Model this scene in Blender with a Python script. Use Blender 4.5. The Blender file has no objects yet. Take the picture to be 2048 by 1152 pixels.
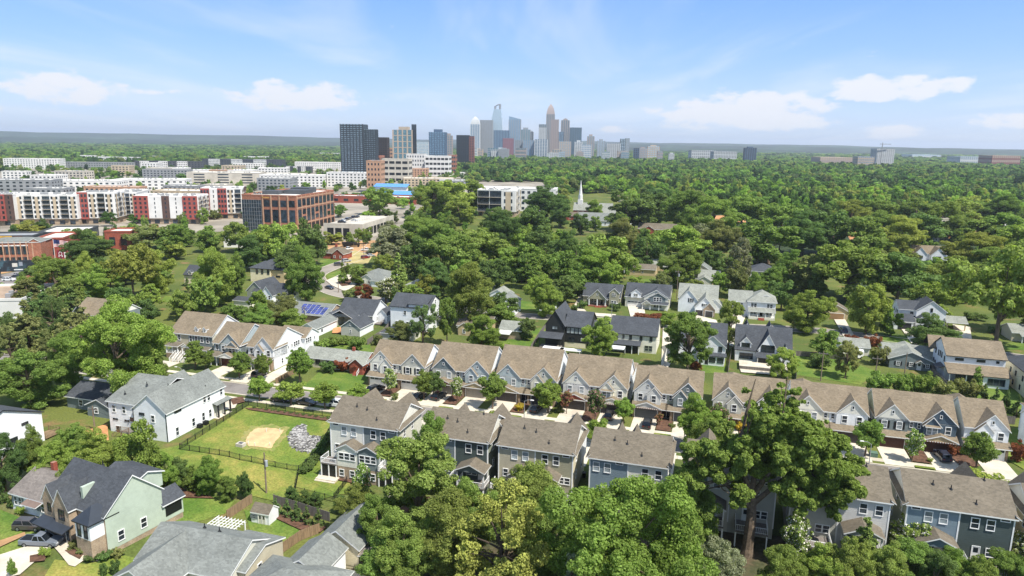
import bpy, bmesh, math, random
import numpy as np
from mathutils import Vector, Matrix

scene = bpy.context.scene
COL = scene.collection
R = math.radians

# ------------------------------------------------------------------ camera
F_PX = 1409.0; CX = 1024.0; CY = 576.0; CAM_H = 60.0; HOR_Y = 288.0     # photo pixels, metres
PITCH = math.atan((CY - HOR_Y) / F_PX); ROLL = math.atan(28 / 2048.0)
cam_d = bpy.data.cameras.new('camera'); cam = bpy.data.objects.new('camera', cam_d); COL.objects.link(cam)
cam_d.sensor_width = 36.0; cam_d.lens = F_PX / 2048.0 * 36.0; cam_d.clip_start = 1.0; cam_d.clip_end = 60000.0
cam.matrix_world = Matrix.Translation((0, 0, CAM_H)) @ Matrix.Rotation(math.pi / 2 - PITCH, 4, 'X') @ Matrix.Rotation(ROLL, 4, 'Z')
scene.camera = cam

# ------------------------------------------------------------------ light, sky, exposure
SUN_AZ = R(-42); SUN_EL = R(57)
to_sun = Vector((math.cos(SUN_AZ) * math.cos(SUN_EL), math.sin(SUN_AZ) * math.cos(SUN_EL), math.sin(SUN_EL)))
sun_d = bpy.data.lights.new('sun', 'SUN'); sun = bpy.data.objects.new('sun', sun_d); COL.objects.link(sun)
sun_d.energy = 3.5; sun_d.angle = R(0.6); sun_d.color = (1.0, 0.955, 0.88)
sun.rotation_euler = (-to_sun).to_track_quat('-Z', 'Y').to_euler(); sun.location = (0, 0, 500)
scene.view_settings.view_transform = 'Standard'; scene.view_settings.look = 'None'
scene.view_settings.gamma = 1.0; scene.view_settings.use_curve_mapping = False
scene.view_settings.exposure = 1.08
world = bpy.data.worlds.new('World'); scene.world = world; world.use_nodes = True

def build_sky():
    nt = world.node_tree; N = nt.nodes; L = nt.links; N.clear()
    out = N.new('ShaderNodeOutputWorld'); bg = N.new('ShaderNodeBackground'); L.new(bg.outputs[0], out.inputs[0])
    sky = N.new('ShaderNodeTexSky'); sky.sky_type = 'NISHITA'; sky.sun_disc = False
    sky.sun_elevation = SUN_EL; sky.sun_rotation = math.pi / 2 - SUN_AZ
    sky.altitude = 200; sky.air_density = 1.0; sky.dust_density = 0.6; sky.ozone_density = 2.6
    bg.inputs[1].default_value = 0.12
    tc = N.new('ShaderNodeTexCoord')
    sep = N.new('ShaderNodeSeparateXYZ'); L.new(tc.outputs['Generated'], sep.inputs[0])
    def mth(op, a, b=None, clamp=False):
        n = N.new('ShaderNodeMath'); n.operation = op; n.use_clamp = clamp
        for i, v in enumerate((a, b)):
            if v is None: continue
            if isinstance(v, (int, float)): n.inputs[i].default_value = v
            else: L.new(v, n.inputs[i])
        return n.outputs[0]
    X, Y, Z = sep.outputs
    zc = mth('MAXIMUM', Z, 0.01)
    az = mth('ARCTAN2', X, Y)                       # 0 along +Y, positive right
    el = mth('ARCSINE', Z)
    # low cumulus banks: lumpy noise inside a band above the horizon
    cb = N.new('ShaderNodeCombineXYZ'); L.new(mth('MULTIPLY', az, 1.0), cb.inputs[0]); L.new(mth('MULTIPLY', el, 2.2), cb.inputs[1])
    n1 = N.new('ShaderNodeTexNoise'); n1.inputs['Scale'].default_value = 26; n1.inputs['Detail'].default_value = 7; n1.inputs['Roughness'].default_value = 0.6
    L.new(cb.outputs[0], n1.inputs['Vector'])
    def smooth(v, lo, hi):
        n = N.new('ShaderNodeMapRange'); n.interpolation_type = 'SMOOTHSTEP'; L.new(v, n.inputs[0])
        n.inputs[1].default_value = lo; n.inputs[2].default_value = hi; return n.outputs[0]
    # cloud banks that stand in the sky: (azimuth, elevation, half width, half height, weight)
    total = None
    banks = [(615, 186, 175, 40, 1.0), (225, 176, 125, 46, .9), (45, 214, 140, 30, .9), (1465, 206, 220, 54, 1.1), (1705, 180, 160, 36, 1.0), (1385, 246, 110, 18, .7), (1715, 262, 70, 18, 1.0), (1890, 244, 80, 24, 1.0), (2020, 240, 60, 40, .8), (1225, 255, 60, 12, .8), (375, 193, 60, 12, .7)]
    banks = [((px - CX) / F_PX * .985, (HOR_Y + (px - CX) * 28 / 2048 - py) / F_PX, w / F_PX, h / F_PX, k) for px, py, w, h, k in banks]
    for a, e, w, h, k in banks + [(1.9, .09, .35, .05, .9), (-1.9, .09, .35, .05, .9)]:
        dx = mth('MULTIPLY', mth('SUBTRACT', az, a), 1 / w)
        dy0 = mth('SUBTRACT', el, e - h * .5)
        dy = mth('MULTIPLY', dy0, 1 / h)                                   # flat-ish base: fall off faster below
        dyb = mth('MULTIPLY', mth('MINIMUM', dy, 0), 1.3)
        dd = mth('ADD', mth('ADD', mth('MULTIPLY', dx, dx), mth('MULTIPLY', mth('MAXIMUM', dy, 0), mth('MAXIMUM', dy, 0))), mth('MULTIPLY', dyb, dyb))
        g = mth('MULTIPLY', mth('SUBTRACT', 1.0, dd, True), k)
        total = g if total is None else mth('MAXIMUM', total, g)
    cum = smooth(mth('ADD', mth('MULTIPLY', total, .66), mth('MULTIPLY', n1.outputs[0], 1.5)), 1.0, 1.28)
    # thin high cirrus on a plane
    cp = N.new('ShaderNodeCombineXYZ'); L.new(mth('DIVIDE', X, mth('ADD', zc, .06)), cp.inputs[0]); L.new(mth('DIVIDE', Y, mth('ADD', zc, .06)), cp.inputs[1])
    mp = N.new('ShaderNodeMapping'); mp.inputs['Rotation'].default_value = (0, 0, R(72)); mp.inputs['Scale'].default_value = (.50, .16, 1); mp.inputs['Location'].default_value = (.7, 1.9, 0)
    L.new(cp.outputs[0], mp.inputs[0])
    n2 = N.new('ShaderNodeTexNoise'); n2.inputs['Scale'].default_value = 1.3; n2.inputs['Detail'].default_value = 5; n2.inputs['Roughness'].default_value = 0.55
    n2.inputs['Distortion'].default_value = 0.5; L.new(mp.outputs[0], n2.inputs['Vector'])
    cir = mth('MULTIPLY', smooth(n2.outputs[0], .45, .74), .62)
    # milky summer air low down
    low = mth('MULTIPLY', mth('SUBTRACT', 1, smooth(el, -.02, .20)), .0)
    def mixc(fac, a, b):
        n = N.new('ShaderNodeMix'); n.data_type = 'RGBA'; L.new(fac, n.inputs['Factor'])
        for s, v in (('A', a), ('B', b)):
            i = [q for q in n.inputs if q.name == s and q.type == 'RGBA'][0]
            if isinstance(v, tuple): i.default_value = v
            else: L.new(v, i)
        return [q for q in n.outputs if q.type == 'RGBA'][0]
    rp = N.new('ShaderNodeValToRGB'); L.new(mth('MULTIPLY', el, 1 / 1.5708), rp.inputs[0]); e = rp.color_ramp.elements
    e[0].position = 0; e[0].color = (.52, .65, .92, 1); e[1].position = 1; e[1].color = (.32, .44, .66, 1)
    for p_, c_ in ((.03, (.43, .60, .95, 1)), (.075, (.25, .47, .94, 1)), (.13, (.14, .36, .90, 1)), (.3, (.32, .46, .72, 1))): k_ = e.new(p_); k_.color = c_  # upper stops, out of view, made paler and brighter to add fill light
    sc = N.new('ShaderNodeVectorMath'); sc.operation = 'SCALE'; L.new(rp.outputs[0], sc.inputs[0]); sc.inputs['Scale'].default_value = 4.2
    half = N.new('ShaderNodeValue'); half.outputs[0].default_value = .78
    base = mixc(half.outputs[0], sky.outputs[0], sc.outputs[0])
    c = mixc(cir, base, (3.6, 3.85, 4.25, 1))
    c = mixc(mth('MULTIPLY', cum, .85), c, (3.9, 3.9, 4.05, 1))
    L.new(c, bg.inputs[0])
build_sky()
world.cycles.sampling_method = 'MANUAL'; world.cycles.sample_map_resolution = 512
cy = scene.cycles; cy.max_bounces = 5; cy.diffuse_bounces = 3; cy.glossy_bounces = 2; cy.transmission_bounces = 3; cy.transparent_max_bounces = 4; cy.volume_bounces = 0

# ------------------------------------------------------------------ frames of reference
TH = R(-16.5)                                        # the streets run along u (right, a little nearer), v leads away
CT, ST = math.cos(TH), math.sin(TH)
def XY(u, v): return (u * CT - v * ST, u * ST + v * CT)
def UV(x, y): return (x * CT + y * ST, -x * ST + y * CT)
def sm(t): t = min(1, max(0, t)); return t * t * (3 - 2 * t)
def terrain(u, v): return -2.3 * sm((121 - v) / 13.0) * sm((u + 90) / 18.0)
def ray(px, py):
    x = px - CX; y = -(py - CY); c, s = math.cos(ROLL), math.sin(ROLL)
    xr = x * c - y * s; yr = x * s + y * c
    return (xr, F_PX * math.cos(PITCH) + yr * math.sin(PITCH), -F_PX * math.sin(PITCH) + yr * math.cos(PITCH))
def G(px, py, z=None):                               # the ground under a direction: where a thing touches the ground
    d = ray(px, py); zz = 0.0 if z is None else z
    for _ in range(6 if z is None else 1):
        t = (zz - CAM_H) / d[2]; X, Y = d[0] * t, d[1] * t
        if z is None: zz = terrain(*UV(X, Y))
    return X, Y, zz
def height_at(X, Y, py, px):                         # height of a point standing over (X, Y) and seen at row py
    d = ray(px, py); return CAM_H + d[2] * (Y / d[1])
def GUV(px, py, z=None): X, Y, Z = G(px, py, z); return UV(X, Y)

# ------------------------------------------------------------------ materials
def lin(c):
    if isinstance(c, str):
        c = c.lstrip('#'); c = [int(c[i:i + 2], 16) / 255 for i in (0, 2, 4)]
        c = [x / 12.92 if x <= .04045 else ((x + .055) / 1.055) ** 2.4 for x in c]
    return (c[0], c[1], c[2], 1.0)
MATS = {}
def mat(name, color, rough=.75, var=.10, scale=.6, fine=0.0, fscale=8.0, metal=0.0, bump=0.0, bscale=10.0, spec=.3, color2=None, lo=.42, hi=.62, streak=None):
    """surface colour with slow blotches, optional fine grain and relief"""
    if name in MATS: return MATS[name]
    m = bpy.data.materials.new(name); m.use_nodes = True; nt = m.node_tree; N = nt.nodes; L = nt.links
    p = N['Principled BSDF']; p.inputs['Roughness'].default_value = rough; p.inputs['Metallic'].default_value = metal
    p.inputs['Specular IOR Level'].default_value = spec
    c = lin(color); c2 = lin(color2) if color2 else tuple(x * (1 - var * 1.6) for x in c[:3]) + (1,)
    c1 = c if color2 else tuple(min(.9, x * (1 + var * .6)) for x in c[:3]) + (1,)
    tc = N.new('ShaderNodeTexCoord'); src = tc.outputs['Object']
    if streak:
        mp = N.new('ShaderNodeMapping'); mp.inputs['Scale'].default_value = streak; L.new(src, mp.inputs[0]); src = mp.outputs[0]
    n = N.new('ShaderNodeTexNoise'); n.inputs['Scale'].default_value = scale; n.inputs['Detail'].default_value = 5; n.inputs['Roughness'].default_value = .6
    L.new(src, n.inputs['Vector'])
    r = N.new('ShaderNodeMapRange'); r.inputs[1].default_value = lo; r.inputs[2].default_value = hi; L.new(n.outputs[0], r.inputs[0])
    mx = N.new('ShaderNodeMix'); mx.data_type = 'RGBA'; mx.inputs[6].default_value = c1; mx.inputs[7].default_value = c2
    L.new(r.outputs[0], mx.inputs[0]); colout = mx.outputs[2]
    if fine:
        n2 = N.new('ShaderNodeTexNoise'); n2.inputs['Scale'].default_value = fscale; n2.inputs['Detail'].default_value = 3; L.new(tc.outputs['Object'], n2.inputs['Vector'])
        r2 = N.new('ShaderNodeMapRange'); r2.inputs[1].default_value = .3; r2.inputs[2].default_value = .7; r2.inputs[3].default_value = 1 - fine; r2.inputs[4].default_value = 1 + fine
        L.new(n2.outputs[0], r2.inputs[0])
        vm = N.new('ShaderNodeVectorMath'); vm.operation = 'SCALE'; L.new(colout, vm.inputs[0]); L.new(r2.outputs[0], vm.inputs['Scale']); colout = vm.outputs[0]
    L.new(colout, p.inputs['Base Color'])
    if bump:
        b = N.new('ShaderNodeBump'); b.inputs['Strength'].default_value = bump; b.inputs['Distance'].default_value = .1
        n3 = N.new('ShaderNodeTexNoise'); n3.inputs['Scale'].default_value = bscale; n3.inputs['Detail'].default_value = 4; L.new(tc.outputs['Object'], n3.inputs['Vector'])
        L.new(n3.outputs[0], b.inputs['Height']); L.new(b.outputs[0], p.inputs['Normal'])
    MATS[name] = m; return m

def siding(name, color):
    """lap siding: faint horizontal courses and slight weathering"""
    if name in MATS: return MATS[name]
    m = mat(name, color, rough=.6, var=.05, scale=.5, fine=.03, fscale=3)
    nt = m.node_tree; N = nt.nodes; L = nt.links; p = N['Principled BSDF']
    tc = N.new('ShaderNodeTexCoord'); w = N.new('ShaderNodeTexWave'); w.wave_type = 'BANDS'; w.bands_direction = 'Z'; w.wave_profile = 'SAW'; w.inputs['Scale'].default_value = .9
    L.new(tc.outputs['Object'], w.inputs['Vector'])
    b = N.new('ShaderNodeBump'); b.inputs['Strength'].default_value = .35; b.inputs['Distance'].default_value = .03; L.new(w.outputs[0], b.inputs['Height']); L.new(b.outputs[0], p.inputs['Normal'])
    return m
def shingle(name, color, contrast=.16):
    """asphalt shingles: tab-sized mottling in courses plus slow weathering"""
    if name in MATS: return MATS[name]
    m = bpy.data.materials.new(name); m.use_nodes = True; nt = m.node_tree; N = nt.nodes; L = nt.links
    p = N['Principled BSDF']; p.inputs['Roughness'].default_value = .9; p.inputs['Specular IOR Level'].default_value = .15
    c = lin(color); tc = N.new('ShaderNodeTexCoord')
    v = N.new('ShaderNodeTexVoronoi'); v.inputs['Scale'].default_value = 2.6
    mp = N.new('ShaderNodeMapping'); mp.inputs['Scale'].default_value = (1, 1.4, 1.8); L.new(tc.outputs['Object'], mp.inputs[0]); L.new(mp.outputs[0], v.inputs['Vector'])
    sx = N.new('ShaderNodeSeparateColor'); L.new(v.outputs['Color'], sx.inputs[0])
    r = N.new('ShaderNodeMapRange'); r.inputs[3].default_value = 1 - contrast; r.inputs[4].default_value = 1 + contrast; L.new(sx.outputs[0], r.inputs[0])
    n = N.new('ShaderNodeTexNoise'); n.inputs['Scale'].default_value = .35; n.inputs['Detail'].default_value = 6; L.new(tc.outputs['Object'], n.inputs['Vector'])
    r2 = N.new('ShaderNodeMapRange'); r2.inputs[1].default_value = .3; r2.inputs[2].default_value = .7; r2.inputs[3].default_value = .86; r2.inputs[4].default_value = 1.12; L.new(n.outputs[0], r2.inputs[0])
    mu = N.new('ShaderNodeMath'); mu.operation = 'MULTIPLY'; L.new(r.outputs[0], mu.inputs[0]); L.new(r2.outputs[0], mu.inputs[1])
    vm = N.new('ShaderNodeVectorMath'); vm.operation = 'SCALE'; vm.inputs[0].default_value = c[:3]; L.new(mu.outputs[0], vm.inputs['Scale']); L.new(vm.outputs[0], p.inputs['Base Color'])
    b = N.new('ShaderNodeBump'); b.inputs['Strength'].default_value = .5; b.inputs['Distance'].default_value = .04; L.new(sx.outputs[0], b.inputs['Height']); L.new(b.outputs[0], p.inputs['Normal'])
    MATS[name] = m; return m
def brick(name, c1, c2, mortar, scale=1.0):
    """masonry courses too fine to pick apart from the air"""
    if name in MATS: return MATS[name]
    m = bpy.data.materials.new(name); m.use_nodes = True; nt = m.node_tree; N = nt.nodes; L = nt.links
    p = N['Principled BSDF']; p.inputs['Roughness'].default_value = .85
    tc = N.new('ShaderNodeTexCoord'); sp = N.new('ShaderNodeSeparateXYZ'); L.new(tc.outputs['Object'], sp.inputs[0])
    ad = N.new('ShaderNodeMath'); L.new(sp.outputs[0], ad.inputs[0]); L.new(sp.outputs[1], ad.inputs[1])
    cb = N.new('ShaderNodeCombineXYZ'); L.new(ad.outputs[0], cb.inputs[0]); L.new(sp.outputs[2], cb.inputs[1])
    b = N.new('ShaderNodeTexBrick'); b.inputs['Scale'].default_value = 3.0 * scale; b.inputs['Color1'].default_value = lin(c1); b.inputs['Color2'].default_value = lin(c2); b.inputs['Mortar'].default_value = lin(mortar)
    b.inputs['Mortar Size'].default_value = .012; L.new(cb.outputs[0], b.inputs['Vector'])
    n = N.new('ShaderNodeTexNoise'); n.inputs['Scale'].default_value = .8; n.inputs['Detail'].default_value = 6; L.new(tc.outputs['Object'], n.inputs['Vector'])
    r = N.new('ShaderNodeMapRange'); r.inputs[1].default_value = .3; r.inputs[2].default_value = .7; r.inputs[3].default_value = .75; r.inputs[4].default_value = 1.2; L.new(n.outputs[0], r.inputs[0])
    vm = N.new('ShaderNodeVectorMath'); vm.operation = 'SCALE'; L.new(b.outputs[0], vm.inputs[0]); L.new(r.outputs[0], vm.inputs['Scale']); L.new(vm.outputs[0], p.inputs['Base Color'])
    MATS[name] = m; return m
def glass(name, color, rough=.08):
    if name in MATS: return MATS[name]
    m = bpy.data.materials.new(name); m.use_nodes = True; N = m.node_tree.nodes; L = m.node_tree.links
    p = N['Principled BSDF']; p.inputs['Roughness'].default_value = rough; p.inputs['Specular IOR Level'].default_value = .6
    oi = N.new('ShaderNodeObjectInfo'); r = N.new('ShaderNodeMapRange'); r.inputs[3].default_value = .6; r.inputs[4].default_value = 1.5; L.new(oi.outputs['Random'], r.inputs[0])
    tc = N.new('ShaderNodeTexCoord'); n = N.new('ShaderNodeTexNoise'); n.inputs['Scale'].default_value = .45; n.inputs['Detail'].default_value = 2; L.new(tc.outputs['Object'], n.inputs['Vector'])
    r2 = N.new('ShaderNodeMapRange'); r2.inputs[1].default_value = .35; r2.inputs[2].default_value = .65; r2.inputs[3].default_value = .6; r2.inputs[4].default_value = 1.5; L.new(n.outputs[0], r2.inputs[0])
    mu = N.new('ShaderNodeMath'); mu.operation = 'MULTIPLY'; L.new(r.outputs[0], mu.inputs[0]); L.new(r2.outputs[0], mu.inputs[1])
    vm = N.new('ShaderNodeVectorMath'); vm.operation = 'SCALE'; vm.inputs[0].default_value = lin(color)[:3]; L.new(mu.outputs[0], vm.inputs['Scale']); L.new(vm.outputs[0], p.inputs['Base Color'])
    MATS[name] = m; return m

M_TRIM = mat('trim_white', '#e6e6e3', .55, .04)
M_DTRIM = mat('trim_dark', '#26282a', .5, .08)
M_GLASS = glass('window_glass', '#2c3338')
M_BLIND = glass('window_blind', '#7d8486', .2)
M_ROOF_TAN = shingle('roof_tan', '#7b6f5d')
M_ROOF_BRN = shingle('roof_brown', '#6c6457')
M_ROOF_GRY = shingle('roof_grey', '#757873')
M_ROOF_DRK = shingle('roof_charcoal', '#484b4f')
M_ROOF_LGT = shingle('roof_pale_grey', '#86887f')
M_ROOF_MET = mat('roof_metal', '#3d4249', .4, .06, metal=.3)
M_WHITE = siding('siding_white', '#e4e6e6')
M_CONC = mat('concrete', '#c4baa8', .85, .10, .25, fine=.06, fscale=3)
M_WALK = mat('sidewalk_concrete', '#c4baa6', .85, .12, .3, fine=.05, fscale=3)
M_CURB = mat('kerb_concrete', '#bdb4a2', .85, .1)
M_ASPH = mat('asphalt', '#7c7671', .9, .14, .15, fine=.08, fscale=5)
M_WOOD = mat('wood_fence', '#8a745a', .85, .18, 1.2, streak=(4, 4, .5))
M_WOODG = mat('wood_grey', '#77706a', .85, .18, 1.2, streak=(4, 4, .5))
M_BLACK = mat('black_metal', '#17191a', .5, .05, spec=.4)
M_STONE = brick('stone_veneer', '#a08a6e', '#75614c', '#8c8272', 1.2)
M_MULCH = mat('mulch', '#604636', .95, .25, 1.5, fine=.2, fscale=6)
M_BRICKR = brick('brick_red', '#9c4a36', '#86402f', '#8f6a5a')
M_BRICKT = brick('brick_tan', '#ad9a82', '#917b64', '#9f917e')
M_ROOFWHITE = mat('roof_membrane', '#d9d5cb', .8, .10, .08, fine=.05, fscale=1)

# ------------------------------------------------------------------ mesh builder
class MB:
    def __init__(s): s.v = []; s.f = []; s.m = []
    def face(s, pts, m=0):
        i = len(s.v); s.v += [tuple(p) for p in pts]; s.f.append(tuple(range(i, i + len(pts)))); s.m.append(m); return s
    def box(s, x0, x1, y0, y1, z0, z1, m=0):
        i = len(s.v); s.v += [(x, y, z) for z in (z0, z1) for y in (y0, y1) for x in (x0, x1)]
        for f in ((0, 2, 3, 1), (4, 5, 7, 6), (0, 1, 5, 4), (2, 6, 7, 3), (0, 4, 6, 2), (1, 3, 7, 5)):
            s.f.append(tuple(i + k for k in f)); s.m.append(m)
        return s
    def prism(s, poly, z0, z1, m=0, mt=None):        # vertical prism on a plan polygon
        n = len(poly); i = len(s.v); s.v += [(p[0], p[1], z0) for p in poly] + [(p[0], p[1], z1) for p in poly]
        for k in range(n): s.f.append((i + k, i + (k + 1) % n, i + n + (k + 1) % n, i + n + k)); s.m.append(m)
        s.f.append(tuple(range(i + n, i + 2 * n))); s.m.append(m if mt is None else mt)
        s.f.append(tuple(reversed(range(i, i + n)))); s.m.append(m); return s
    def loft(s, rings, m=0, cap=True):
        n = len(rings[0]); i = len(s.v)
        for r in rings: s.v += [tuple(p) for p in r]
        for a in range(len(rings) - 1):
            for k in range(n):
                s.f.append((i + a * n + k, i + a * n + (k + 1) % n, i + (a + 1) * n + (k + 1) % n, i + (a + 1) * n + k)); s.m.append(m)
        if cap:
            s.f.append(tuple(reversed(range(i, i + n)))); s.m.append(m)
            j = i + (len(rings) - 1) * n; s.f.append(tuple(range(j, j + n))); s.m.append(m)
        return s
    def tube(s, pts, rads, n=6, m=0):
        rings = []
        for k, p in enumerate(pts):
            p = Vector(p); a = Vector(pts[max(0, k - 1)]); b = Vector(pts[min(len(pts) - 1, k + 1)])
            d = (b - a).normalized() if (b - a).length > 1e-6 else Vector((0, 0, 1))
            e = d.cross(Vector((0, 0, 1)) if abs(d.z) < .9 else Vector((1, 0, 0))).normalized(); g = d.cross(e)
            rr = rads[k] if isinstance(rads, (list, tuple)) else rads
            rings.append([p + (e * math.cos(2 * math.pi * q / n) + g * math.sin(2 * math.pi * q / n)) * rr for q in range(n)])
        return s.loft(rings, m)
    def mesh(s, name, mats):
        me = bpy.data.meshes.new(name); me.from_pydata(s.v, [], s.f)
        for x in (mats if isinstance(mats, (list, tuple)) else [mats]): me.materials.append(x)
        if any(s.m): me.polygons.foreach_set('material_index', s.m)
        me.update(); return me
    def build(s, name, mats, parent=None, **kw):
        return link(name, s.mesh(name, mats), parent, **kw)
def link(name, me, parent=None, loc=None, rz=None):
    o = bpy.data.objects.new(name, me); COL.objects.link(o)
    if parent is not None: o.parent = parent
    if loc is not None: o.location = loc
    if rz is not None: o.rotation_euler = (0, 0, rz)
    return o
def tag(o, label=None, cat=None, group=None, kind=None):
    for k, v in (('label', label), ('category', cat), ('group', group), ('kind', kind)):
        if v: o[k] = v
    return o
def thing(name, label, cat, loc, rz=0.0, group=None):
    return tag(link(name, None, None, loc, rz), label, cat, group)
def at_uv(u, v, z=None):
    x, y = XY(u, v); return (x, y, terrain(u, v) if z is None else z)
def copy_tree(root, loc=None, rz=None, parent=None):
    c = root.copy(); COL.objects.link(c); c.parent = parent
    if loc is not None: c.location = loc
    if rz is not None: c.rotation_euler = (0, 0, rz)
    for ch in root.children: copy_tree(ch, parent=c)
    return c
CACHE = {}
def cached(key, fn):
    if key not in CACHE: CACHE[key] = fn()
    return CACHE[key]

# ------------------------------------------------------------------ the setting: ground, streets, lawns
def ground_material():
    m = bpy.data.materials.new('ground_grass'); m.use_nodes = True; nt = m.node_tree; N = nt.nodes; L = nt.links
    p = N['Principled BSDF']; p.inputs['Roughness'].default_value = .95; p.inputs['Specular IOR Level'].default_value = .1
    tc = N.new('ShaderNodeTexCoord')
    def noise(s, d=5):
        n = N.new('ShaderNodeTexNoise'); n.inputs['Scale'].default_value = s; n.inputs['Detail'].default_value = d; L.new(tc.outputs['Object'], n.inputs['Vector']); return n.outputs[0]
    def rng(v, a, b, c=0, d=1):
        r = N.new('ShaderNodeMapRange'); L.new(v, r.inputs[0])
        for i, q in enumerate((a, b, c, d)): r.inputs[i + 1].default_value = q
        return r.outputs[0]
    def mix(f, a, b):
        n = N.new('ShaderNodeMix'); n.data_type = 'RGBA'; L.new(f, n.inputs[0])
        for i, q in ((6, a), (7, b)):
            if isinstance(q, tuple): n.inputs[i].default_value = q
            else: L.new(q, n.inputs[i])
        return n.outputs[2]
    c = mix(rng(noise(.05), .4, .6), (.125, .142, .036, 1), (.080, .108, .028, 1))
    c = mix(rng(noise(.16), .58, .72), c, (.20, .135, .060, 1))
    c = mix(rng(noise(.02), .62, .74), c, (.19, .15, .09, 1))
    vm = N.new('ShaderNodeVectorMath'); vm.operation = 'SCALE'; L.new(c, vm.inputs[0]); L.new(rng(noise(2.5, 3), .3, .7, .75, 1.25), vm.inputs['Scale'])
    L.new(vm.outputs[0], p.inputs['Base Color']); return m
def lawn_material(name, c1, c2, c3, s=.12):
    m = bpy.data.materials.new(name); m.use_nodes = True; nt = m.node_tree; N = nt.nodes; L = nt.links
    p = N['Principled BSDF']; p.inputs['Roughness'].default_value = .95; p.inputs['Specular IOR Level'].default_value = .1
    tc = N.new('ShaderNodeTexCoord')
    n1 = N.new('ShaderNodeTexNoise'); n1.inputs['Scale'].default_value = s; n1.inputs['Detail'].default_value = 6; n1.inputs['Roughness'].default_value = .65; L.new(tc.outputs['Object'], n1.inputs['Vector'])
    cr = N.new('ShaderNodeValToRGB'); e = cr.color_ramp.elements; e[0].position = .36; e[0].color = lin(c1); e[1].position = .64; e[1].color = lin(c3)
    k = e.new(.5); k.color = lin(c2); L.new(n1.outputs[0], cr.inputs[0])
    n2 = N.new('ShaderNodeTexNoise'); n2.inputs['Scale'].default_value = 3; n2.inputs['Detail'].default_value = 4; L.new(tc.outputs['Object'], n2.inputs['Vector'])
    r = N.new('ShaderNodeMapRange'); r.inputs[1].default_value = .3; r.inputs[2].default_value = .7; r.inputs[3].default_value = .72; r.inputs[4].default_value = 1.28; L.new(n2.outputs[0], r.inputs[0])
    vm = N.new('ShaderNodeVectorMath'); vm.operation = 'SCALE'; L.new(cr.outputs[0], vm.inputs[0]); L.new(r.outputs[0], vm.inputs['Scale']); L.new(vm.outputs[0], p.inputs['Base Color']); return m
M_GROUND = ground_material()
M_LAWN = lawn_material('lawn_green', '#4c662a', '#5c7030', '#727c3c')
M_YARD = lawn_material('yard_grass', '#566c2c', '#6b7735', '#8c8446', .10)
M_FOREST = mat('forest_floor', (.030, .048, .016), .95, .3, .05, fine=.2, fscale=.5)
M_DIRT = mat('bare_dirt', '#b08a62', .95, .15, .12, fine=.10, fscale=2)
M_ODIRT = mat('red_clay', '#c08a5c', .95, .2, .06, fine=.12, fscale=1)
M_SAND = mat('sand_patch', '#c2a479', .95, .10, .5, fine=.10, fscale=4)

def ground():
    us = [-15000, -8000, -2500, -900, -400, -220] + list(range(-150, 91, 4)) + [140, 260, 500, 1200, 3500, 9000, 15000]
    vs = [-1400, -600, -100, 20] + list(range(60, 131, 2)) + [170, 260, 420, 700, 1300, 2500, 5000, 9000, 14000, 21000]
    b = MB(); b.v = [(u, v, terrain(u, v)) for v in vs for u in us]; nu = len(us)
    b.f = [(j * nu + i, j * nu + i + 1, (j + 1) * nu + i + 1, (j + 1) * nu + i) for j in range(len(vs) - 1) for i in range(nu - 1)]; b.m = [0] * len(b.f)
    tag(b.build('ground', M_GROUND, rz=TH), kind='structure')
ground()

SHEET_N = [0]
def sheet(name, pts, m, lift, uv=False, px=False, step=None, parent=None):
    """a flat sheet laid over the ground; pts in (u, v) or photo pixels of ground points"""
    P = [GUV(*p) for p in pts] if px else pts
    SHEET_N[0] += 1; lift = lift + .0041 * SHEET_N[0]
    bm = bmesh.new(); bm.faces.new([bm.verts.new((p[0], p[1], 0)) for p in P])
    if min(p[1] for p in P) < 122 and max(p[0] for p in P) > -90:
        bmesh.ops.triangulate(bm, faces=bm.faces[:])
        for _ in range(7):
            es = [e for e in bm.edges if e.calc_length() > 4.0]
            if not es: break
            bmesh.ops.subdivide_edges(bm, edges=es, cuts=1); bmesh.ops.triangulate(bm, faces=bm.faces[:])
    for v in bm.verts: v.co.z = terrain(v.co.x, v.co.y) + lift
    bmesh.ops.recalc_face_normals(bm, faces=bm.faces[:])
    me = bpy.data.meshes.new(name); bm.to_mesh(me); bm.free(); me.materials.append(m)
    if me.polygons and me.polygons[0].normal.z < 0: me.flip_normals()
    o = link(name, me, parent, rz=TH); return tag(o, kind='structure')

def strip(pts, w):
    """outline of a band of width w along a polyline of (u, v)"""
    A, B = [], []
    for i, p in enumerate(pts):
        a = Vector(pts[max(0, i - 1)]); b = Vector(pts[min(len(pts) - 1, i + 1)]); d = (b - a).normalized(); n = Vector((-d.y, d.x)) * (w / 2)
        A.append((p[0] + n.x, p[1] + n.y)); B.append((p[0] - n.x, p[1] - n.y))
    return A, B
def smooth_line(pts, k=4):
    out = []
    for i in range(len(pts) - 1):
        p0 = pts[max(0, i - 1)]; p1 = pts[i]; p2 = pts[i + 1]; p3 = pts[min(len(pts) - 1, i + 2)]
        for q in range(k):
            t = q / k
            out.append(tuple(.5 * ((2 * p1[c]) + (-p0[c] + p2[c]) * t + (2 * p0[c] - 5 * p1[c] + 4 * p2[c] - p3[c]) * t * t + (-p0[c] + 3 * p1[c] - 3 * p2[c] + p3[c]) * t ** 3) for c in (0, 1)))
    return out + [pts[-1]]
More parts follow.
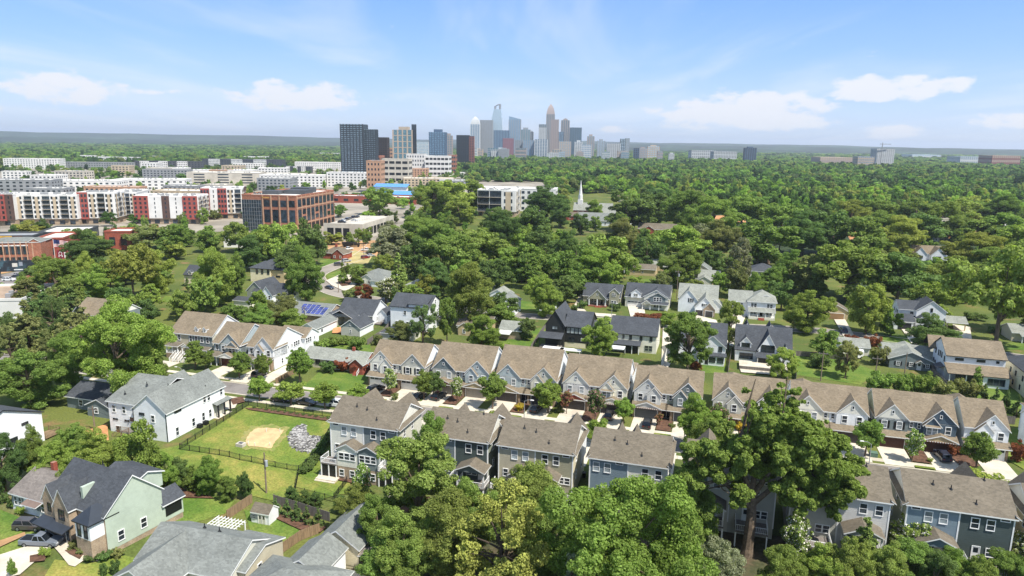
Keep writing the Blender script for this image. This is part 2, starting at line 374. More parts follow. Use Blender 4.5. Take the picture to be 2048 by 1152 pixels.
def road(name, pts, w, m, lift=.03, kerb=True):
    A, B = strip(pts, w)
    mb = MB()
    for i in range(len(pts) - 1):
        mb.face([(A[i][0], A[i][1], lift), (B[i][0], B[i][1], lift), (B[i + 1][0], B[i + 1][1], lift), (A[i + 1][0], A[i + 1][1], lift)])
    o = tag(mb.build(name, m, rz=TH), kind='structure')
    if kerb:
        for ww in (w, -w):
            mb = MB(); a1, _ = strip(pts, ww); a2, _ = strip(pts, ww + (.7 if ww > 0 else -.7))
            for i in range(len(pts) - 1):
                q = [a1[i], a2[i], a2[i + 1], a1[i + 1]]; mb.prism(q, -.05, .13)
            tag(mb.build('kerb', M_CURB, rz=TH), kind='structure')
    return o

# street in front of the townhouses, its pavements
STREET_V = (135.9, 142.2)
road('street', [(-330, 139.05), (-150, 139.05), (0, 139.05), (130, 139.05)], 6.3, M_ASPH)
for k in range(0, 74):
    u = -170 + k * 3.3
    if u > 72: break
    mb = MB(); mb.box(u, u + 3.27, 143.9, 145.4, -.02, .085); tag(mb.build('pavement', M_WALK, rz=TH), kind='structure')
    mb = MB(); mb.box(u, u + 3.27, 132.5, 134.0, -.02, .085); tag(mb.build('pavement', M_WALK, rz=TH), kind='structure')
# the second street, behind, and the road that bends away on the left
s2 = [GUV(p[0], p[1]) for p in [(2048, 716), (1900, 695), (1640, 662), (1400, 650), (1250, 643), (1050, 632), (940, 621), (850, 607), (740, 598)]]
road('street', smooth_line(s2, 3), 7, M_ASPH)
s3 = [GUV(p[0], p[1]) for p in [(760, 601), (690, 590), (655, 577), (632, 560), (634, 548), (668, 533), (715, 515), (742, 496), (752, 482)]]
road('street', smooth_line(s3, 5), 8.5, mat('asphalt_worn', '#8f877c', .9, .12, .12, fine=.06, fscale=3), .05)
# pale paved ground of the commercial district, and the avenue on the left
sheet('pavement', [(0, 478), (240, 470), (480, 462), (640, 486), (790, 480), (830, 420), (1000, 395), (1130, 372), (1000, 352), (880, 345), (700, 338), (0, 338)], mat('city_paving', '#948c7e', .9, .22, .03, fine=.2, fscale=.12), .02, px=True)
sheet('avenue', [(-60, 560), (40, 542), (116, 524), (132, 528), (100, 545), (-60, 600)], M_ASPH, .06, px=True)
sheet('footway', [(-60, 549), (40, 532), (116, 516), (118, 522), (40, 541), (-60, 559)], M_DIRT, .05, px=True)
sheet('building_site', [(625, 492), (660, 484), (770, 480), (800, 492), (805, 520), (772, 524), (735, 503), (690, 512), (660, 512)], M_DIRT, .04, px=True)
sheet('grass_verge', [(672, 510), (712, 501), (745, 512), (735, 528), (690, 526)], mat('dry_grass', '#a79a68', .95, .15, .15, fine=.1), .045, px=True)
# lawns
for pts, m in [([(603, 776), (640, 742), (738, 750), (720, 775), (690, 802), (640, 797)], M_LAWN),
               ([(655, 556), (652, 549), (690, 538), (728, 528), (722, 548), (690, 560)], M_LAWN), ([(640, 545), (640, 520), (690, 512), (705, 520), (665, 536)], M_LAWN),
               ([(330, 592), (430, 588), (480, 592), (470, 604), (400, 606), (320, 604)], M_LAWN),
               ([(1195, 640), (1340, 632), (1345, 650), (1195, 634)], M_LAWN), ([(1150, 623), (1330, 640), (1325, 652), (1140, 640)], M_LAWN),
               ([(985, 690), (1040, 672), (1090, 652), (1100, 660), (1070, 700), (1000, 700)], M_LAWN), ([(1380, 722), (1450, 722), (1455, 748), (1370, 745)], M_LAWN),
               ([(1590, 706), (1680, 716), (1760, 745), (1720, 770), (1580, 748)], M_LAWN), ([(1760, 665), (1815, 672), (1830, 690), (1760, 684)], M_LAWN), ([(1940, 766), (2040, 780), (2048, 820), (1930, 800)], M_LAWN),
               ([(2005, 690), (2048, 680), (2048, 700), (2010, 700)], M_LAWN), ([(1270, 560), (1330, 556), (1330, 568), (1265, 570)], M_LAWN), ([(655, 690), (740, 690), (745, 720), (660, 716)], M_LAWN),
               ([(1290, 470), (1400, 466), (1410, 476), (1290, 480)], M_LAWN), ([(1580, 560), (1620, 560), (1620, 575), (1575, 575)], M_LAWN), ([(1030, 600), (1090, 608), (1080, 625), (1020, 616)], M_LAWN),
               ([(300, 975), (345, 975), (470, 1002), (450, 1028), (360, 1055), (330, 1030)], M_LAWN), ([(488, 1020), (560, 1030), (625, 1068), (560, 1092), (500, 1062)], M_LAWN),
               ([(0, 1020), (50, 1040), (40, 1085), (0, 1100)], M_LAWN), ([(0, 1092), (115, 1040), (130, 1075), (40, 1112), (0, 1118)], M_LAWN), ([(90, 1152), (110, 1120), (170, 1130), (250, 1112), (300, 1125), (260, 1170), (90, 1180)], M_YARD),
               ([(690, 1100), (780, 1080), (880, 1100), (880, 1160), (700, 1160)], M_LAWN),
               ([(316, 900), (360, 892), (497, 812), (682, 832), (655, 940), (700, 985), (600, 1010), (480, 985), (350, 935)], M_YARD),
               ([(640, 955), (700, 965), (700, 990), (600, 985)], M_YARD), ([(80, 700), (150, 680), (200, 640), (130, 640), (60, 690)], M_YARD), ([(70, 720), (200, 712), (200, 735), (60, 735)], M_YARD),
               ([(1700, 1000), (1800, 1010), (1790, 1060), (1700, 1050)], M_YARD), ([(2000, 870), (2048, 850), (2048, 940), (2005, 915)], M_YARD)]:
    sheet('lawn', pts, m, .0, px=True)
sheet('undergrowth', [(770, 1010), (900, 985), (1010, 1000), (1180, 1010), (1400, 1040), (1560, 1075), (1800, 1100), (2060, 1140), (2100, 1300), (700, 1300), (690, 1100)], mat('undergrowth', (.055, .060, .025), .95, .35, .25, fine=.25, fscale=2, color2=(.10, .075, .045)), .0, px=True)
def ragged(pts, k=7, a=1.6, seed=2):
    r_ = random.Random(seed); out = []
    for i, p in enumerate(pts):
        q = pts[(i + 1) % len(pts)]
        for t in range(k): out.append((p[0] + (q[0] - p[0]) * t / k + r_.uniform(-a, a), p[1] + (q[1] - p[1]) * t / k + r_.uniform(-a, a) * .6))
    return out
sheet('worn_grass', ragged([(506, 852), (545, 850), (580, 858), (560, 888), (550, 904), (490, 900), (478, 886), (492, 864)], 6, 4, 5), mat('worn_grass', '#8d8550', .95, .2, .5, fine=.2, fscale=3, color2='#6f7a3a'), .01, px=True)
sheet('sand_patch', ragged([(513, 858), (540, 857), (569, 862), (550, 884), (543, 898), (497, 894), (490, 884), (500, 868)]), M_SAND, .05, px=True)
for pts in [[(1425, 432), (1490, 430), (1492, 446), (1420, 448)], [(1690, 462), (1762, 450), (1775, 462), (1700, 480)], [(1885, 478), (1930, 458), (1990, 462), (1960, 490)], [(1880, 470), (1960, 468), (1960, 482), (1900, 484)]]:
    sheet('building_site', pts, M_ODIRT, .05, px=True)
# forest floor under the wooded right half and beyond, and the far hills
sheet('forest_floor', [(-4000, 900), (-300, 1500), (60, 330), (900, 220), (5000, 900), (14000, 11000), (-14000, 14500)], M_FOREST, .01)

def hills():
    rnd = random.Random(4); mb = MB(); n = 150
    m = mat('wooded_hill', (.028, .050, .022), .95, .35, .0022, fine=.35, fscale=.012)
    for row, (D, hb, amp) in enumerate([(7000, 30, 22), (9000, 66, 22), (11500, 112, 24)]):
        mb = MB(); ph = [rnd.uniform(0, 6.28) for _ in range(9)]; pts = []
        for i in range(n + 1):
            a = -.95 + 1.9 * i / n
            h = hb + amp * (.5 * math.sin(3.1 * a + ph[0]) + .3 * math.sin(7.3 * a + ph[1]) + .22 * math.sin(17 * a + ph[2]) + .13 * math.sin(41 * a + ph[3]) + .07 * math.sin(97 * a + ph[4])) - 16 * a * (row == 2) + rnd.uniform(-1.5, 1.5)
            pts.append((math.sin(a), math.cos(a), max(4, h)))
        rings = []
        for dr, k in ((-1500, 0), (-900, .35), (-400, .75), (0, 1.0), (500, .7), (1400, 0)):
            rings.append([(p[0] * (D + dr), p[1] * (D + dr), p[2] * k - .5) for p in pts])
        for a in range(len(rings) - 1):
            for i in range(n): mb.face([rings[a][i], rings[a][i + 1], rings[a + 1][i + 1], rings[a + 1][i]])
        tag(mb.build('hills', m), kind='structure')
hills()

# ------------------------------------------------------------------ house parts
ROT = {'F': 0.0, 'R': math.pi / 2, 'B': math.pi, 'L': -math.pi / 2}
def face_loc(face, a, plane, z): return (a, plane, z) if face in 'FB' else (plane, a, z)
def win(h, face, a, zc, w, hh, plane, fr=None, gl=None, n=1, bars='h', shut=None):
    """ganged windows: each a frame with its own pane, set on a wall face"""
    fr = fr or M_TRIM; gl = gl or M_GLASS; t = .11 if w > .7 else .07
    def fm():
        b = MB(); d = .09
        b.box(-w / 2 - t, w / 2 + t, -d, 0, hh / 2, hh / 2 + t).box(-w / 2 - t, w / 2 + t, -d - .03, 0, -hh / 2 - t, -hh / 2).box(-w / 2 - t, -w / 2, -d, 0, -hh / 2, hh / 2).box(w / 2, w / 2 + t, -d, 0, -hh / 2, hh / 2)
        if 'h' in bars: b.box(-w / 2, w / 2, -d + .02, 0, -.04, .04)
        if 'v' in bars: b.box(-.03, .03, -d + .025, 0, -hh / 2, hh / 2)
        return b.mesh('window', fr)
    fme = cached(('win', w, hh, fr.name, bars), fm)
    pme = cached(('pane', w, hh, gl.name), lambda: MB().box(-w / 2, w / 2, -.03, -.005, -hh / 2, hh / 2).mesh('pane', gl))
    for k in range(n):
        off = (k - (n - 1) / 2) * (w + 2 * t + .0)
        s = {'F': 1, 'B': -1, 'R': 1, 'L': -1}[face]
        o = link('window', fme, h, face_loc(face, a + off * s, plane, zc), ROT[face]); link('pane', pme, o)
    if shut:
        me = cached(('shut', hh, shut.name), lambda: MB().box(-.2, .2, -.06, -.002, -hh / 2 - .05, hh / 2 + .05).mesh('shutter', shut))
        e = n * (w + 2 * t) / 2 + .25
        for sgn in (-1, 1): link('shutter', me, h, face_loc(face, a + sgn * e, plane, zc), ROT[face])
def slab(b, pts, t, m_top=0, m_edge=1):
    """roof plane given by its top corners; thickness t downwards"""
    i = len(b.v); n = len(pts); b.v += [tuple(p) for p in pts] + [(p[0], p[1], p[2] - t) for p in pts]
    b.f.append(tuple(range(i, i + n))); b.m.append(m_top); b.f.append(tuple(reversed(range(i + n, i + 2 * n)))); b.m.append(m_edge)
    for k in range(n): b.f.append((i + k, i + n + k, i + n + (k + 1) % n, i + (k + 1) % n)); b.m.append(m_edge)
def gable_roof(h, x0, x1, y0, y1, e, r, ax, roof, edge=None, o=.4, ro=.3, name='roof', t=.2, rp=.5):
    edge = edge or M_TRIM; b = MB(); e = e + t * .6
    if ax == 'x':
        ym = y0 + (y1 - y0) * rp; s1 = r / (ym - y0); s2 = r / (y1 - ym); X0, X1 = x0 - ro, x1 + ro
        slab(b, [(X0, y0 - o, e - s1 * o), (X1, y0 - o, e - s1 * o), (X1, ym, e + r), (X0, ym, e + r)], t)
        slab(b, [(X1, y1 + o, e - s2 * o), (X0, y1 + o, e - s2 * o), (X0, ym, e + r), (X1, ym, e + r)], t)
    else:
        xm = x0 + (x1 - x0) * rp; s1 = r / (xm - x0); s2 = r / (x1 - xm); Y0, Y1 = y0 - ro, y1 + ro
        slab(b, [(x0 - o, Y1, e - s1 * o), (x0 - o, Y0, e - s1 * o), (xm, Y0, e + r), (xm, Y1, e + r)], t)
        slab(b, [(x1 + o, Y0, e - s2 * o), (x1 + o, Y1, e - s2 * o), (xm, Y1, e + r), (xm, Y0, e + r)], t)
    return b.build(name, [roof, edge], h)
def hip_roof(h, x0, x1, y0, y1, e, r, roof, edge=None, o=.4, name='roof', t=.2):
    edge = edge or M_TRIM; b = MB(); x0, x1, y0, y1 = x0 - o, x1 + o, y0 - o, y1 + o
    w, d = x1 - x0, y1 - y0; k = min(w, d) / 2
    if w >= d: A, B = (x0 + k, (y0 + y1) / 2, e + r), (x1 - k, (y0 + y1) / 2, e + r)
    else: A, B = ((x0 + x1) / 2, y0 + k, e + r), ((x0 + x1) / 2, y1 - k, e + r)
    c = [(x0, y0, e), (x1, y0, e), (x1, y1, e), (x0, y1, e)]
    if abs(w - d) < .05: F = [(c[0], c[1], A), (c[1], c[2], A), (c[2], c[3], A), (c[3], c[0], A)]
    elif w >= d: F = [(c[0], c[1], B, A), (c[1], c[2], B), (c[2], c[3], A, B), (c[3], c[0], A)]
    else: F = [(c[0], c[1], A), (c[1], c[2], B, A), (c[2], c[3], B), (c[3], c[0], A, B)]
    for f in F: b.face(f)
    b.box(x0, x1, y0, y1, e - t, e - .003, 1)
    return b.build(name, [roof, edge], h)
def walls(h, x0, x1, y0, y1, z0, e, r, ax, m, gend=None, sides=None, split=None, rp=.5):
    """one wall shell; gable triangles may have their own cladding (gend); sides {'R': mat,...}"""
    b = MB(); ms = [m]; idx = {}
    def mi(x):
        if x not in ms: ms.append(x)
        return ms.index(x)
    sides = sides or {}; g = lambda f: mi(sides.get(f, m)); ge = mi(gend) if gend else None
    b.face([(x0, y0, z0), (x1, y0, z0), (x1, y0, e), (x0, y0, e)], g('F')).face([(x1, y1, z0), (x0, y1, z0), (x0, y1, e), (x1, y1, e)], g('B'))
    b.face([(x0, y1, z0), (x0, y0, z0), (x0, y0, e), (x0, y1, e)], g('L')).face([(x1, y0, z0), (x1, y1, z0), (x1, y1, e), (x1, y0, e)], g('R'))
    if r > 0:
        if ax == 'x':
            ym = y0 + (y1 - y0) * rp
            b.face([(x0, y1, e), (x0, y0, e), (x0, ym, e + r)], ge if gend else g('L')).face([(x1, y0, e), (x1, y1, e), (x1, ym, e + r)], ge if gend else g('R'))
        else:
            xm = x0 + (x1 - x0) * rp
            b.face([(x0, y0, e), (x1, y0, e), (xm, y0, e + r)], ge if gend else g('F')).face([(x1, y1, e), (x0, y1, e), (xm, y1, e + r)], ge if gend else g('B'))
    b.face([(x0, y0, z0), (x0, y1, z0), (x1, y1, z0), (x1, y0, z0)], 0)
    return b.build('wall', ms, h)
def vol(h, x0, x1, y0, y1, z0, e, r, ax, m, roof, gend=None, sides=None, edge=None, o=.4, ro=.3, hip=False, rp=.5):
    w = walls(h, x0, x1, y0, y1, z0, e, 0 if hip else r, ax, m, gend, sides, rp=rp)
    if hip: hip_roof(h, x0, x1, y0, y1, e, r, roof, edge, o)
    else: gable_roof(h, x0, x1, y0, y1, e, r, ax, roof, edge, o, ro, rp=rp)
    return w
def shed(h, x0, x1, y0, y1, z0, z1, roof, edge=None, name='porch_roof', t=.16, o=.25):
    b = MB(); slab(b, [(x0 - o, y0 - o, z0), (x1 + o, y0 - o, z0), (x1 + o, y1, z1), (x0 - o, y1, z1)], t); return b.build(name, [roof, edge or M_TRIM], h)
def box(h, name, x0, x1, y0, y1, z0, z1, m): return MB().box(x0, x1, y0, y1, z0, z1).build(name, m, h)
def posts(h, xs, y, z0, z1, m, w=.2, name='porch_post'):
    for x in xs: link(name, cached((name, w, round(z1 - z0, 2), m.name), lambda: MB().box(-w / 2, w / 2, -w / 2, w / 2, 0, z1 - z0).mesh(name, m)), h, (x, y, z0))
def garage(h, x, z, w, y, color, lights=False, hh=2.25):
    """sectional door: grooved panels, sometimes a row of lights"""
    def f():
        b = MB(); b.box(-w / 2 - .12, w / 2 + .12, -.06, 0, hh, hh + .14, 1)
        for s in (-1, 1): b.box(s * (w / 2 + .06) - .06, s * (w / 2 + .06) + .06, -.06, 0, 0, hh, 1)
        n = 4; nc = max(2, int(round(w / 1.2)))
        for r_ in range(n):
            z0 = r_ * hh / n; b.box(-w / 2, w / 2, -.012, -.002, z0, z0 + hh / n, 0)
            for c in range(nc):
                a = -w / 2 + c * w / nc; q = 2 if (lights and r_ == n - 1) else 0
                b.box(a + .06, a + w / nc - .06, -.045, -.012, z0 + .05, z0 + hh / n - .05, q)
        return b.mesh('garage_door', [color, M_TRIM, M_GLASS])
    return link('garage_door', cached(('gar', w, hh, color.name, lights), f), h, (x, y, z))
def railing(h, pts, z, m=None, hh=1.0, name='railing', sp=.28):
    m = m or M_TRIM; b = MB()
    for i in range(len(pts) - 1):
        a = Vector((pts[i][0], pts[i][1], 0)); c = Vector((pts[i + 1][0], pts[i + 1][1], 0)); L = (c - a).length; n = max(2, int(L / sp)); d = (c - a) / n
        za = pts[i][2] if len(pts[i]) > 2 else z; zc = pts[i + 1][2] if len(pts[i + 1]) > 2 else z
        for zz, rr in ((hh, .05), (.12, .035)): b.tube([(a.x, a.y, za + zz), (c.x, c.y, zc + zz)], rr, 4)
        for k in range(n + 1):
            p = a + d * k; zk = za + (zc - za) * k / n; big = k in (0, n)
            w = .06 if big else .02; b.box(p.x - w, p.x + w, p.y - w, p.y + w, zk, zk + hh + (.08 if big else 0))
    return b.build(name, m, h)
def door(h, face, a, z, plane, m, w=.95, hh=2.1):
    def f():
        b = MB(); b.box(-w / 2 - .1, w / 2 + .1, -.06, 0, hh, hh + .1, 1)
        for s in (-1, 1): b.box(s * (w / 2 + .05) - .05, s * (w / 2 + .05) + .05, -.06, 0, 0, hh, 1)
        b.box(-w / 2, w / 2, -.03, -.002, 0, hh, 0).box(-w / 2 + .15, w / 2 - .15, -.045, -.03, hh * .55, hh - .15, 2); return b.mesh('door', [m, M_TRIM, M_GLASS])
    return link('door', cached(('door', m.name, w, hh), f), h, face_loc(face, a, plane, z), ROT[face])
def vents(h, pts, m=None):
    """plumbing vents standing on a roof"""
    me = cached('vent', lambda: MB().tube([(0, 0, -.2), (0, 0, .55)], [.09, .07], 6).tube([(0, 0, -.2), (0, 0, .06)], [.3, .14], 6).mesh('roof_vent', M_DTRIM))
    for p in pts: link('roof_vent', me, h, p)
def house(name, label, u, v, z=None, rz=0.0, cat='house', group=None): return thing(name, label, cat, at_uv(u, v, z), TH + R(rz), group)
def steps(h, x0, x1, y0, n, z, m, d=.3):
    """a flight going down towards -y from height z"""
    b = MB()
    for k in range(n): b.box(x0, x1, y0 - d * (k + 1), y0 - d * k, z - (k + 1) * .18 - .18, z - (k + 1) * .18 + .0)
    return b.build('steps', m, h)

def warm(c): c = lin(c); return (c[0] * 1.08, c[1] * 1.03, c[2] * .86)
S = {k: siding('siding_' + k, warm(c)) for k, c in dict(lavender='#c2c5d0', blue='#a2b0c0', midblue='#74869b', navy='#4a5c72', slate='#717d88', grey='#acafb2', lightgrey='#c4c6c6', palegrey='#d8d9d8', sage='#8a948f', olive='#95958a',
     darkgreen='#49555a', taupe='#b3afa5', cream='#d5cfbf', mint='#aab9b6', black='#2b2e31', green='#8b9384', tan='#b5a78d', ice='#d6d8dc').items()}
G_WHITE = mat('garage_white', '#dedcd6', .5, .04); G_TAN = mat('garage_tan', '#a89f92', .5, .05); G_DARK = mat('garage_dark', '#4b4644', .5, .06); G_BROWN = mat('garage_brown', '#4d3229', .5, .08); G_GREY = mat('garage_grey', '#55585b', .5, .05)

# ------------------------------------------------------------------ the far row: paired townhouses facing the camera
def townhouse_pair(u, label, cl, cr, gar, side=None, low=('', ''), small=(1, 1), shut=(None, None), gcol=(None, None), wing=(1.5, 9.0), roof=None, n=2, lights=False, sw=None, stone=(1, 1), v=153.3, dp=11.5, rs=4.0):
    h = house('townhouse_pair' if n == 2 else 'townhouse', label, u, v, 0, cat='townhouse', group='townhouses along the far side of the street')
    roof = roof or M_ROOF_TAN; W = 14.7 if n == 2 else 7.6; HW = W / n
    sides = {'R': side or M_WHITE, 'L': sw or side or M_WHITE}
    if n == 2:
        walls(h, 0, HW, 0, dp, 0, 6.0, rs, 'x', cl, None, {'L': sides['L']}); walls(h, HW + .001, W, .003, dp, 0, 6.0, rs, 'x', cr, None, {'R': sides['R']})
    else: walls(h, 0, W, 0, dp, 0, 6.0, rs, 'x', cl, None, sides)
    gable_roof(h, 0, W, 0, dp, 6.0, rs, 'x', roof, o=.35, ro=.25)
    a, b_ = wing; vol(h, a, b_, dp - 4, dp + 5.7, 0, 6.2, 1.9, 'y', side or M_WHITE, roof, o=.35, hip=True)
    for s in range(n):
        mx = (lambda x: x) if s == 0 else (lambda x: W - x)
        def rg(x0, x1): p, q = mx(x0), mx(x1); return (p, q) if p < q else (q, p)
        c = (cl, cr)[s]; g = gcol[s] or c
        gx = rg(0.0 if not (n == 1) else 1.7, 6.0 if n == 2 else 7.6)
        vol(h, gx[0], gx[1], -.35, 5.2, 2.9, 5.95, 3.0, 'y', c, roof, gend=g, o=.3, ro=.25)
        gm = (gx[0] + gx[1]) / 2
        win(h, 'F', gm, 7.35, .35, .6, -.35, bars='', fr=M_TRIM)
        if small[s]:
            sx = rg(2.9, 6.0) if n == 2 else (1.7, 4.9); sx = (sx[0] + .05, sx[1] - .05)
            vol(h, sx[0], sx[1], -.85, 2.5, 2.9, 5.5, 1.75, 'y', g if gcol[s] else c, roof, o=.25, ro=.2)
            if small[s] == 2:      # paired windows under a little awning roof
                shed(h, sx[0] + .2, sx[1] - .2, -1.35, -.86, 5.35, 5.6, roof, name='awning', o=.1); win(h, 'F', (sx[0] + sx[1]) / 2, 4.35, .8, 1.35, -.85, n=2, gl=(M_GLASS, M_BLIND)[s])
            else: win(h, 'F', (sx[0] + sx[1]) / 2, 4.5, .9, 1.5, -.85, gl=(M_GLASS, M_BLIND)[s], shut=shut[s])
            ox = rg(.0, 2.9) if n == 2 else (4.9, 7.6); win(h, 'F', (ox[0] + ox[1]) / 2, 4.55, .9, 1.5, -.35, gl=M_GLASS, shut=shut[s])
        else:
            for k in (-1.4, 1.4): win(h, 'F', gm + k, 4.6, .9, 1.5, -.35, gl=(M_BLIND, M_GLASS)[s], shut=shut[s])
        if n == 2: win(h, 'F', mx(6.65), 4.9, .55, 1.05, 0, gl=M_GLASS, shut=None)
        # garage storey: projecting bay, skirt roof, optional low gable with brackets, stone pier, door
        bx = rg(0.0, 6.1) if n == 2 else (1.5, 7.6)
        box(h, 'garage_wall', bx[0] + .002, bx[1] - .002, -1.45, -.36, 0, 2.9, M_STONE if stone[s] else c)
        sk = rg(-.05, 7.35 if n == 2 else 7.3) if n == 2 else (-.1, 7.7)
        shed(h, sk[0], sk[1], -2.0, -.02, 2.75, 3.55, roof, edge=M_TRIM, name='skirt_roof')
        gx0 = (bx[0] + bx[1]) / 2 - .1
        garage(h, gx0, 0, 4.9, -1.46, gar[s], lights)
        if low[s]:
            lm = {'b': M_BRICKR, 'w': c, 't': S['tan']}.get(low[s][0], c)
            vol(h, bx[0] + .1, bx[1] - .1, -2.1, -.6, 2.62, 2.85, 1.15, 'y', lm, roof, o=.35, ro=.2)
            if 'k' in low[s]:
                for q in range(12): link('bracket', cached('bracket', lambda: MB().box(-.07, .07, -.45, 0, -.16, 0).mesh('bracket', mat('cedar_bracket', '#6d4334', .7, .1))), h, (bx[0] + .5 + q * .46, -2.1, 2.75))
        px_ = mx(6.25) if n == 2 else 1.2
        box(h, 'pier', px_ - .22, px_ + .22, -1.9, -1.46, 0, 2.6, M_STONE)
        door(h, 'F', mx(6.8) if n == 2 else .75, .2, -.012, M_DTRIM)
    for y in (4.6, 5.5, 6.4, 8.4): win(h, 'R', y, 4.9, .5, .7, W, bars='', fr=M_DTRIM if side else M_TRIM)
    for y in (7.5, 10): win(h, 'R', y, 1.9, .6, 1.4, W)
    for y in (3.2, 4.3, 5.4, 7.0, 8.1): win(h, 'L', y, 4.8, .7, 1.1, 0, fr=M_TRIM)
    vents(h, [(W * .3, 7, 9.2), (W * .7, 7.3, 9.0)])
    return h
townhouse_pair(-82.3, 'lavender and pale grey townhouse pair with white garages and black shutters', S['ice'], S['palegrey'], (G_WHITE, G_WHITE), low=('', ''), small=(1, 0), shut=(None, M_BLACK), gcol=(None, S['grey']), wing=(5.0, 14.0), lights=True)
townhouse_pair(-65.4, 'grey and steel blue townhouse pair with tan garages beneath low gables', S['grey'], S['blue'], (G_TAN, G_TAN), low=('b', 't'), small=(0, 1), gcol=(S['slate'], None), wing=(.5, 9), dp=13.4, rs=4.8)
townhouse_pair(-49.0, 'blue and light grey townhouse pair with dark garages and fan gable trim', S['blue'], S['lightgrey'], (G_DARK, G_DARK), low=('t', ''), small=(0, 1), wing=(6.5, 14.4), dp=14.6, rs=5.4)
townhouse_pair(-32.6, 'lavender and white townhouse pair with brick garage gable', S['lavender'], S['palegrey'], (G_DARK, G_DARK), low=('b', 'wk'), small=(0, 2), gcol=(S['ice'], None), wing=(6.5, 14.6), dp=13.6, rs=4.9)
townhouse_pair(-16.2, 'periwinkle and dark sage townhouse pair with grey garages and red brackets', S['lavender'], S['sage'], (G_GREY, G_GREY), low=('wk', ''), small=(1, 1), gcol=(None, S['slate']), wing=(.6, 7.4))
townhouse_pair(1.0, 'grey townhouse pair with brown garage half hidden behind the tall oak', S['grey'], S['palegrey'], (G_BROWN, G_BROWN), low=('', ''), small=(1, 1), shut=(None, M_BLACK), wing=(.8, 7.5))
townhouse_pair(17.2, 'white gabled townhouse pair showing right of the tall oak', S['palegrey'], M_WHITE, (G_DARK, G_DARK), small=(0, 0), gcol=(None, S['ice']), wing=(.5, 6))
townhouse_pair(33.4, 'grey and navy townhouse pair with brown garages and black shutters', S['slate'], S['navy'], (G_BROWN, G_BROWN), side=S['sage'], low=('', 'tk'), small=(0, 2), shut=(M_BLACK, None), gcol=(S['ice'], None), wing=(.5, 9.5), sw=S['green'])
townhouse_pair(49.6, 'white farmhouse style townhouse with white garage door at the row end', M_WHITE, M_WHITE, (G_WHITE,), n=1, small=(1,), stone=(1,), low=('',), lights=True, wing=(.2, 5))
townhouse_pair(63.5, 'white townhouse cut by the right edge of the view', M_WHITE, M_WHITE, (G_WHITE, G_WHITE), low=('', ''), wing=(2, 9), v=154)
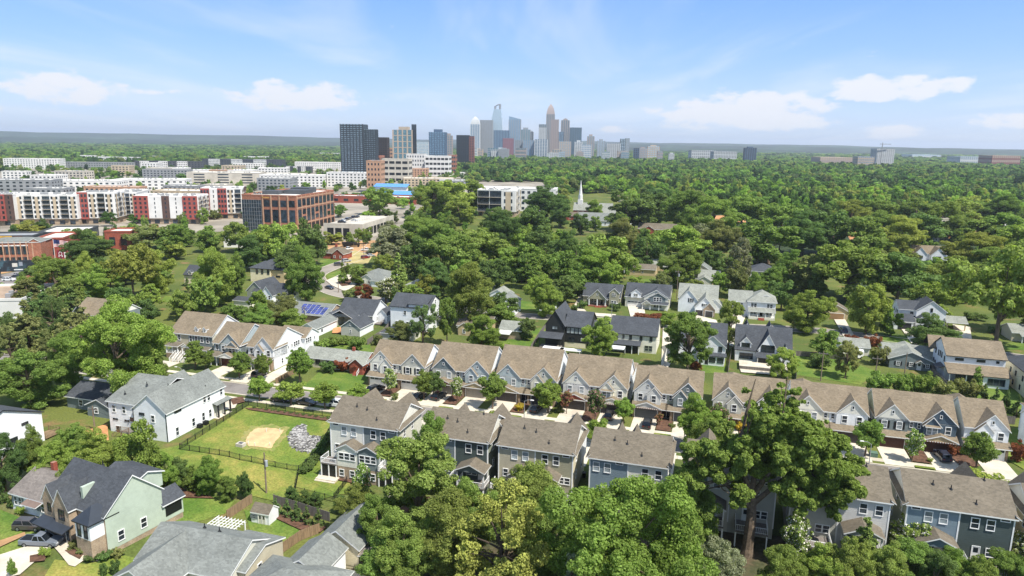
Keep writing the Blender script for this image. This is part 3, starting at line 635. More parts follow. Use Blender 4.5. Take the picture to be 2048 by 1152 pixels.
# left end of the same row
def left_row():
    h = house('townhouse_pair', 'grey and cream townhouse pair with two dormers and long white stairs', -146.5, 156.5, 0, cat='townhouse', group='townhouses along the far side of the street')
    walls(h, 0, 6, 0, 13, 0, 7.0, 4.4, 'x', S['taupe'], S['ice']); walls(h, 6.001, 14, .003, 13, 0, 7.0, 4.4, 'x', S['slate'], M_WHITE, {'R': S['lightgrey']})
    gable_roof(h, 0, 14, 0, 13, 7.0, 4.4, 'x', M_ROOF_TAN)
    for x in (1.2, 2.9): win(h, 'F', x, 5.6, .8, 1.5, 0)
    for x in (6.8, 8.6, 10.5, 12.4): win(h, 'F', x, 5.6, .85, 1.6, 0)
    for x in (8.3, 11.0):
        vol(h, x - .55, x + .55, .6, 4.5, 7.2, 8.4, .6, 'y', M_WHITE, M_ROOF_TAN, o=.15, ro=.15); win(h, 'F', x, 8.0, .5, .8, .6)
    shed(h, 0, 4, -2.2, 0, 3.6, 4.1, M_ROOF_BRN); posts(h, (.2, 2.0, 3.8), -2, 1.4, 3.5, M_TRIM); railing(h, [(0, -2.1), (4, -2.1)], 1.4); box(h, 'porch_floor', 0, 4, -2.2, 0, 0, 1.4, M_STONE)
    vol(h, 5.1, 7.6, -1.9, 0, 3.4, 3.6, .7, 'y', M_TRIM, M_ROOF_BRN, o=.2, ro=.15); posts(h, (5.2, 7.5), -1.8, 1.4, 3.5, M_TRIM)
    shed(h, 9, 13.6, -2.0, 0, 3.3, 3.7, M_ROOF_BRN); posts(h, (9.2, 13.4), -1.9, 1.2, 3.2, M_TRIM); railing(h, [(9, -2), (13.6, -2)], 1.2); win(h, 'F', 11.3, 2.6, .9, 1.5, 0, n=3)
    for x in (3.2, 5.0, 7.0):
        steps(h, x, x + 1.1, -2.2, 8, 1.5, M_CONC); railing(h, [(x, -2.2, 1.4), (x, -4.7, 0)], 0); railing(h, [(x + 1.1, -2.2, 1.4), (x + 1.1, -4.7, 0)], 0)
    h = house('townhouse_pair', 'charcoal gabled townhouse pair left of the big maple', -190.5, 164.5, 0, cat='townhouse', group='townhouses along the far side of the street')
    walls(h, 0, 14, 0, 12, 0, 7.0, 3.6, 'x', S['slate'], S['ice']); gable_roof(h, 0, 14, 0, 12, 7.0, 3.6, 'x', M_ROOF_TAN)
    vol(h, .5, 6, -.6, 5, 3.4, 7, 2.8, 'y', S['navy'], M_ROOF_TAN)
    for x in (1.6, 3.2, 4.8): win(h, 'F', x, 5.5, .8, 1.5, -.6)
    shed(h, 0, 8, -2.6, 0, 3.3, 3.8, M_ROOF_BRN); posts(h, (.2, 2.5, 5, 7.8), -2.5, .5, 3.3, M_TRIM); railing(h, [(0, -2.5), (5, -2.5)], .5)
    for x in (9, 12): win(h, 'F', x, 5.5, .9, 1.5, 0)
    for k, (u, c, sd, lb, gr) in enumerate([(-130.6, S['blue'], S['blue'], 'steel blue townhouse with brown garage and shed awning window', G_BROWN), (-119.6, M_WHITE, M_WHITE, 'tall white townhouse with long windowed side wall beside the brick ranch', G_DARK)]):
        h = house('townhouse', lb, u, 154.6, 0, cat='townhouse', group='townhouses along the far side of the street')
        W = 8.6 if k == 0 else 8.0
        vol(h, 0, W, 0, 14, 0, 6.0, 4.2, 'x', c, M_ROOF_TAN, sides={'R': sd}, rp=.45); vol(h, 2.4, W, -.35, 6, 2.9, 5.9, 3.0, 'y', c, M_ROOF_TAN, o=.3)
        vol(h, (4.6 if k == 0 else 2.4), (W - .3 if k == 0 else 5.2), -.8, 2.5, 2.9, 5.2, 1.7, 'y', c, M_ROOF_TAN, o=.25)
        vol(h, .5, W + 1.2, 13, 17 + k * 3, 0, 5.6, 2.0, 'x', sd, M_ROOF_TAN)
        win(h, 'F', 6.5 if k == 0 else 3.8, 4.4, .85, 1.4, -.8, n=2 - k); win(h, 'F', 3.4 if k == 0 else 6.6, 4.5, .9, 1.5, -.35); win(h, 'F', 1.1, 4.6, .8, 1.3, 0)
        if k == 0: shed(h, 4.7, W - .4, -1.3, -.82, 5.3, 5.6, M_ROOF_BRN, name='awning')
        box(h, 'garage_wall', 2.5, W - .01, -1.4, -.36, 0, 2.9, M_STONE); shed(h, 0, W, -2.2, -.02, 2.8, 3.6, M_ROOF_BRN, name='skirt_roof'); garage(h, W - 3.0, 0, 4.6, -1.41, gr)
        vol(h, W - 5.6, W - .4, -2.6, -.8, 2.6, 2.85, 1.1, 'y', M_TRIM, M_ROOF_TAN, o=.3, ro=.15); posts(h, (.3, 2.2), -2.0, 0, 2.75, M_TRIM)
        if k:
            for y, n_ in ((6.5, 1), (8.2, 1), (10.5, 3), (14.6, 3), (17.6, 1)): win(h, 'R', y, 4.6, .75 if n_ > 1 else .5, 1.3 if n_ > 1 else .7, W if y < 13 else W + 1.2, n=n_)
            for y in (3.5, 9.8, 11.2): win(h, 'R', y, 1.6, .7, 1.3, W)
        else:
            for y in (5.5, 7.5): win(h, 'R', y, 5.8, .5, .5, W)
left_row()

# ------------------------------------------------------------------ the near row: backs of paired houses, garden level lower
def near_pair(u, label, cl, cr, porch, side=None, v=111.0, W=13.9, sideL=None, low=None, peaks=None):
    h = house('townhouse_pair', label, u, v, 0, cat='townhouse', group='townhouses seen from behind across the near side of the street')
    Z0 = -2.45; roof = M_ROOF_BRN; low = low or M_BRICKT
    walls(h, 0, W / 2, 0, 11, Z0, 8.2, 3.0, 'x', cl, M_TRIM if not sideL else S['ice'], {'L': sideL or cl}); walls(h, W / 2 + .001, W, .003, 11, Z0, 8.2, 3.0, 'x', cr, S['ice'], {'R': side or S['lightgrey']})
    gable_roof(h, 0, W, 0, 11, 8.2, 3.0, 'x', roof, o=.45, ro=.35)
    b = MB()                                                         # pent roofs at the foot of both gables
    b2 = MB(); slab(b, [(W + .75, -.4, 8.0), (W + .75, 11.4, 8.0), (W + .002, 11.4, 8.5), (W + .002, -.4, 8.5)], .12); slab(b2, [(-.002, -.4, 8.5), (-.002, 11.4, 8.5), (-.75, 11.4, 8.0), (-.75, -.4, 8.0)], .12)
    b.build('pent_roof', [roof, M_TRIM], h); b2.build('pent_roof', [roof, M_TRIM], h)
    for x0, x1 in (peaks or ((.8, 5.4), (W - 5.4, W - .8))): vol(h, x0, x1, 7, 12.4, 3, 8.0, 2.7 if x1 - x0 > 3 else 1.9, 'y', M_WHITE, roof, o=.3, ro=.2)
    for x, c in ((2.9, 0), (4.9, 0), (W - 4.9, 1), (W - 2.9, 1)) if porch != 'b' else ((1.1, 0), (3.0, 0), (W - 3.6, 1), (W - 1.4, 1)):
        win(h, 'F', x, 6.45, .95, 1.55, 0, gl=M_BLIND if c == 0 else M_GLASS)
    for x in ((1.15, W - 1.15) if porch != 'b' else (5.0,)): win(h, 'F', x, 7.55, 1.1, .3, 0, bars='')
    for x in (-.0, W / 2, W): box(h, 'corner_board', x - .1, x + .1, -.05, .1 if 0 < x < W else .12, 0, 8.1, M_TRIM)
    for y, zz in ((3, 6.2), (6.5, 6.4), (3.2, 2.9), (8, 2.8)): win(h, 'R', y, zz, .8, 1.3, W); win(h, 'L', y, zz, .8, 1.3, 0)
    vents(h, [(W * .28, 3.4, 10.3), (W * .45, 3.0, 10.05), (W * .66, 1.2, 9.05), (W * .8, 5.2, 11.2)][:3 + int(abs(u)) % 2])
    if porch == 'a':                                                  # enclosed double bay over masonry, decks both sides
        for x0, x1, c in ((2.7, 6.93, cl), (6.97, 11.2, cr)):
            walls(h, x0, x1, -2.6, 0, .55, 4.0, 0, 'y', c); walls(h, x0 + .02, x1 - .02, -2.58, 0, Z0, .55, 0, 'y', low)
            vol(h, x0, x1, -2.601, -.0, 4.0, 4.02, 1.1, 'y', c, roof, o=.3, ro=.3)
            win(h, 'F', (x0 + x1) / 2, 2.6, .95, 1.25, -2.6, n=3)
            for k in (-1.2, 1.0): win(h, 'F', (x0 + x1) / 2 + k, -.75, .85, 1.2, -2.58)
        win(h, 'F', W - 1.4, 2.9, .85, 1.1, 0, n=2); win(h, 'F', 1.3, 2.9, .8, 1.3, 0)
        for x0, x1 in ((-.7, 2.65), (11.25, W + .3)):
            box(h, 'deck_floor', x0, x1, -2.9, -.02, .6, .8, M_WOODG); railing(h, [(x0 + .05, -.05), (x0 + .05, -2.85), (x1 - .05, -2.85)], .8)
            posts(h, (x0 + .12, (x0 + x1) / 2, x1 - .12), -2.78, Z0, .6, M_TRIM, .16)
            box(h, 'screen', x0 + .15, x1 - .15, -2.72, -2.68, Z0 + .1, .55, M_BLACK)
        door(h, 'R', -1.4, .85, 11.2, M_TRIM)
    else:                                                             # one covered porch and one open deck, white railings
        xs = (1.2, 6.3) if porch in 'cd' else (7.6, 12.8)
        x0, x1 = xs; z = .7
        box(h, 'deck_floor', x0, x1, -3.2, -.02, z - .25, z, M_WOODG); vol(h, x0 + .1, x1 - .1, -3.2, 0, 3.45, 3.75, 1.15, 'y', cl, roof, o=.35, ro=.3)
        posts(h, (x0 + .15, x1 - .15), -3.05, Z0, 3.45, M_TRIM, .22); railing(h, [(x0 + .1, -.05), (x0 + .1, -3.1), (x1 - .1, -3.1), (x1 - .1, -.05)], z)
        door(h, 'F', (x0 + x1) / 2 + 1, z, -.012, M_TRIM); win(h, 'F', (x0 + x1) / 2 - .8, z + 1.5, .8, 1.3, -.012, n=2)
        x0, x1 = (8.0, 13.0) if porch in 'cd' else (1.0, 6.0)
        box(h, 'deck_floor', x0, x1, -3.6, -.02, z - .25, z, M_WOODG); railing(h, [(x0 + .1, -.05), (x0 + .1, -3.5), (x1 - .1, -3.5), (x1 - .1, -.05)], z); posts(h, (x0 + .15, x1 - .15), -3.4, Z0, z - .25, M_TRIM, .2)
        door(h, 'F', x0 + 1.6, z, -.012, M_TRIM); win(h, 'F', x0 + 3.9, z + 1.4, .85, 1.2, 0, n=2)
        for x in (3, 10): win(h, 'F', x, -.9, .9, 1.3, 0)
    return h
near_pair(-68.5, 'pale blue and slate house pair with brick bays and screened porch by the fenced yard', S['ice'], S['slate'], 'a')
near_pair(-49.4, 'dark green house pair with gabled porch behind the tall young tree', S['slate'], S['darkgreen'], 'b', side=S['sage'], W=12.4, peaks=((9.0, 13.4), (2.6, 4.6)))
near_pair(-34.9, 'taupe house pair with double gabled rear bay and white deck', S['taupe'], S['olive'], 'a', side=S['cream'], W=13.3, peaks=((9.4, 13.4),))
near_pair(-18.6, 'midblue and pale grey house pair rising behind the bright maple', S['midblue'], S['ice'], 'b', W=12.9, peaks=((2.6, 4.6), (5.4, 7.4)))
near_pair(-2.6, 'pale grey house pair hidden behind the tall oak crown', S['lightgrey'], S['grey'], 'c')
near_pair(13.4, 'grey and blue house pair with small porch gables right of the oak', S['grey'], S['lavender'], 'b', v=109.6, peaks=((2.0, 4.2),))
near_pair(29.7, 'mid blue and dark green house pair with covered porch and open white deck', S['midblue'], S['darkgreen'], 'c', side=S['cream'], sideL=S['sage'], v=110, peaks=((8.6, 12.8),))
near_pair(46.0, 'cream sided house pair cut by the lower right edge', S['cream'], S['cream'], 'c', v=110, sideL=S['cream'])

# ------------------------------------------------------------------ white modern duplex beside the fenced yard
def white_duplex():
    h = house('duplex_house', 'large white duplex with pale grey roof beside the fenced yard', -119.4, 108.0, 0)
    vol(h, 7.2, 15.4, 0, 17.4, -.6, 6.3, 3.3, 'y', M_WHITE, M_ROOF_GRY, edge=M_TRIM, o=.35)
    walls(h, 0, 7.2, .9, 17, -.6, 6.8, 0, 'x', M_WHITE); gable_roof(h, 0, 9.5, .9, 17, 6.8, 3.0, 'x', M_ROOF_GRY, o=.4, ro=.4, rp=.55)
    vol(h, 1.5, 6.5, 12, 18.0, -.3, 6.2, 2.2, 'y', M_WHITE, M_ROOF_GRY)
    K = M_DTRIM
    win(h, 'F', 9.4, 5.3, 1.1, .35, 0, fr=K, bars=''); win(h, 'F', 12.1, 4.6, .8, 1.4, 0); win(h, 'F', 10.2, 1.7, .7, .8, 0)
    for x in (1.4, 4.0): win(h, 'F', x, 5.2, .75, 1.4, .9)
    for x in (1.2, 1.9, 4.2, 4.9): win(h, 'F', x, 2.9, .42, .22, .9, bars='', fr=K)
    door(h, 'F', 5.9, 1.6, .88, M_TRIM, 1.4, 2.3); door(h, 'F', 2.0, -.4, .88, mat('door_wood', '#6b4a38', .6), 1.0, 1.8)
    box(h, 'deck_floor', 4.9, 7.1, -1.4, .88, 1.3, 1.5, M_WOODG); railing(h, [(7.0, -1.3), (5.0, -1.3, 1.5), (2.6, -1.3, -.4)], 1.5, M_WOOD); posts(h, (5.0, 7.0), -1.3, -.5, 1.3, M_WOOD)
    for y, zz, w, hh in ((3.2, 5.6, 1.7, .45), (11.0, 5.3, .75, 1.4), (12.3, 5.3, .75, 1.4), (16.3, 5.2, .7, 1.4), (2.6, 1.3, .75, 1.7), (7.3, 1.5, .75, 1.7), (10.3, 1.6, .75, 1.7), (12.4, 1.6, .7, 1.6)):
        win(h, 'R', y, zz, w, hh, 15.4, fr=K if hh < .5 else M_TRIM, bars='' if hh < .5 else 'h')
    box(h, 'porch_recess', 15.3, 15.42, 13.6, 16.9, .2, 2.9, S['lightgrey']); box(h, 'porch_floor', 15.4, 16.6, 13.4, 18.2, -.3, .05, M_CONC)
    for y in (14.0, 16.0, 17.9): link('porch_post', cached('dpost', lambda: MB().box(-.14, .14, -.14, .14, 0, 3.0).mesh('porch_post', M_DTRIM)), h, (16.3, y, 0))
    b = MB(); slab(b, [(15.3, 13.3, 3.5), (16.6, 13.3, 3.1), (16.6, 18.4, 3.1), (15.3, 18.4, 3.5)], .15); b.build('porch_roof', [M_ROOF_GRY, M_DTRIM], h)
    for y in (-.12, ): 
        for x in (7.25, 15.38): box(h, 'downspout', x - .06, x + .06, -.1, .02, -.5, 6.2, M_DTRIM)
    vents(h, [(10.9, 6, 9.5), (14.2, 13, 7.2), (2.5, 3, 7.9), (5.4, 6, 9.2)])
    for y in (8.2, 10.0): tag(MB().box(-.45, .45, -.45, .45, 0, .8).box(-.38, .38, -.38, .38, .8, .86).build('air_conditioner', M_BLACK, None, loc=at_uv(-119.4 + 16.2, 108 + y), rz=TH), 'dark air conditioner unit, %s one along the white duplex wall' % ('nearer' if y < 9 else 'farther'), 'air conditioner', 'air conditioners by the white duplex')
white_duplex()

# ------------------------------------------------------------------ the other houses, each on its own
def misc_houses():
    M_DECK_ = M_CONC
    K = M_DTRIM; DK = M_ROOF_DRK
    # left edge white house
    h = house('house', 'white house with charcoal roof cut by the left edge', -146.0, 85.5, -.5)
    vol(h, 0, 18.0, 0, 15.5, -.5, 6.6, 3.2, 'x', M_WHITE, DK, edge=K); win(h, 'R', 9.0, 3.0, .8, 1.2, 18.0, n=2, fr=K); win(h, 'R', 5.6, 5.4, 1.3, .3, 18.0, bars='', fr=K); win(h, 'R', 11.8, 5.6, 1.2, .3, 18.0, bars='', fr=K)
    box(h, 'deck_floor', 15.0, 18.2, 15.6, 19, .8, 1.0, M_WOOD); railing(h, [(18.1, 15.7), (18.1, 18.9), (15.1, 18.9)], 1.0, M_WOOD); posts(h, (15.2, 18.0), 18.8, -.5, .8, M_WOOD)
    # small grey house under the big maple
    h = house('house', 'small grey house with dark roof behind the white duplex', -139.5, 116.5, -.3)
    vol(h, 0, 14, 0, 9, 0, 3.2, 1.9, 'x', S['slate'], DK, o=.5); vol(h, 8.5, 14.5, -2.5, 4, 0, 3.0, 1.4, 'y', S['slate'], DK); win(h, 'F', 4, 1.8, 1, 1.3, 0); win(h, 'F', 11, 1.8, .9, 1.2, -2.5)
    # brick and pale green house
    h = house('house', 'two storey tan brick and pale green house with dark roof, bottom left', -96.6, 75.6, 0, rz=-9)
    vol(h, 0, 13.2, 0, 9.5, 0, 5.9, 4.3, 'x', M_BRICKT, DK, gend=S['mint'], sides={'R': S['mint'], 'B': S['mint']}, o=.35)
    box(h, 'foundation', .05, 13.15, .05, 13.1, -2.6, -.01, M_BRICKT); box(h, 'foundation', 9.65, 12.85, -2.15, .04, -2, -.01, M_BRICKT)
    vol(h, .3, 3.3, -1.0, 5, 0, 6.2, 2.4, 'y', M_BRICKT, DK, o=.25, ro=.2); vol(h, 3.6, 7.0, -1.4, 5.5, 0, 6.0, 2.8, 'y', M_BRICKT, DK, o=.25, ro=.2)
    walls(h, 9.6, 12.9, -2.2, .2, 0, 2.8, 0, 'x', M_BRICKT); walls(h, 9.6, 12.9, -2.2, .2, 2.8, 5.4, 0, 'x', M_WHITE); hip_roof(h, 9.6, 12.9, -2.2, 2.0, 5.4, 1.9, M_ROOF_MET, K, .3)
    win(h, 'F', 10.5, 4.1, .7, 2.0, -2.2, fr=K); win(h, 'F', 12.0, 4.1, .7, 2.0, -2.2, fr=K); win(h, 'L', -1.0, 4.1, .7, 1.8, 9.6, fr=K)
    shed(h, .2, 7.0, -2.6, -1.0, 2.7, 3.3, M_ROOF_MET, K, 'awning'); garage(h, 3.4, .02, 4.9, -1.42, G_DARK); win(h, 'F', 1.8, 4.9, .7, 1.3, -1.0, fr=K); win(h, 'F', 5.3, 4.7, 1.2, 1.5, -1.4, fr=K, bars='hv'); win(h, 'F', 8.2, 5.0, .6, 1.2, 0); win(h, 'F', 6.3, 1.6, .5, 1.6, -1.42, fr=K)
    box(h, 'entry_recess', 7.8, 8.8, -.05, .02, .1, 2.5, K); door(h, 'F', 8.3, .1, -.051, mat('door_dark', '#2d221c', .5))
    for y, z in ((2.2, 1.6), (6.0, 1.7)): win(h, 'R', y, z, .9, 1.5, 13.2)
    vol(h, 5.5, 12.5, 5.2, 10.4, 5.9, 8.3, 1.0, 'x', S['mint'], DK, o=.35); box(h, 'rake_wall', 6.9, 7.4, .8, 4.5, 6, 8.6, S['mint'])
    vol(h, 9.5, 13.2, 9.5, 13.2, 0, 3.1, 1.4, 'y', S['mint'], DK); box(h, 'screen', 13.21, 13.26, 9.9, 12.9, .7, 2.8, M_BLACK); vents(h, [(4, 6.5, 9.2)])
    # white bungalow
    h = house('house', 'white bungalow with brown shingle roof and red chimney, lower left', -108.4, 78.6, 0, rz=-5)
    vol(h, 0, 8.4, 0, 9, 0, 3.1, 2.3, 'x', M_WHITE, shingle('roof_weathered', '#77706a'), gend=M_TRIM, o=.35); vol(h, 8.4, 11.6, 1.5, 6.5, 0, 2.7, 1.2, 'x', M_WHITE, M_ROOF_LGT, gend=M_TRIM)
    for y in (2.2, 3.5, 4.8): win(h, 'R', y, 1.7, 1.0, 1.1, 11.6)
    for x in (1.0, 2.0, 5.5, 7.4): win(h, 'F', x, 1.8, .7, 1.4, 0, shut=S['slate'])
    for x in (9.2, 10.6): win(h, 'F', x, 1.7, .95, 1.1, 1.5)
    box(h, 'chimney', 2.6, 3.3, 5.2, 5.9, 4.2, 6.5, M_BRICKR); steps(h, 9.4, 10.6, 1.5, 4, .8, M_TRIM); railing(h, [(9.4, 1.5, .7), (9.4, .2, 0)], 0); railing(h, [(10.6, 1.5, .7), (10.6, .2, 0)], 0)
    shed(h, 4.6, 7.6, -1.3, 0, 2.6, 3.0, mat('awning_rust', '#77665c', .7), name='awning')
    # grey roofed ranch at the bottom edge with pergola
    h = house('house', 'low grey house with broad pale grey roof and white pergola, bottom edge', -75.0, 68.5, -.6, rz=0)
    vol(h, 0, 15, 2, 12, 0, 3.2, 2.6, 'x', S['lightgrey'], M_ROOF_GRY, o=.5); vol(h, .4, 8.5, -3.5, 7, 0, 3.2, 2.4, 'y', S['lightgrey'], M_ROOF_GRY, o=.45); vol(h, 10.2, 16.2, 4, 12.5, 0, 3.2, 1.4, 'x', S['taupe'], M_ROOF_GRY, o=.4)
    box(h, 'foundation', .05, 14.9, 2.05, 11.9, -2.4, -.01, S['lightgrey']); box(h, 'foundation', 10.3, 16.1, 4.1, 12.4, -2.4, -.02, S['taupe'])
    for x in (10.4, 12.6): win(h, 'F', x, 1.8, .6, 1.3, 2)
    win(h, 'R', 7, 1.9, .8, 1.0, 16.2); win(h, 'F', 4.5, 1.8, 1.2, 1.4, -3.5); vents(h, [(6, 8.5, 5.4), (9, 8, 5.6)])
    pg = thing('pergola', 'white slatted pergola behind the low grey house', 'pergola', at_uv(-74.6, 81.2), TH)
    for k in range(9): box(pg, 'slat', .1 + k * .62, .16 + k * .62, -.2, 5.3, 2.62, 2.76, M_TRIM)
    for k in range(8): box(pg, 'beam', -.1, 5.4, .1 + k * .70, .15 + k * .70, 2.5, 2.62, M_TRIM)
    posts(pg, (.1, 2.7, 5.2), .15, 0, 2.5, M_TRIM, .16, 'post'); posts(pg, (.1, 2.7, 5.2), 5.0, 0, 2.5, M_TRIM, .16, 'post')
    # cluster of grey roofs at the bottom, left of the big trees
    h = house('house', 'grey hip roofed house at the bottom edge beside the wood fence', -57.5, 66.5, -1.4)
    vol(h, 0, 12, 0, 10.5, 0, 3.6, 2.6, 'x', M_WHITE, M_ROOF_GRY, hip=True, o=.5); vol(h, 2.4, 8.2, 9, 16, 0, 3.4, 1.7, 'y', M_WHITE, M_ROOF_GRY, o=.4); vol(h, 11, 16, 2, 8.5, 0, 3.0, 1.2, 'x', M_WHITE, M_ROOF_GRY, hip=True); box(h, 'foundation', .1, 15.9, .1, 15.9, -1.4, -.01, M_DECK_)
    h = house('garage_building', 'cream detached garage with weathered grey roof under overhanging branches', -54.8, 83.6, -1.6, cat='garage')
    vol(h, 0, 7.0, 0, 8.5, 0, 3.0, 2.3, 'y', S['cream'], M_ROOF_GRY, o=.35); box(h, 'foundation', .05, 6.95, .05, 8.45, -1.2, -.01, S['cream']); win(h, 'R', 3.6, 1.7, .6, 1.1, 7.0, fr=K); win(h, 'F', 2.0, 2.2, .5, .9, 0, fr=K); shed(h, 7.0, 8.2, .2, 2, 1.9, 2.3, M_WOODG, name='lean_to')
    # garden shed
    h = house('garden_shed', 'small white shed with brown roof and louvred double doors by the wood fence', -71.4, 90.4, None, cat='shed')
    vol(h, 0, 3.4, 0, 2.6, 0, 2.0, 1.0, 'x', M_WHITE, M_ROOF_BRN, o=.15, ro=.12); win(h, 'F', .55, 1.2, .4, .6, 0, bars='hv', fr=S['slate'], shut=S['slate'])
    for x in (1.7, 2.4): door(h, 'F', x, .1, -.012, S['lightgrey'], .6, 1.6)
    # brick ranch on the street lawn
    h = house('house', 'long red brick ranch with grey roof above its green front lawn', -106.2, 160.0, 0)
    vol(h, 0, 18.5, 0, 7.5, 0, 2.9, 1.7, 'x', M_BRICKR, M_ROOF_LGT, sides={'F': S['taupe']}, o=.5, edge=M_TRIM); vol(h, 15, 18.8, -1.8, 3, 0, 2.8, 1.5, 'y', M_BRICKR, M_ROOF_LGT, o=.25)
    for x in (2.0, 4.4, 8, 11.5): win(h, 'F', x, 1.7, 1.2, 1.2, 0, fr=K)
    win(h, 'R', 1.0, 1.6, .8, 1.2, 18.8); steps(h, 16.3, 17.7, -1.8, 4, .8, M_BRICKR); railing(h, [(17.7, -1.8, .7), (17.7, -3, 0)], 0); box(h, 'chimney', 13, 13.7, 3.4, 4, 3.8, 5.6, M_BRICKR)
    # grey gabled house, its garage and neighbours on the left centre
    h = house('house', 'grey house with wide dark roof and white gable end left of the tall white house', -124.5, 199.6, 0)
    vol(h, 2.5, 15.5, 5.5, 17, 0, 3.6, 3.9, 'x', S['grey'], DK, gend=M_WHITE, sides={'R': M_WHITE}, o=.5); vol(h, 0, 4.6, 0, 7, 0, 3.0, 1.5, 'y', S['grey'], DK); win(h, 'F', 2.3, 1.7, .8, 1.4, 0, n=3)
    gable_roof(h, 1.5, 10.5, 1.0, 10, 3.2, 2.3, 'y', DK, name='porch_roof'); box(h, 'gable_panel', 2.6, 9.4, 1.2, 1.35, 3.3, 4.3, S['slate']); posts(h, (10.2,), 1.2, 0, 3.2, M_TRIM); vol(h, 15.5, 19, 9, 17, 0, 3.2, 1.8, 'y', M_WHITE, DK)
    for y in (8.5, 11, 12.2): win(h, 'R', y, 1.8, .6, 1.1, 15.5)
    win(h, 'R', 15, 1.8, .7, 1.2, 19, n=3); box(h, 'deck_floor', 15.6, 18, 6.4, 8.9, .2, .5, M_WOODG); railing(h, [(18, 6.5), (18, 8.9)], .5, M_WOOD)
    h = house('garage_building', 'grey gabled garage with dark roof in front of the grey house', -112.8, 191.2, 0, cat='garage'); vol(h, 0, 6.6, 0, 9, 0, 2.9, 2.3, 'y', S['grey'], DK, gend=S['slate'], sides={'R': M_WHITE}); win(h, 'F', 3.4, 1.5, .6, .9, 0); win(h, 'F', 3.3, 3.7, .4, .7, 0, bars='')
    h = house('garage_building', 'low dark hip roofed garage between the townhouses and the tall white house', -97.6, 189.0, 0, cat='garage'); vol(h, 0, 9, 0, 9, 0, 2.9, 2.0, 'x', S['lightgrey'], DK, hip=True); win(h, 'F', 3.4, 1.4, 1, 1.1, 0, fr=K)
    h = house('house', 'tall white three storey house with charcoal roof behind the dark pine', -101.6, 203.5, 0)
    vol(h, 0, 13.5, 0, 11, 0, 7.9, 3.2, 'x', M_WHITE, DK, o=.4, edge=K); shed(h, 6.5, 12.8, -.3, 5, 9.0, 10.9, DK, K, 'dormer_roof'); box(h, 'dormer_wall', 6.6, 12.7, -.12, 3, 7.7, 8.95, M_WHITE)
    for x, z in ((5.2, 5.8), (2.2, 2.2), (6.0, 2.2), (10, 5.8)): win(h, 'F', x, z, .85, 1.3, 0)
    for y, z in ((3, 5.5), (7, 5.5), (5.5, 9.0), (5, 2)): win(h, 'R', y, z, .8, 1.3, 13.5)
    box(h, 'balcony', 13.5, 15, 6, 10, 2.7, 2.9, M_WOODG); railing(h, [(15, 6), (15, 10)], 2.9, K)
    h = house('house', 'brick fronted house with a grid of solar panels on its grey roof', -139.0, 199.5, 0)
    vol(h, 0, 15, 2, 14, 0, 3.0, 2.6, 'x', M_BRICKT, M_ROOF_GRY, o=.5); vol(h, 1, 5.5, -.6, 6, 0, 3.0, 1.6, 'y', M_BRICKT, M_ROOF_GRY); win(h, 'F', 3.2, 1.5, .7, 1.4, -.6, n=2)
    MS = glass('solar_cell', '#39427a', .25); pm = MB().box(-.78, .78, -.46, .46, 0, .06).box(-.8, .8, -.48, .48, -.03, .02, 1).mesh('solar_panel', [MS, M_TRIM]); sl = math.atan2(2.6, 6)
    for r_ in range(5):
        for c in range(6 if r_ < 4 else 4):
            o = link('solar_panel', pm, h, (4.2 + c * 1.72 + (r_ % 2) * .0, 2.5 + r_ * 1.02 * math.cos(sl), 3.38 + r_ * 1.02 * math.sin(sl))); o.rotation_euler = (sl, 0, 0)
    h = house('garage_building', 'long pale garage with grey roof below the solar panel house', -124.0, 185.8, 0, cat='garage'); vol(h, 0, 5.2, 0, 13, 0, 2.9, 1.5, 'y', M_WHITE, M_ROOF_GRY); win(h, 'R', 4, 1.4, .6, .7, 5.2, fr=K)
    # pale grey and white cluster beyond the maple
    h = house('house', 'light grey house with charcoal roof and white front gable near the bend', -167.5, 214.5, 0)
    vol(h, 3.5, 17, 2, 11, 0, 5.2, 3.2, 'x', S['lightgrey'], DK, o=.4); vol(h, 8.8, 13.4, -.2, 7, 0, 5.2, 3.0, 'y', M_WHITE, DK, o=.3); vol(h, 0, 7, 3.5, 15, 0, 5.4, 3.4, 'y', S['sage'], DK); vol(h, -1.5, 5.5, -2.5, 3.5, 0, 2.8, .8, 'x', S['palegrey'], DK); vol(h, 15.5, 20, 1.5, 8, 0, 3.2, 1.8, 'x', M_WHITE, DK)
    for x, z in ((5.8, 4.2), (6.3, 1.5)): win(h, 'F', x, z, .7, 1.3, 2)
    win(h, 'F', 10.2, 4.2, .8, 1.3, -.2); win(h, 'F', 12.3, 4.2, .8, 1.3, -.2); win(h, 'F', 18, 1.7, .8, 1.3, 1.5, n=2); win(h, 'F', 5.4, 6.4, .8, .6, 3.5); win(h, 'F', 5.4, 4.0, .8, .6, 3.5); door(h, 'F', 7.6, .2, 1.95, S['slate'], 1.2)
    h = house('house', 'cream stucco house with charcoal hip roof and arched windows', -193.0, 256.5, 0)
    vol(h, 0, 14, 3, 13, 0, 6.3, 3.2, 'x', S['cream'], DK, hip=True, o=.5, edge=K); vol(h, -1, 9, -1, 8, 0, 6.1, 2.6, 'x', S['cream'], DK, hip=True, o=.5, edge=K); vol(h, 9, 15.5, -.5, 7, 0, 6.0, 2.4, 'x', S['tan'], DK, edge=K); shed(h, 10.5, 13.8, .3, 2.6, 7.3, 8.5, DK, K, 'dormer_roof')
    for x in (2.4, 5.0, 8.0): win(h, 'F', x, 4.7, .9, 1.9, -1, fr=K, bars='')
    win(h, 'F', 12.5, 3, 2, .5, -.5, fr=K, bars='')
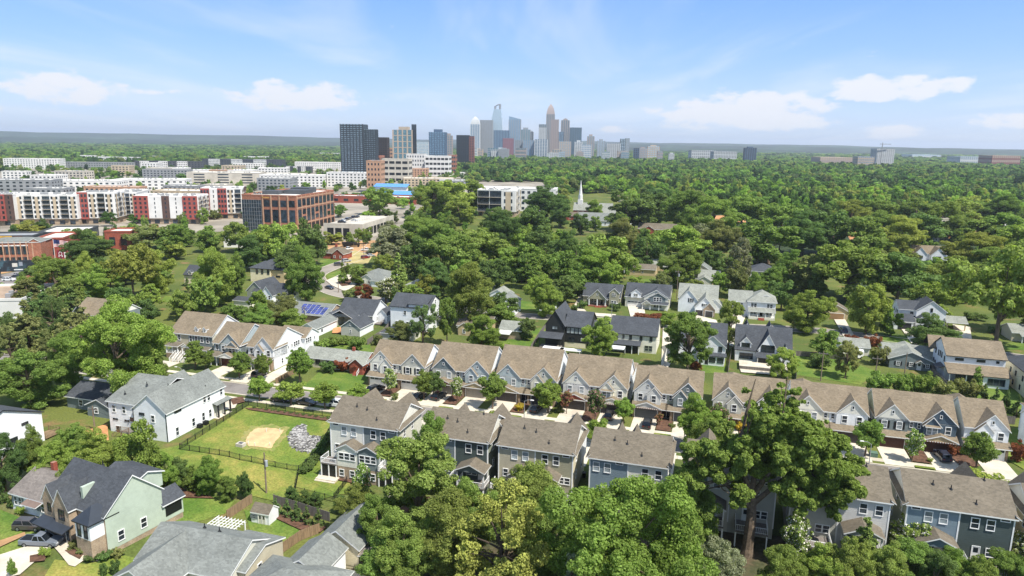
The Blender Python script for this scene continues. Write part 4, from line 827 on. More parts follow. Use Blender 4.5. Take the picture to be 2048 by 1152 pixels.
    h = house('house', 'cream house with dark roof and one dormer among cypress shrubs', -212.0, 236.5, 0); vol(h, 0, 10, 0, 8, 0, 5.4, 3.2, 'x', S['cream'], DK, edge=K); vol(h, 2.4, 4, -.2, 4, 4.8, 6.4, .8, 'y', S['cream'], DK, o=.15); win(h, 'F', 3.2, 5.8, .6, 1, -.2); vol(h, -1, 4, 2, 8, 0, 3, 1.5, 'x', S['cream'], DK)
    h = house('house', 'flat grey roofed house behind the left townhouse row', -152.5, 184.0, 0); vol(h, 0, 10, 0, 7, 0, 2.6, 1.8, 'x', S['slate'], M_ROOF_BRN)
    h = house('house', 'grey hip roofed house on the inside of the road bend', -149.0, 265.5, 0, rz=-4); vol(h, 0, 13, 2, 15, 0, 3.2, 3.0, 'x', S['ice'], M_ROOF_GRY, hip=True, o=.6); vol(h, 3, 9, -.5, 6, 0, 3.0, 1.8, 'y', S['ice'], M_ROOF_GRY); vol(h, 9, 14, -1.5, 4, 0, 2.8, 1.4, 'x', M_WHITE, M_ROOF_GRY)
    for x in (4.6, 7.2): win(h, 'F', x, 1.7, 1, 1.3, -.5)
    h = house('house', 'square red brick cottage with brown roof beside the building site', -198.5, 321.0, 0); vol(h, 0, 12, 0, 9, 0, 3.2, 2.7, 'x', M_BRICKR, M_ROOF_BRN, hip=True, o=.5); vol(h, 6.5, 12.8, -1.5, 5, 0, 3.2, 2.4, 'y', M_BRICKR, M_ROOF_BRN, o=.3); box(h, 'chimney', 5, 6, 4, 5, 5, 7.4, M_BRICKR)
    for x in (7.8, 11.2): win(h, 'F', x, 1.6, .8, 1.1, -1.5)
    h = house('house', 'small pale cottage with grey hip roof among shrubs', -121.8, 259.5, 0); vol(h, 0, 9, 0, 7, 0, 3.0, 2.0, 'x', S['ice'], M_ROOF_LGT, hip=True, o=.5); vol(h, 3.5, 6.5, -1.5, 2, 2.5, 2.8, 1, 'y', M_TRIM, M_ROOF_LGT); posts(h, (3.6, 6.4), -1.3, 0, 2.6, M_TRIM)
    for x in (1.2, 2.4, 7.6): win(h, 'F', x, 1.6, .7, 1.2, 0)
    h = house('house', 'white house with grey roof showing beside the pale olive trees', -76.5, 235.0, 0); vol(h, 0, 8, 0, 8, 0, 4.5, 2.4, 'y', M_WHITE, M_ROOF_GRY); win(h, 'R', 4, 2.5, .8, 1.2, 8)
    h = house('house', 'tan cottage with brown roof half hidden by trees behind the far row', -79.0, 205.5, 0); vol(h, 0, 11, 0, 8.5, 0, 3.0, 2.4, 'x', S['tan'], M_ROOF_BRN, o=.5); vol(h, 1, 5, -2, 3, 0, 2.8, 1.5, 'y', S['tan'], M_ROOF_BRN); win(h, 'F', 3, 1.5, .8, 1.2, -2)
    h = house('house', 'pale cottage with white porch roof beside the dark house', -64.5, 204.5, 0); vol(h, 0, 7, 0, 7, 0, 3.0, 2.0, 'x', M_BRICKT, M_ROOF_LGT); shed(h, 0, 4, -3, 0, 2.4, 2.9, M_ROOFWHITE)
    h = house('house', 'white cottage with grey roof beside the round street tree', -84.5, 252.0, 0); vol(h, 0, 8, 0, 8, 0, 3.0, 2.2, 'y', M_WHITE, M_ROOF_LGT); win(h, 'F', 4, 1.6, .8, 1.2, 0)
    h = house('house', 'green trimmed cottage with grey roof among the left street trees', -94.0, 262.0, 0); vol(h, 0, 8, 0, 8, 0, 3.0, 2.2, 'y', S['mint'], M_ROOF_LGT); win(h, 'F', 4, 1.6, .9, 1.2, 0)
    # first row behind the townhouses
    h = house('house', 'black board house with steep charcoal gable behind the townhouse row', -49.0, 200.8, 0)
    vol(h, .3, 6.0, 0, 14, 0, 7.0, 4.2, 'y', S['black'], DK, edge=K, o=.4); vol(h, 6, 13.5, 1, 13, 1.6, 6.6, 3.4, 'x', S['black'], DK, edge=K); box(h, 'foundation', 6.05, 12.4, 1.05, 3, 0, 1.6, S['cream']); vol(h, 12.5, 18, 5, 13, 0, 4.4, 2.6, 'x', S['lightgrey'], DK)
    shed(h, -1, 5.8, -3.2, 0, 3.5, 4.6, DK, K); posts(h, (-.8, 5.5), -3.0, 0, 3.4, K); win(h, 'F', 3.2, 6.0, .7, .9, 0, n=2, fr=K, gl=M_BLIND, bars=''); win(h, 'F', 9.0, 5.3, 1.0, 1.7, 1, n=4, fr=K, gl=M_BLIND, bars=''); win(h, 'F', 11.4, 2.7, .6, .8, 1); win(h, 'F', 8.2, 2.5, .8, 1.2, 1, n=2, fr=K)
    box(h, 'deck_floor', -.8, 5.6, -3.1, -.02, .2, .6, M_WOODG)
    h = house('house', 'white brick house with long charcoal roof and lean-to porch', -29.6, 203.2, 0)
    vol(h, 0, 13.8, 0, 12, 0, 5.5, 3.7, 'x', S['palegrey'], DK, edge=K, o=.4)
    for x, w in ((2.0, .8), (4.1, .5), (6.2, .7), (9.3, .7), (12.2, .7)): win(h, 'F', x, 4.4, w, 1.3 if w > .6 else .9, 0, fr=K)
    shed(h, 0, 9.2, -2.4, 0, 2.7, 3.5, DK, K); posts(h, (5.0, 7.0, 9.0), -2.2, 0, 2.6, M_TRIM); box(h, 'screen', 5.2, 8.8, -2.1, -2.06, .2, 2.5, M_BLACK); win(h, 'F', 11.6, 1.5, .9, 1.5, 0, n=2, fr=S['sage'])
    t = thing('patio_cover', 'white flat patio cover on dark posts behind the white brick house', 'patio cover', at_uv(-29.5, 196.2), TH); box(t, 'roof', 0, 5.2, 0, 3.4, 2.35, 2.55, mat('white_metal_sheet', '#dfe1e2', .4, .03))
    for x in (.2, 5.0): posts(t, (x,), .2, 0, 2.35, K, .12, 'post'); posts(t, (x,), 3.2, 0, 2.35, K, .12, 'post')
    h = house('house', 'white board house with dark roof and skylights behind the bare trunk tree', -9.2, 198.6, 0)
    vol(h, 0, 12.8, 1.5, 15, 0, 5.6, 4.0, 'x', M_WHITE, DK, edge=K, o=.4, rp=.62); vol(h, 5.6, 12.7, -.3, 8, 0, 5.3, 3.0, 'y', M_WHITE, DK, edge=M_TRIM, o=.4); shed(h, 5.2, 12.9, -1.7, -.3, 2.9, 3.5, DK, K, 'skirt_roof'); walls(h, 5.6, 12.6, -1.6, -.3, 0, 2.9, 0, 'x', M_WHITE)
    for x, w in ((6.6, .9), (11.4, .8)): win(h, 'F', x, 4.6, w, 1.3, -.3, fr=K)
    win(h, 'F', 9.4, 1.7, 1.5, 1.3, -1.6, fr=K, bars=''); win(h, 'F', 11.6, 1.7, 1.5, 1.3, -1.6, fr=K, bars=''); door(h, 'F', 7.9, .3, -1.61, K); win(h, 'F', 6.3, 1.6, .6, 1.5, -1.6, fr=K); win(h, 'F', 3, 1.7, .8, 1.6, 1.5, fr=K)
    h = house('house', 'white farmhouse with steep charcoal roof and big upper window', 6.4, 204.6, 0)
    vol(h, 0, 15, 0, 13, 0, 3.6, 5.5, 'x', M_WHITE, DK, edge=K, o=.4); vol(h, 6.2, 11, -1.0, 6, 2.8, 4.4, 4.2, 'y', M_WHITE, DK, edge=M_TRIM, o=.35); vol(h, 1.2, 4.2, .4, 5, 3.5, 5.3, 1.7, 'y', M_WHITE, DK, o=.2, edge=M_TRIM); vol(h, 11.6, 15, -1.2, 5, 0, 3.0, 2.6, 'y', M_WHITE, DK, o=.3, edge=M_TRIM); vol(h, 1.5, 4.5, 9, 14.5, 3, 6, 3, 'y', M_WHITE, DK); vol(h, 8, 11, 9, 14.5, 3, 6, 3, 'y', M_WHITE, DK)
    win(h, 'F', 2.7, 4.6, .9, 1.2, .4, n=2, fr=K, bars='hv'); win(h, 'F', 8.6, 4.5, 1.0, 1.9, -1.0, n=3, fr=K, bars='hv'); win(h, 'F', 3.0, 1.6, 1.0, 1.5, 0, n=3, fr=K, bars='hv'); shed(h, 5.8, 11.6, -3.6, -1.0, 2.5, 3.4, DK, K); posts(h, (6, 8.6, 11.4), -3.4, 0, 2.5, M_TRIM); box(h, 'screen', 6.1, 11.3, -3.3, -3.26, .4, 2.4, M_BLACK); steps(h, 4.6, 6, -3.0, 4, .7, M_TRIM)
    # second row, across the back street
    def dorm(h, x0, x1, y0, y1, z0, e, r, m, roof, wn): vol(h, x0, x1, y0, y1, z0, e, r, 'y', m, roof, o=.25, ro=.2, edge=M_TRIM); win(h, 'F', (x0 + x1) / 2, e - .75, .6, 1.1, y0, n=wn, gl=M_GLASS)
    h = house('house', 'grey green craftsman house with columned porch across the back street', -48.9, 259.6, 0)
    vol(h, 0, 14.2, 2, 13, 0, 3.6, 3.8, 'x', S['olive'], DK, o=.4); vol(h, 2.6, 9.4, -1.2, 8, 3.0, 3.3, 3.4, 'y', S['olive'], DK, o=.4, edge=M_TRIM); posts(h, (2.9, 6.0, 9.1), -1.0, .4, 3.0, M_TRIM, .35); box(h, 'porch_floor', 2.6, 9.4, -1.2, 2, 0, .5, M_BRICKR); steps(h, 5.2, 7.8, -1.2, 3, .6, M_BRICKR); dorm(h, 10.2, 13.8, .6, 6, 0, 5.6, 1.6, S['olive'], DK, 2); win(h, 'F', 12, 1.7, .8, 1.4, .6, n=2); win(h, 'F', 6, 4.9, .5, .8, -1.2); win(h, 'F', 4.2, 1.8, .8, 1.4, 2, n=2); door(h, 'F', 7.2, .5, 1.99, K)
    h = house('house', 'pale grey two storey house with white garage behind the red crape myrtle', -33.0, 262.2, 0)
    vol(h, 0, 16.4, 1, 13, 0, 4.2, 4.0, 'x', S['lightgrey'], DK, o=.45); vol(h, 7.2, 16, -1.0, 8, 0, 4.9, 2.6, 'y', S['ice'], DK, o=.35); dorm(h, 2.2, 5.8, .2, 6, 3.8, 5.6, 1.4, M_WHITE, DK, 2); vol(h, 9.5, 15.2, -1.6, 3, 2.9, 5.0, 1.7, 'y', S['slate'], DK, gend=S['slate'], o=.25); win(h, 'F', 12.3, 4.1, .8, 1.4, -1.6, n=3); garage(h, 3.4, .0, 4.9, .98, G_WHITE, True)
    shed(h, 7.0, 16.2, -3.2, -1, 2.6, 3.2, DK); vol(h, 6.8, 10, -3.5, 0, 2.4, 2.7, 1.2, 'y', S['lightgrey'], DK, o=.25); posts(h, (7, 9.8, 13, 16), -3.0, .3, 2.5, M_TRIM, .28); win(h, 'F', 12.4, 1.6, .8, 1.4, -1, n=3)
    h = house('house', 'white and tan brick house with pale grey roof and steep twin gables', -13.4, 261.5, 0)
    vol(h, 0, 14, 3, 15, 0, 5.0, 4.0, 'x', M_WHITE, M_ROOF_LGT, o=.4); vol(h, .2, 7.2, 0, 9, 0, 4.4, 4.0, 'y', M_WHITE, M_ROOF_LGT, o=.35); vol(h, 6.4, 13.2, -5, 6, 0, 3.4, 3.6, 'y', M_WHITE, M_ROOF_LGT, o=.35); vol(h, 9.4, 13.4, -5.6, 2, 0, 3.0, 2.2, 'y', M_BRICKT, M_ROOF_LGT, o=.25); garage(h, 7.9, 0, 2.4, -5.01, G_DARK); garage(h, 11.4, 0, 2.6, -5.61, G_DARK); win(h, 'F', 4.6, 4.6, .8, 1.3, 0, shut=K); win(h, 'F', 9.9, 4.2, .6, .9, -5, n=2, shut=K); vol(h, 11, 15.5, 2, 8, 0, 3, 2, 'y', M_WHITE, M_ROOF_LGT)
    h = house('house', 'white two storey house with pale grey roof, porch and brick steps', 4.6, 262.4, 0)
    vol(h, 0, 8, 0, 10, 0, 5.4, 3.0, 'x', M_WHITE, M_ROOF_LGT, o=.4); vol(h, 6.6, 16, -1.5, 10, 0, 6.0, 3.2, 'x', M_WHITE, M_ROOF_LGT, hip=True, o=.5); shed(h, 7, 15.8, -4.2, -1.5, 2.9, 3.8, M_ROOF_LGT); posts(h, (7.2, 10, 12.6, 15.6), -4, .8, 2.8, M_TRIM, .3); box(h, 'porch_floor', 7, 15.8, -4.2, -1.5, 0, .8, S['palegrey']); railing(h, [(7.2, -4), (10, -4)], .8); railing(h, [(12.6, -4), (15.6, -4)], .8); steps(h, 10.3, 12.3, -4.2, 4, .9, M_BRICKR); garage(h, 3.6, 0, 4.9, -.01, G_WHITE, True); win(h, 'F', 3.8, 4.3, .6, .9, 0, n=3)
    for x in (8.6, 14): win(h, 'F', x, 4.6, .8, 1.3, -1.5, n=2)
    door(h, 'F', 11.3, .8, -1.51, K); win(h, 'F', 8.6, 1.8, .8, 1.4, -1.5, n=2); win(h, 'F', 14, 1.8, .8, 1.4, -1.5, n=2); dorm(h, 11.4, 14, .8, 4, 6.5, 7.6, .4, M_WHITE, M_ROOF_LGT, 2)
    h = house('house', 'narrow white house with two level porch farther up the hill', 13.2, 326.5, 0); vol(h, 0, 12, 0, 11, 0, 6.2, 2.8, 'x', S['ice'], DK, hip=True, o=.4); shed(h, 1.5, 12, -3, 0, 3.0, 3.7, DK); posts(h, (1.8, 5, 8.5, 11.8), -2.8, .5, 2.9, M_TRIM); railing(h, [(5, -2.8), (11.8, -2.8)], .5)
    for x in (2, 4, 7.4, 10.4): win(h, 'F', x, 4.9, .7, 1.1, 0)
    for x in (3, 7, 10): win(h, 'F', x, 1.7, .9, 1.3, 0)
    h = house('house', 'grey gabled house with low garage roof uphill of the white twin gable house', -11.0, 318.5, 0); vol(h, 0, 8, 2, 12, 0, 6, 2.5, 'y', S['taupe'], M_ROOF_GRY); vol(h, 3, 12, -3, 6, 0, 4, 2.4, 'x', S['tan'], M_ROOF_LGT); vol(h, 2, 9, -8, -2, 0, 3, 2, 'y', S['lightgrey'], M_ROOF_LGT); win(h, 'F', 5.4, 2, .6, 1, -8)
    h = house('house', 'tan cottage with low roof at the head of the small lawn', -42.0, 331.0, 0); vol(h, 0, 14, 0, 9, 0, 3.2, 1.6, 'x', S['tan'], M_ROOF_BRN, o=.5); win(h, 'F', 4, 1.8, .6, 1, 0); win(h, 'F', 8, 1.8, .6, 1, 0)
    # right hand houses
    h = house('house', 'white two storey house with tan roof and glazed rear room on the right', 59.6, 203.2, 0)
    vol(h, 0, 13.6, 1.5, 13.5, 0, 7.0, 3.2, 'x', M_WHITE, M_ROOF_TAN, o=.45, edge=K); shed(h, -.2, 13.9, -2.6, 1.48, 3.2, 4.9, M_ROOF_TAN, K, 'rear_roof'); walls(h, 8, 13.7, -2.4, 1.5, 0, 3.2, 0, 'x', M_WHITE); box(h, 'screen', 1.5, 7.9, -2.3, -2.26, .3, 2.9, M_BLACK); posts(h, (.2, 4, 7.9), -2.3, 0, 3.1, M_TRIM)
    win(h, 'F', 10.8, 1.7, 1.1, 1.6, -2.4, n=3, fr=S['darkgreen'], bars='')
    for x in (3.0, 8): win(h, 'F', x, 6.0, 1.8, .5, 1.5, bars='', fr=K)
    win(h, 'F', 11.8, 6.0, .6, .5, 1.5, bars='', fr=K)
    for y, z in ((3, 5.4), (5.5, 5.8), (7, 5.8), (8.5, 5.6), (11, 5.6), (10.5, 2.5), (12, 2.8)): win(h, 'L', y, z, .6, 1.4 if z > 5 else .7, 0, fr=K)
    b = MB(); slab(b, [(-1.8, 1.8, 2.9), (0, 1.8, 3.7), (0, 6, 3.7), (-1.8, 6, 2.9)], .12); b.build('awning', [M_ROOF_MET, K], h); gable_roof(h, -1.6, 2, 11.5, 16.5, 6.4, 2.6, 'x', M_ROOF_TAN, edge=K)
    h = house('house', 'low grey cottage with pale shingle roof and shuttered windows on the right', 47.8, 211.8, 0, rz=-3); vol(h, 0, 10.6, 0, 12, 0, 2.8, 2.2, 'y', S['slate'], M_ROOF_LGT, o=.5); vol(h, -1, 12, 5, 12, 0, 2.8, 2.2, 'x', S['slate'], M_ROOF_LGT, o=.5)
    for x in (2.2, 5.4, 9.4): win(h, 'F', x, 1.5, .8, 1.0, 0, shut=K, bars='hv')
    door(h, 'F', 7.4, .1, -.01, M_TRIM); gable_roof(h, 6.7, 8.1, -.8, .2, 2.5, .5, 'y', M_ROOF_BRN, name='porch_roof')
    h = house('house', 'white gabled house with open garage below the great right hand tree', 62.5, 262.0, 0); vol(h, 4, 13, 4, 15, 0, 6, 3.4, 'y', M_WHITE, DK, o=.4); vol(h, -1, 6, 6, 16, 0, 5.6, 2.2, 'x', M_WHITE, DK); vol(h, -6, 2, -2, 6, 0, 3, 1.8, 'x', M_WHITE, DK); box(h, 'garage_opening', -2.6, 1.4, -2.06, -2.01, 0, 2.4, K); vol(h, 4, 9, 1, 6, 0, 3.4, 2, 'y', M_WHITE, DK); vol(h, 13, 19, 2, 9, 2.6, 3, 1.4, 'x', S['tan'], M_ROOF_LGT); posts(h, (13.3, 18.6), 2.3, 0, 2.8, S['tan'], .3)
    win(h, 'F', 8.5, 6.2, .6, 1.3, 4, fr=K); win(h, 'F', 11.5, 2, .9, 1.2, 4, n=2, fr=K); win(h, 'F', 3, 4.3, .8, .8, 6, fr=K)
    for y in (8, 10, 12.5): win(h, 'L', y, 4.2, .6, 1.1, -1, fr=K)
    h = house('house', 'cream plaster house cut by the right edge beside the lawn', 74.0, 199.0, 0); vol(h, 1, 12, -8, 12, 0, 6.2, 2.8, 'x', S['cream'], DK, hip=True, o=.3, edge=K)
    for y in (-5, -1, 3.5, 7): win(h, 'L', y, 4.2, .7, 1.2, 1, fr=K); win(h, 'L', y + 1, 1.6, .6, 1.2, 1, fr=K)
    h = house('house', 'low grey house with dark porch on the far right', 92.0, 256.0, 0); vol(h, 0, 13, 0, 9, 0, 3, 1.8, 'x', S['taupe'], M_ROOF_LGT, o=.4); shed(h, 2, 10, -2.5, 0, 2.5, 3, M_ROOF_LGT); posts(h, (2.2, 6, 9.8), -2.3, 0, 2.4, M_TRIM); win(h, 'F', 5, 1.6, 1, 1.2, 0, n=2)
    h = house('house', 'white house with twin gables and tan roof deep among the right trees', 103.0, 434.0, 0); vol(h, 0, 17, 0, 12, 0, 4, 3.6, 'x', M_WHITE, M_ROOF_TAN); vol(h, 0, 6, -3, 6, 0, 4, 3.4, 'y', M_WHITE, M_ROOF_TAN); vol(h, 8, 15, -4, 6, 0, 4, 3.6, 'y', M_WHITE, M_ROOF_TAN); win(h, 'F', 11.5, 2.2, 1.1, 1.5, -4, n=2, fr=K); win(h, 'F', 3, 2.2, 1, 1.4, -3, n=2, fr=K)
    h = house('garage_building', 'tan gabled garage beside the weeping green tree', 38.0, 268.0, 0, cat='garage'); vol(h, 0, 7.5, 0, 8, 0, 3.2, 2.0, 'y', S['tan'], M_ROOF_BRN, o=.4); garage(h, 3.7, 0, 5, -.01, mat('garage_wood', '#9c7c58', .6, .1))
    h = house('garage_building', 'small white garage with tan roof left of the grey craftsman house', -62.0, 245.0, 0, cat='garage'); vol(h, 0, 5, 0, 7, 0, 2.8, 1.8, 'y', M_WHITE, M_ROOF_TAN); win(h, 'R', 3, 1.4, .6, .9, 5)
    h = house('garden_shed', 'dark red shed with grey roof on the lawn behind the brick ranch', -89.5, 177.5, 0, cat='shed'); vol(h, 0, 4, 0, 3, 0, 2.2, 1, 'x', mat('shed_red', '#5e2f28', .7), M_ROOF_GRY, o=.4)
    h = house('house', 'grey roofed outbuilding behind the hedge right of the farmhouse', 36.5, 222.0, 0); vol(h, 0, 8, 0, 7, 0, 2.6, 1.6, 'x', S['palegrey'], M_ROOF_LGT)
    # roofs that show between the tree crowns farther up
    for i, (px, py, w, d, e, c, rf, lb) in enumerate([(1205, 452, 40, 18, 4, M_WHITE, M_ROOF_GRY, 'long grey roofed hall behind the church'), (1313, 468, 26, 12, 3.4, M_BRICKR, M_ROOF_BRN, 'brown roofed brick bungalow beyond the green field'), (1060, 444, 18, 10, 3.2, M_BRICKR, M_ROOF_BRN, 'brick cottage among trees left of the grey hall'),
          (1330, 545, 14, 9, 3, S['tan'], M_ROOF_LGT, 'pale roofed cottage behind the grey tree'), (1245, 490, 9, 7, 3, M_WHITE, M_ROOFWHITE, 'little white roofed building between crowns'), (1655, 545, 16, 10, 3, S['tan'], M_ROOF_BRN, 'tan cottage in the shade of the dark crowns'), (1865, 555, 14, 9, 3, S['tan'], M_ROOF_TAN, 'brown roofed house left of the great right tree'),
          (1140, 440, 12, 9, 3.6, M_BRICKR, M_ROOF_BRN, 'small brick house in front of the church'), (1420, 476, 18, 10, 3.2, M_BRICKR, M_ROOF_GRY, 'grey roofed house next to the clay clearing'), (1860, 425, 30, 14, 5, S['lightgrey'], M_ROOF_GRY, 'grey roofed school block in the right woods'), (1640, 425, 20, 12, 4, S['cream'], M_ROOF_TAN, 'tan roof glimpsed in the right woods'),
          (2030, 470, 20, 12, 4, M_WHITE, M_ROOFWHITE, 'white roofed building at the right edge'), (1565, 405, 24, 12, 5, M_WHITE, M_ROOF_GRY, 'pale house front glimpsed in the middle woods'), (1260, 405, 28, 14, 5, S['cream'], M_ROOF_TAN, 'tan villa right of the church spire')]):
        u, v = GUV(px, py); h = house('house', lb, u - w / 2, v, 0); vol(h, 0, w, 0, d, 0, e, d * .28, 'x', c, rf, o=.5)
        if i % 2: vol(h, w * .15, w * .45, -d * .3, d * .5, 0, e, d * .2, 'y', c, rf)
        for k in range(int(w / 4)): win(h, 'F', 2 + k * 4, e * .5, 1, 1.4, 0 if not i % 2 else 0)
misc_houses()

# ------------------------------------------------------------------ trees and shrubs
def leaf_material(name, trans=.45, fixed=None):
    """leaves: colour from the tree itself, each leaf cluster a little different, light passing through"""
    m = bpy.data.materials.new(name); m.use_nodes = True; nt = m.node_tree; N = nt.nodes; L = nt.links; N.clear()
    out = N.new('ShaderNodeOutputMaterial'); oi = N.new('ShaderNodeObjectInfo'); ge = N.new('ShaderNodeNewGeometry')
    r = N.new('ShaderNodeMapRange'); r.inputs[3].default_value = .62; r.inputs[4].default_value = 1.42; L.new(ge.outputs['Random Per Island'], r.inputs[0])
    tc = N.new('ShaderNodeTexCoord'); n = N.new('ShaderNodeTexNoise'); n.inputs['Scale'].default_value = 4.0; n.inputs['Detail'].default_value = 2; L.new(tc.outputs['Object'], n.inputs['Vector'])
    r2 = N.new('ShaderNodeMapRange'); r2.inputs[1].default_value = .35; r2.inputs[2].default_value = .65; r2.inputs[3].default_value = .85; r2.inputs[4].default_value = 1.15; L.new(n.outputs[0], r2.inputs[0])
    mu = N.new('ShaderNodeMath'); mu.operation = 'MULTIPLY'; L.new(r.outputs[0], mu.inputs[0]); L.new(r2.outputs[0], mu.inputs[1])
    vm = N.new('ShaderNodeVectorMath'); vm.operation = 'SCALE'; (L.new(oi.outputs['Color'], vm.inputs[0]) if fixed is None else setattr(vm.inputs[0], 'default_value', fixed)); L.new(mu.outputs[0], vm.inputs['Scale'])
    d = N.new('ShaderNodeBsdfDiffuse'); L.new(vm.outputs[0], d.inputs[0])
    t = N.new('ShaderNodeBsdfTranslucent'); v2 = N.new('ShaderNodeVectorMath'); v2.operation = 'MULTIPLY'; v2.inputs[1].default_value = (1.25, 1.35, .6); L.new(vm.outputs[0], v2.inputs[0]); L.new(v2.outputs[0], t.inputs[0])
    mx = N.new('ShaderNodeMixShader'); mx.inputs[0].default_value = trans; L.new(d.outputs[0], mx.inputs[1]); L.new(t.outputs[0], mx.inputs[2]); L.new(mx.outputs[0], out.inputs[0]); return m
M_LEAF = leaf_material('foliage'); M_NEEDLE = leaf_material('needles', trans=.25)
M_BARK = mat('bark', '#6b5d4e', .95, .25, 2.0, fine=.2, fscale=6); M_BARKD = mat('bark_dark', '#4a3f35', .95, .25, 2.0)
M_FLW = mat('blossom_white', '#d8d3c6', .8, .1); M_FLP = mat('blossom_pink', '#c0848c', .8, .1); M_FLR = mat('blossom_red', '#9c4a52', .8, .15)

def quads_mesh(name, P, Nn, size, rs, mats, frac2=0.0):
    """leaf cards at points P with normals Nn"""
    n = len(P); a = rs.normal(size=(n, 3)); T = np.cross(Nn, a); T /= np.linalg.norm(T, axis=1)[:, None] + 1e-9; B = np.cross(Nn, T)
    s = (size * rs.uniform(.45, 1.5, n))[:, None]; asp = rs.uniform(.55, 1.0, n)[:, None]
    V = np.empty((n, 4, 3)); V[:, 0] = P - T * s; V[:, 1] = P + B * s * asp * .9 - T * s * .1; V[:, 2] = P + T * s; V[:, 3] = P - B * s * asp * .9 + T * s * .15
    V[:, 1] += Nn * s * .25
    me = bpy.data.meshes.new(name); me.vertices.add(n * 4); me.vertices.foreach_set('co', V.reshape(-1)); me.loops.add(n * 4); me.loops.foreach_set('vertex_index', np.arange(n * 4, dtype=np.int32))
    me.polygons.add(n); me.polygons.foreach_set('loop_start', np.arange(0, n * 4, 4, dtype=np.int32))
    for m in mats: me.materials.append(m)
    if frac2: me.polygons.foreach_set('material_index', (rs.uniform(size=n) < frac2).astype(np.int32))
    me.update(calc_edges=True); return me
def lobes_crown(rs, n, rx, rz, zc, lr, shape='round'):
    C = []
    for k in range(n * 20):
        d = rs.normal(size=3); d /= np.linalg.norm(d); q = rs.uniform(.25, 1) ** .6
        p = d * q * np.array([rx - lr * .7, rx - lr * .7, rz - lr * .6])
        if shape == 'cone':
            t = rs.uniform(0, 1) ** 1.25; rr = (1 - t) * rx * .95 * math.sqrt(rs.uniform(.15, 1)); a = rs.uniform(0, 6.28); p = np.array([rr * math.cos(a), rr * math.sin(a), (t * 2 - 1) * rz])
        if shape == 'vase': f = .45 + .55 * (p[2] / rz + 1) / 2; p[0] *= f; p[1] *= f
        if shape == 'weep' : f = 1.0 if p[2] < 0 else .85; p[0] *= f; p[1] *= f
        C.append((p[0], p[1], p[2] + zc, lr * rs.uniform(.7, 1.3) * ((1.15 - .75 * ((p[2] / rz + 1) / 2)) if shape == 'cone' else 1)))
        if len(C) >= n: break
    return np.array(C)
def leaves_on(rs, C, per, up=.45, out=.9, rnd=.55, shell=(.62, 1.08), cull=.66, droop=0.0):
    """points on lumpy lobes, hidden interior ones dropped"""
    P, Nn = [], []
    for i, (x, y, z, r) in enumerate(C):
        k = max(6, int(per * (r / np.mean(C[:, 3])) ** 2)); d = rs.normal(size=(k, 3)); d /= np.linalg.norm(d, axis=1)[:, None]
        q = rs.uniform(shell[0], shell[1], k)[:, None]; p = np.array([x, y, z]) + d * q * r * np.array([1, 1, .8]); p[:, 2] -= droop * rs.uniform(0, 1, k) ** 2 * r
        keep = np.ones(k, bool)
        near_ = np.nonzero(np.linalg.norm(C[:, :3] - np.array([x, y, z]), axis=1) < C[:, 3] * cull * 1.1 + r * 1.25)[0]
        for j in near_:
            X, Y, Z, r2 = C[j]
            if j != i: keep &= np.linalg.norm((p - np.array([X, Y, Z])) / np.array([1, 1, .8]), axis=1) > r2 * cull
        keep |= rs.uniform(size=k) < .10
        p = p[keep]; d = d[keep]; nn = d * out + np.array([0, 0, up]) + rs.normal(size=p.shape) * rnd; nn /= np.linalg.norm(nn, axis=1)[:, None]
        P.append(p); Nn.append(nn)
    return np.concatenate(P), np.concatenate(Nn)
def limbs(C, rs, z0, h, r0, nl, bark, fork=.35):
    """tapered trunk with limbs reaching into the lobes"""
    b = MB(); zt = z0 + h; b.tube([(0, 0, -.01), (0, 0, .03), (rs.uniform(-.01, .01), rs.uniform(-.01, .01), zt * fork), (rs.uniform(-.03, .03), rs.uniform(-.03, .03), zt * .72), (0, 0, zt * .9)], [r0 * 1.5, r0 * 1.05, r0 * .85, r0 * .45, r0 * .12], 7)
    order = rs.permutation(len(C))[:nl]
    for i in order:
        x, y, z, r = C[i]; s = zt * rs.uniform(fork * .8, .62); s = min(s, z * .9)
        b.tube([(0, 0, s), (x * .4, y * .4, s + (z - s) * .5), (x, y, z)], [r0 * .5, r0 * .3, r0 * .06], 5)
    return b.mesh('trunk', bark)
PROTO = {}
def proto(key, seed, n, rx, rz, zc, lr, per, size, shape='round', mats=None, frac2=0, bark=None, r0=.022, nl=10, leaf=None, trunk=True, fork=.35, sub=5, **kw):
    """unit-height prototypes: crown width 2*rx, crown centre zc, top zc+rz"""
    rs = np.random.RandomState(seed); C = lobes_crown(rs, n, rx, rz, zc, lr, shape); C0 = C
    if sub:                                          # each limb's mass breaks up into smaller sprays
        D = []
        for x, y, z, r in C:
            D.append((x, y, z, r * .62))
            for _ in range(sub):
                d = rs.normal(size=3) + np.array([x, y, (z - zc) * 1.0]) / (np.linalg.norm([x, y, z - zc]) + 1e-6) * .8 + np.array([0, 0, .25]); d /= np.linalg.norm(d); q = rs.uniform(.6, 1.15)
                D.append((x + d[0] * r * q, y + d[1] * r * q, z + d[2] * r * q * .85, r * rs.uniform(.28, .52)))
        C = np.array(D); per = per / (sub + 1) * 1.5
    P, Nn = leaves_on(rs, C, per, **kw); C = C0
    P[:, 2] = np.maximum(P[:, 2], .004)
    me = quads_mesh('crown', P, Nn, size, rs, mats or [leaf or M_LEAF], frac2)
    tr = limbs(C, rs, 0, zc + rz * .8, r0, nl, bark or M_BARK, fork) if trunk else None
    PROTO[key] = (me, tr, rx * 2); return C
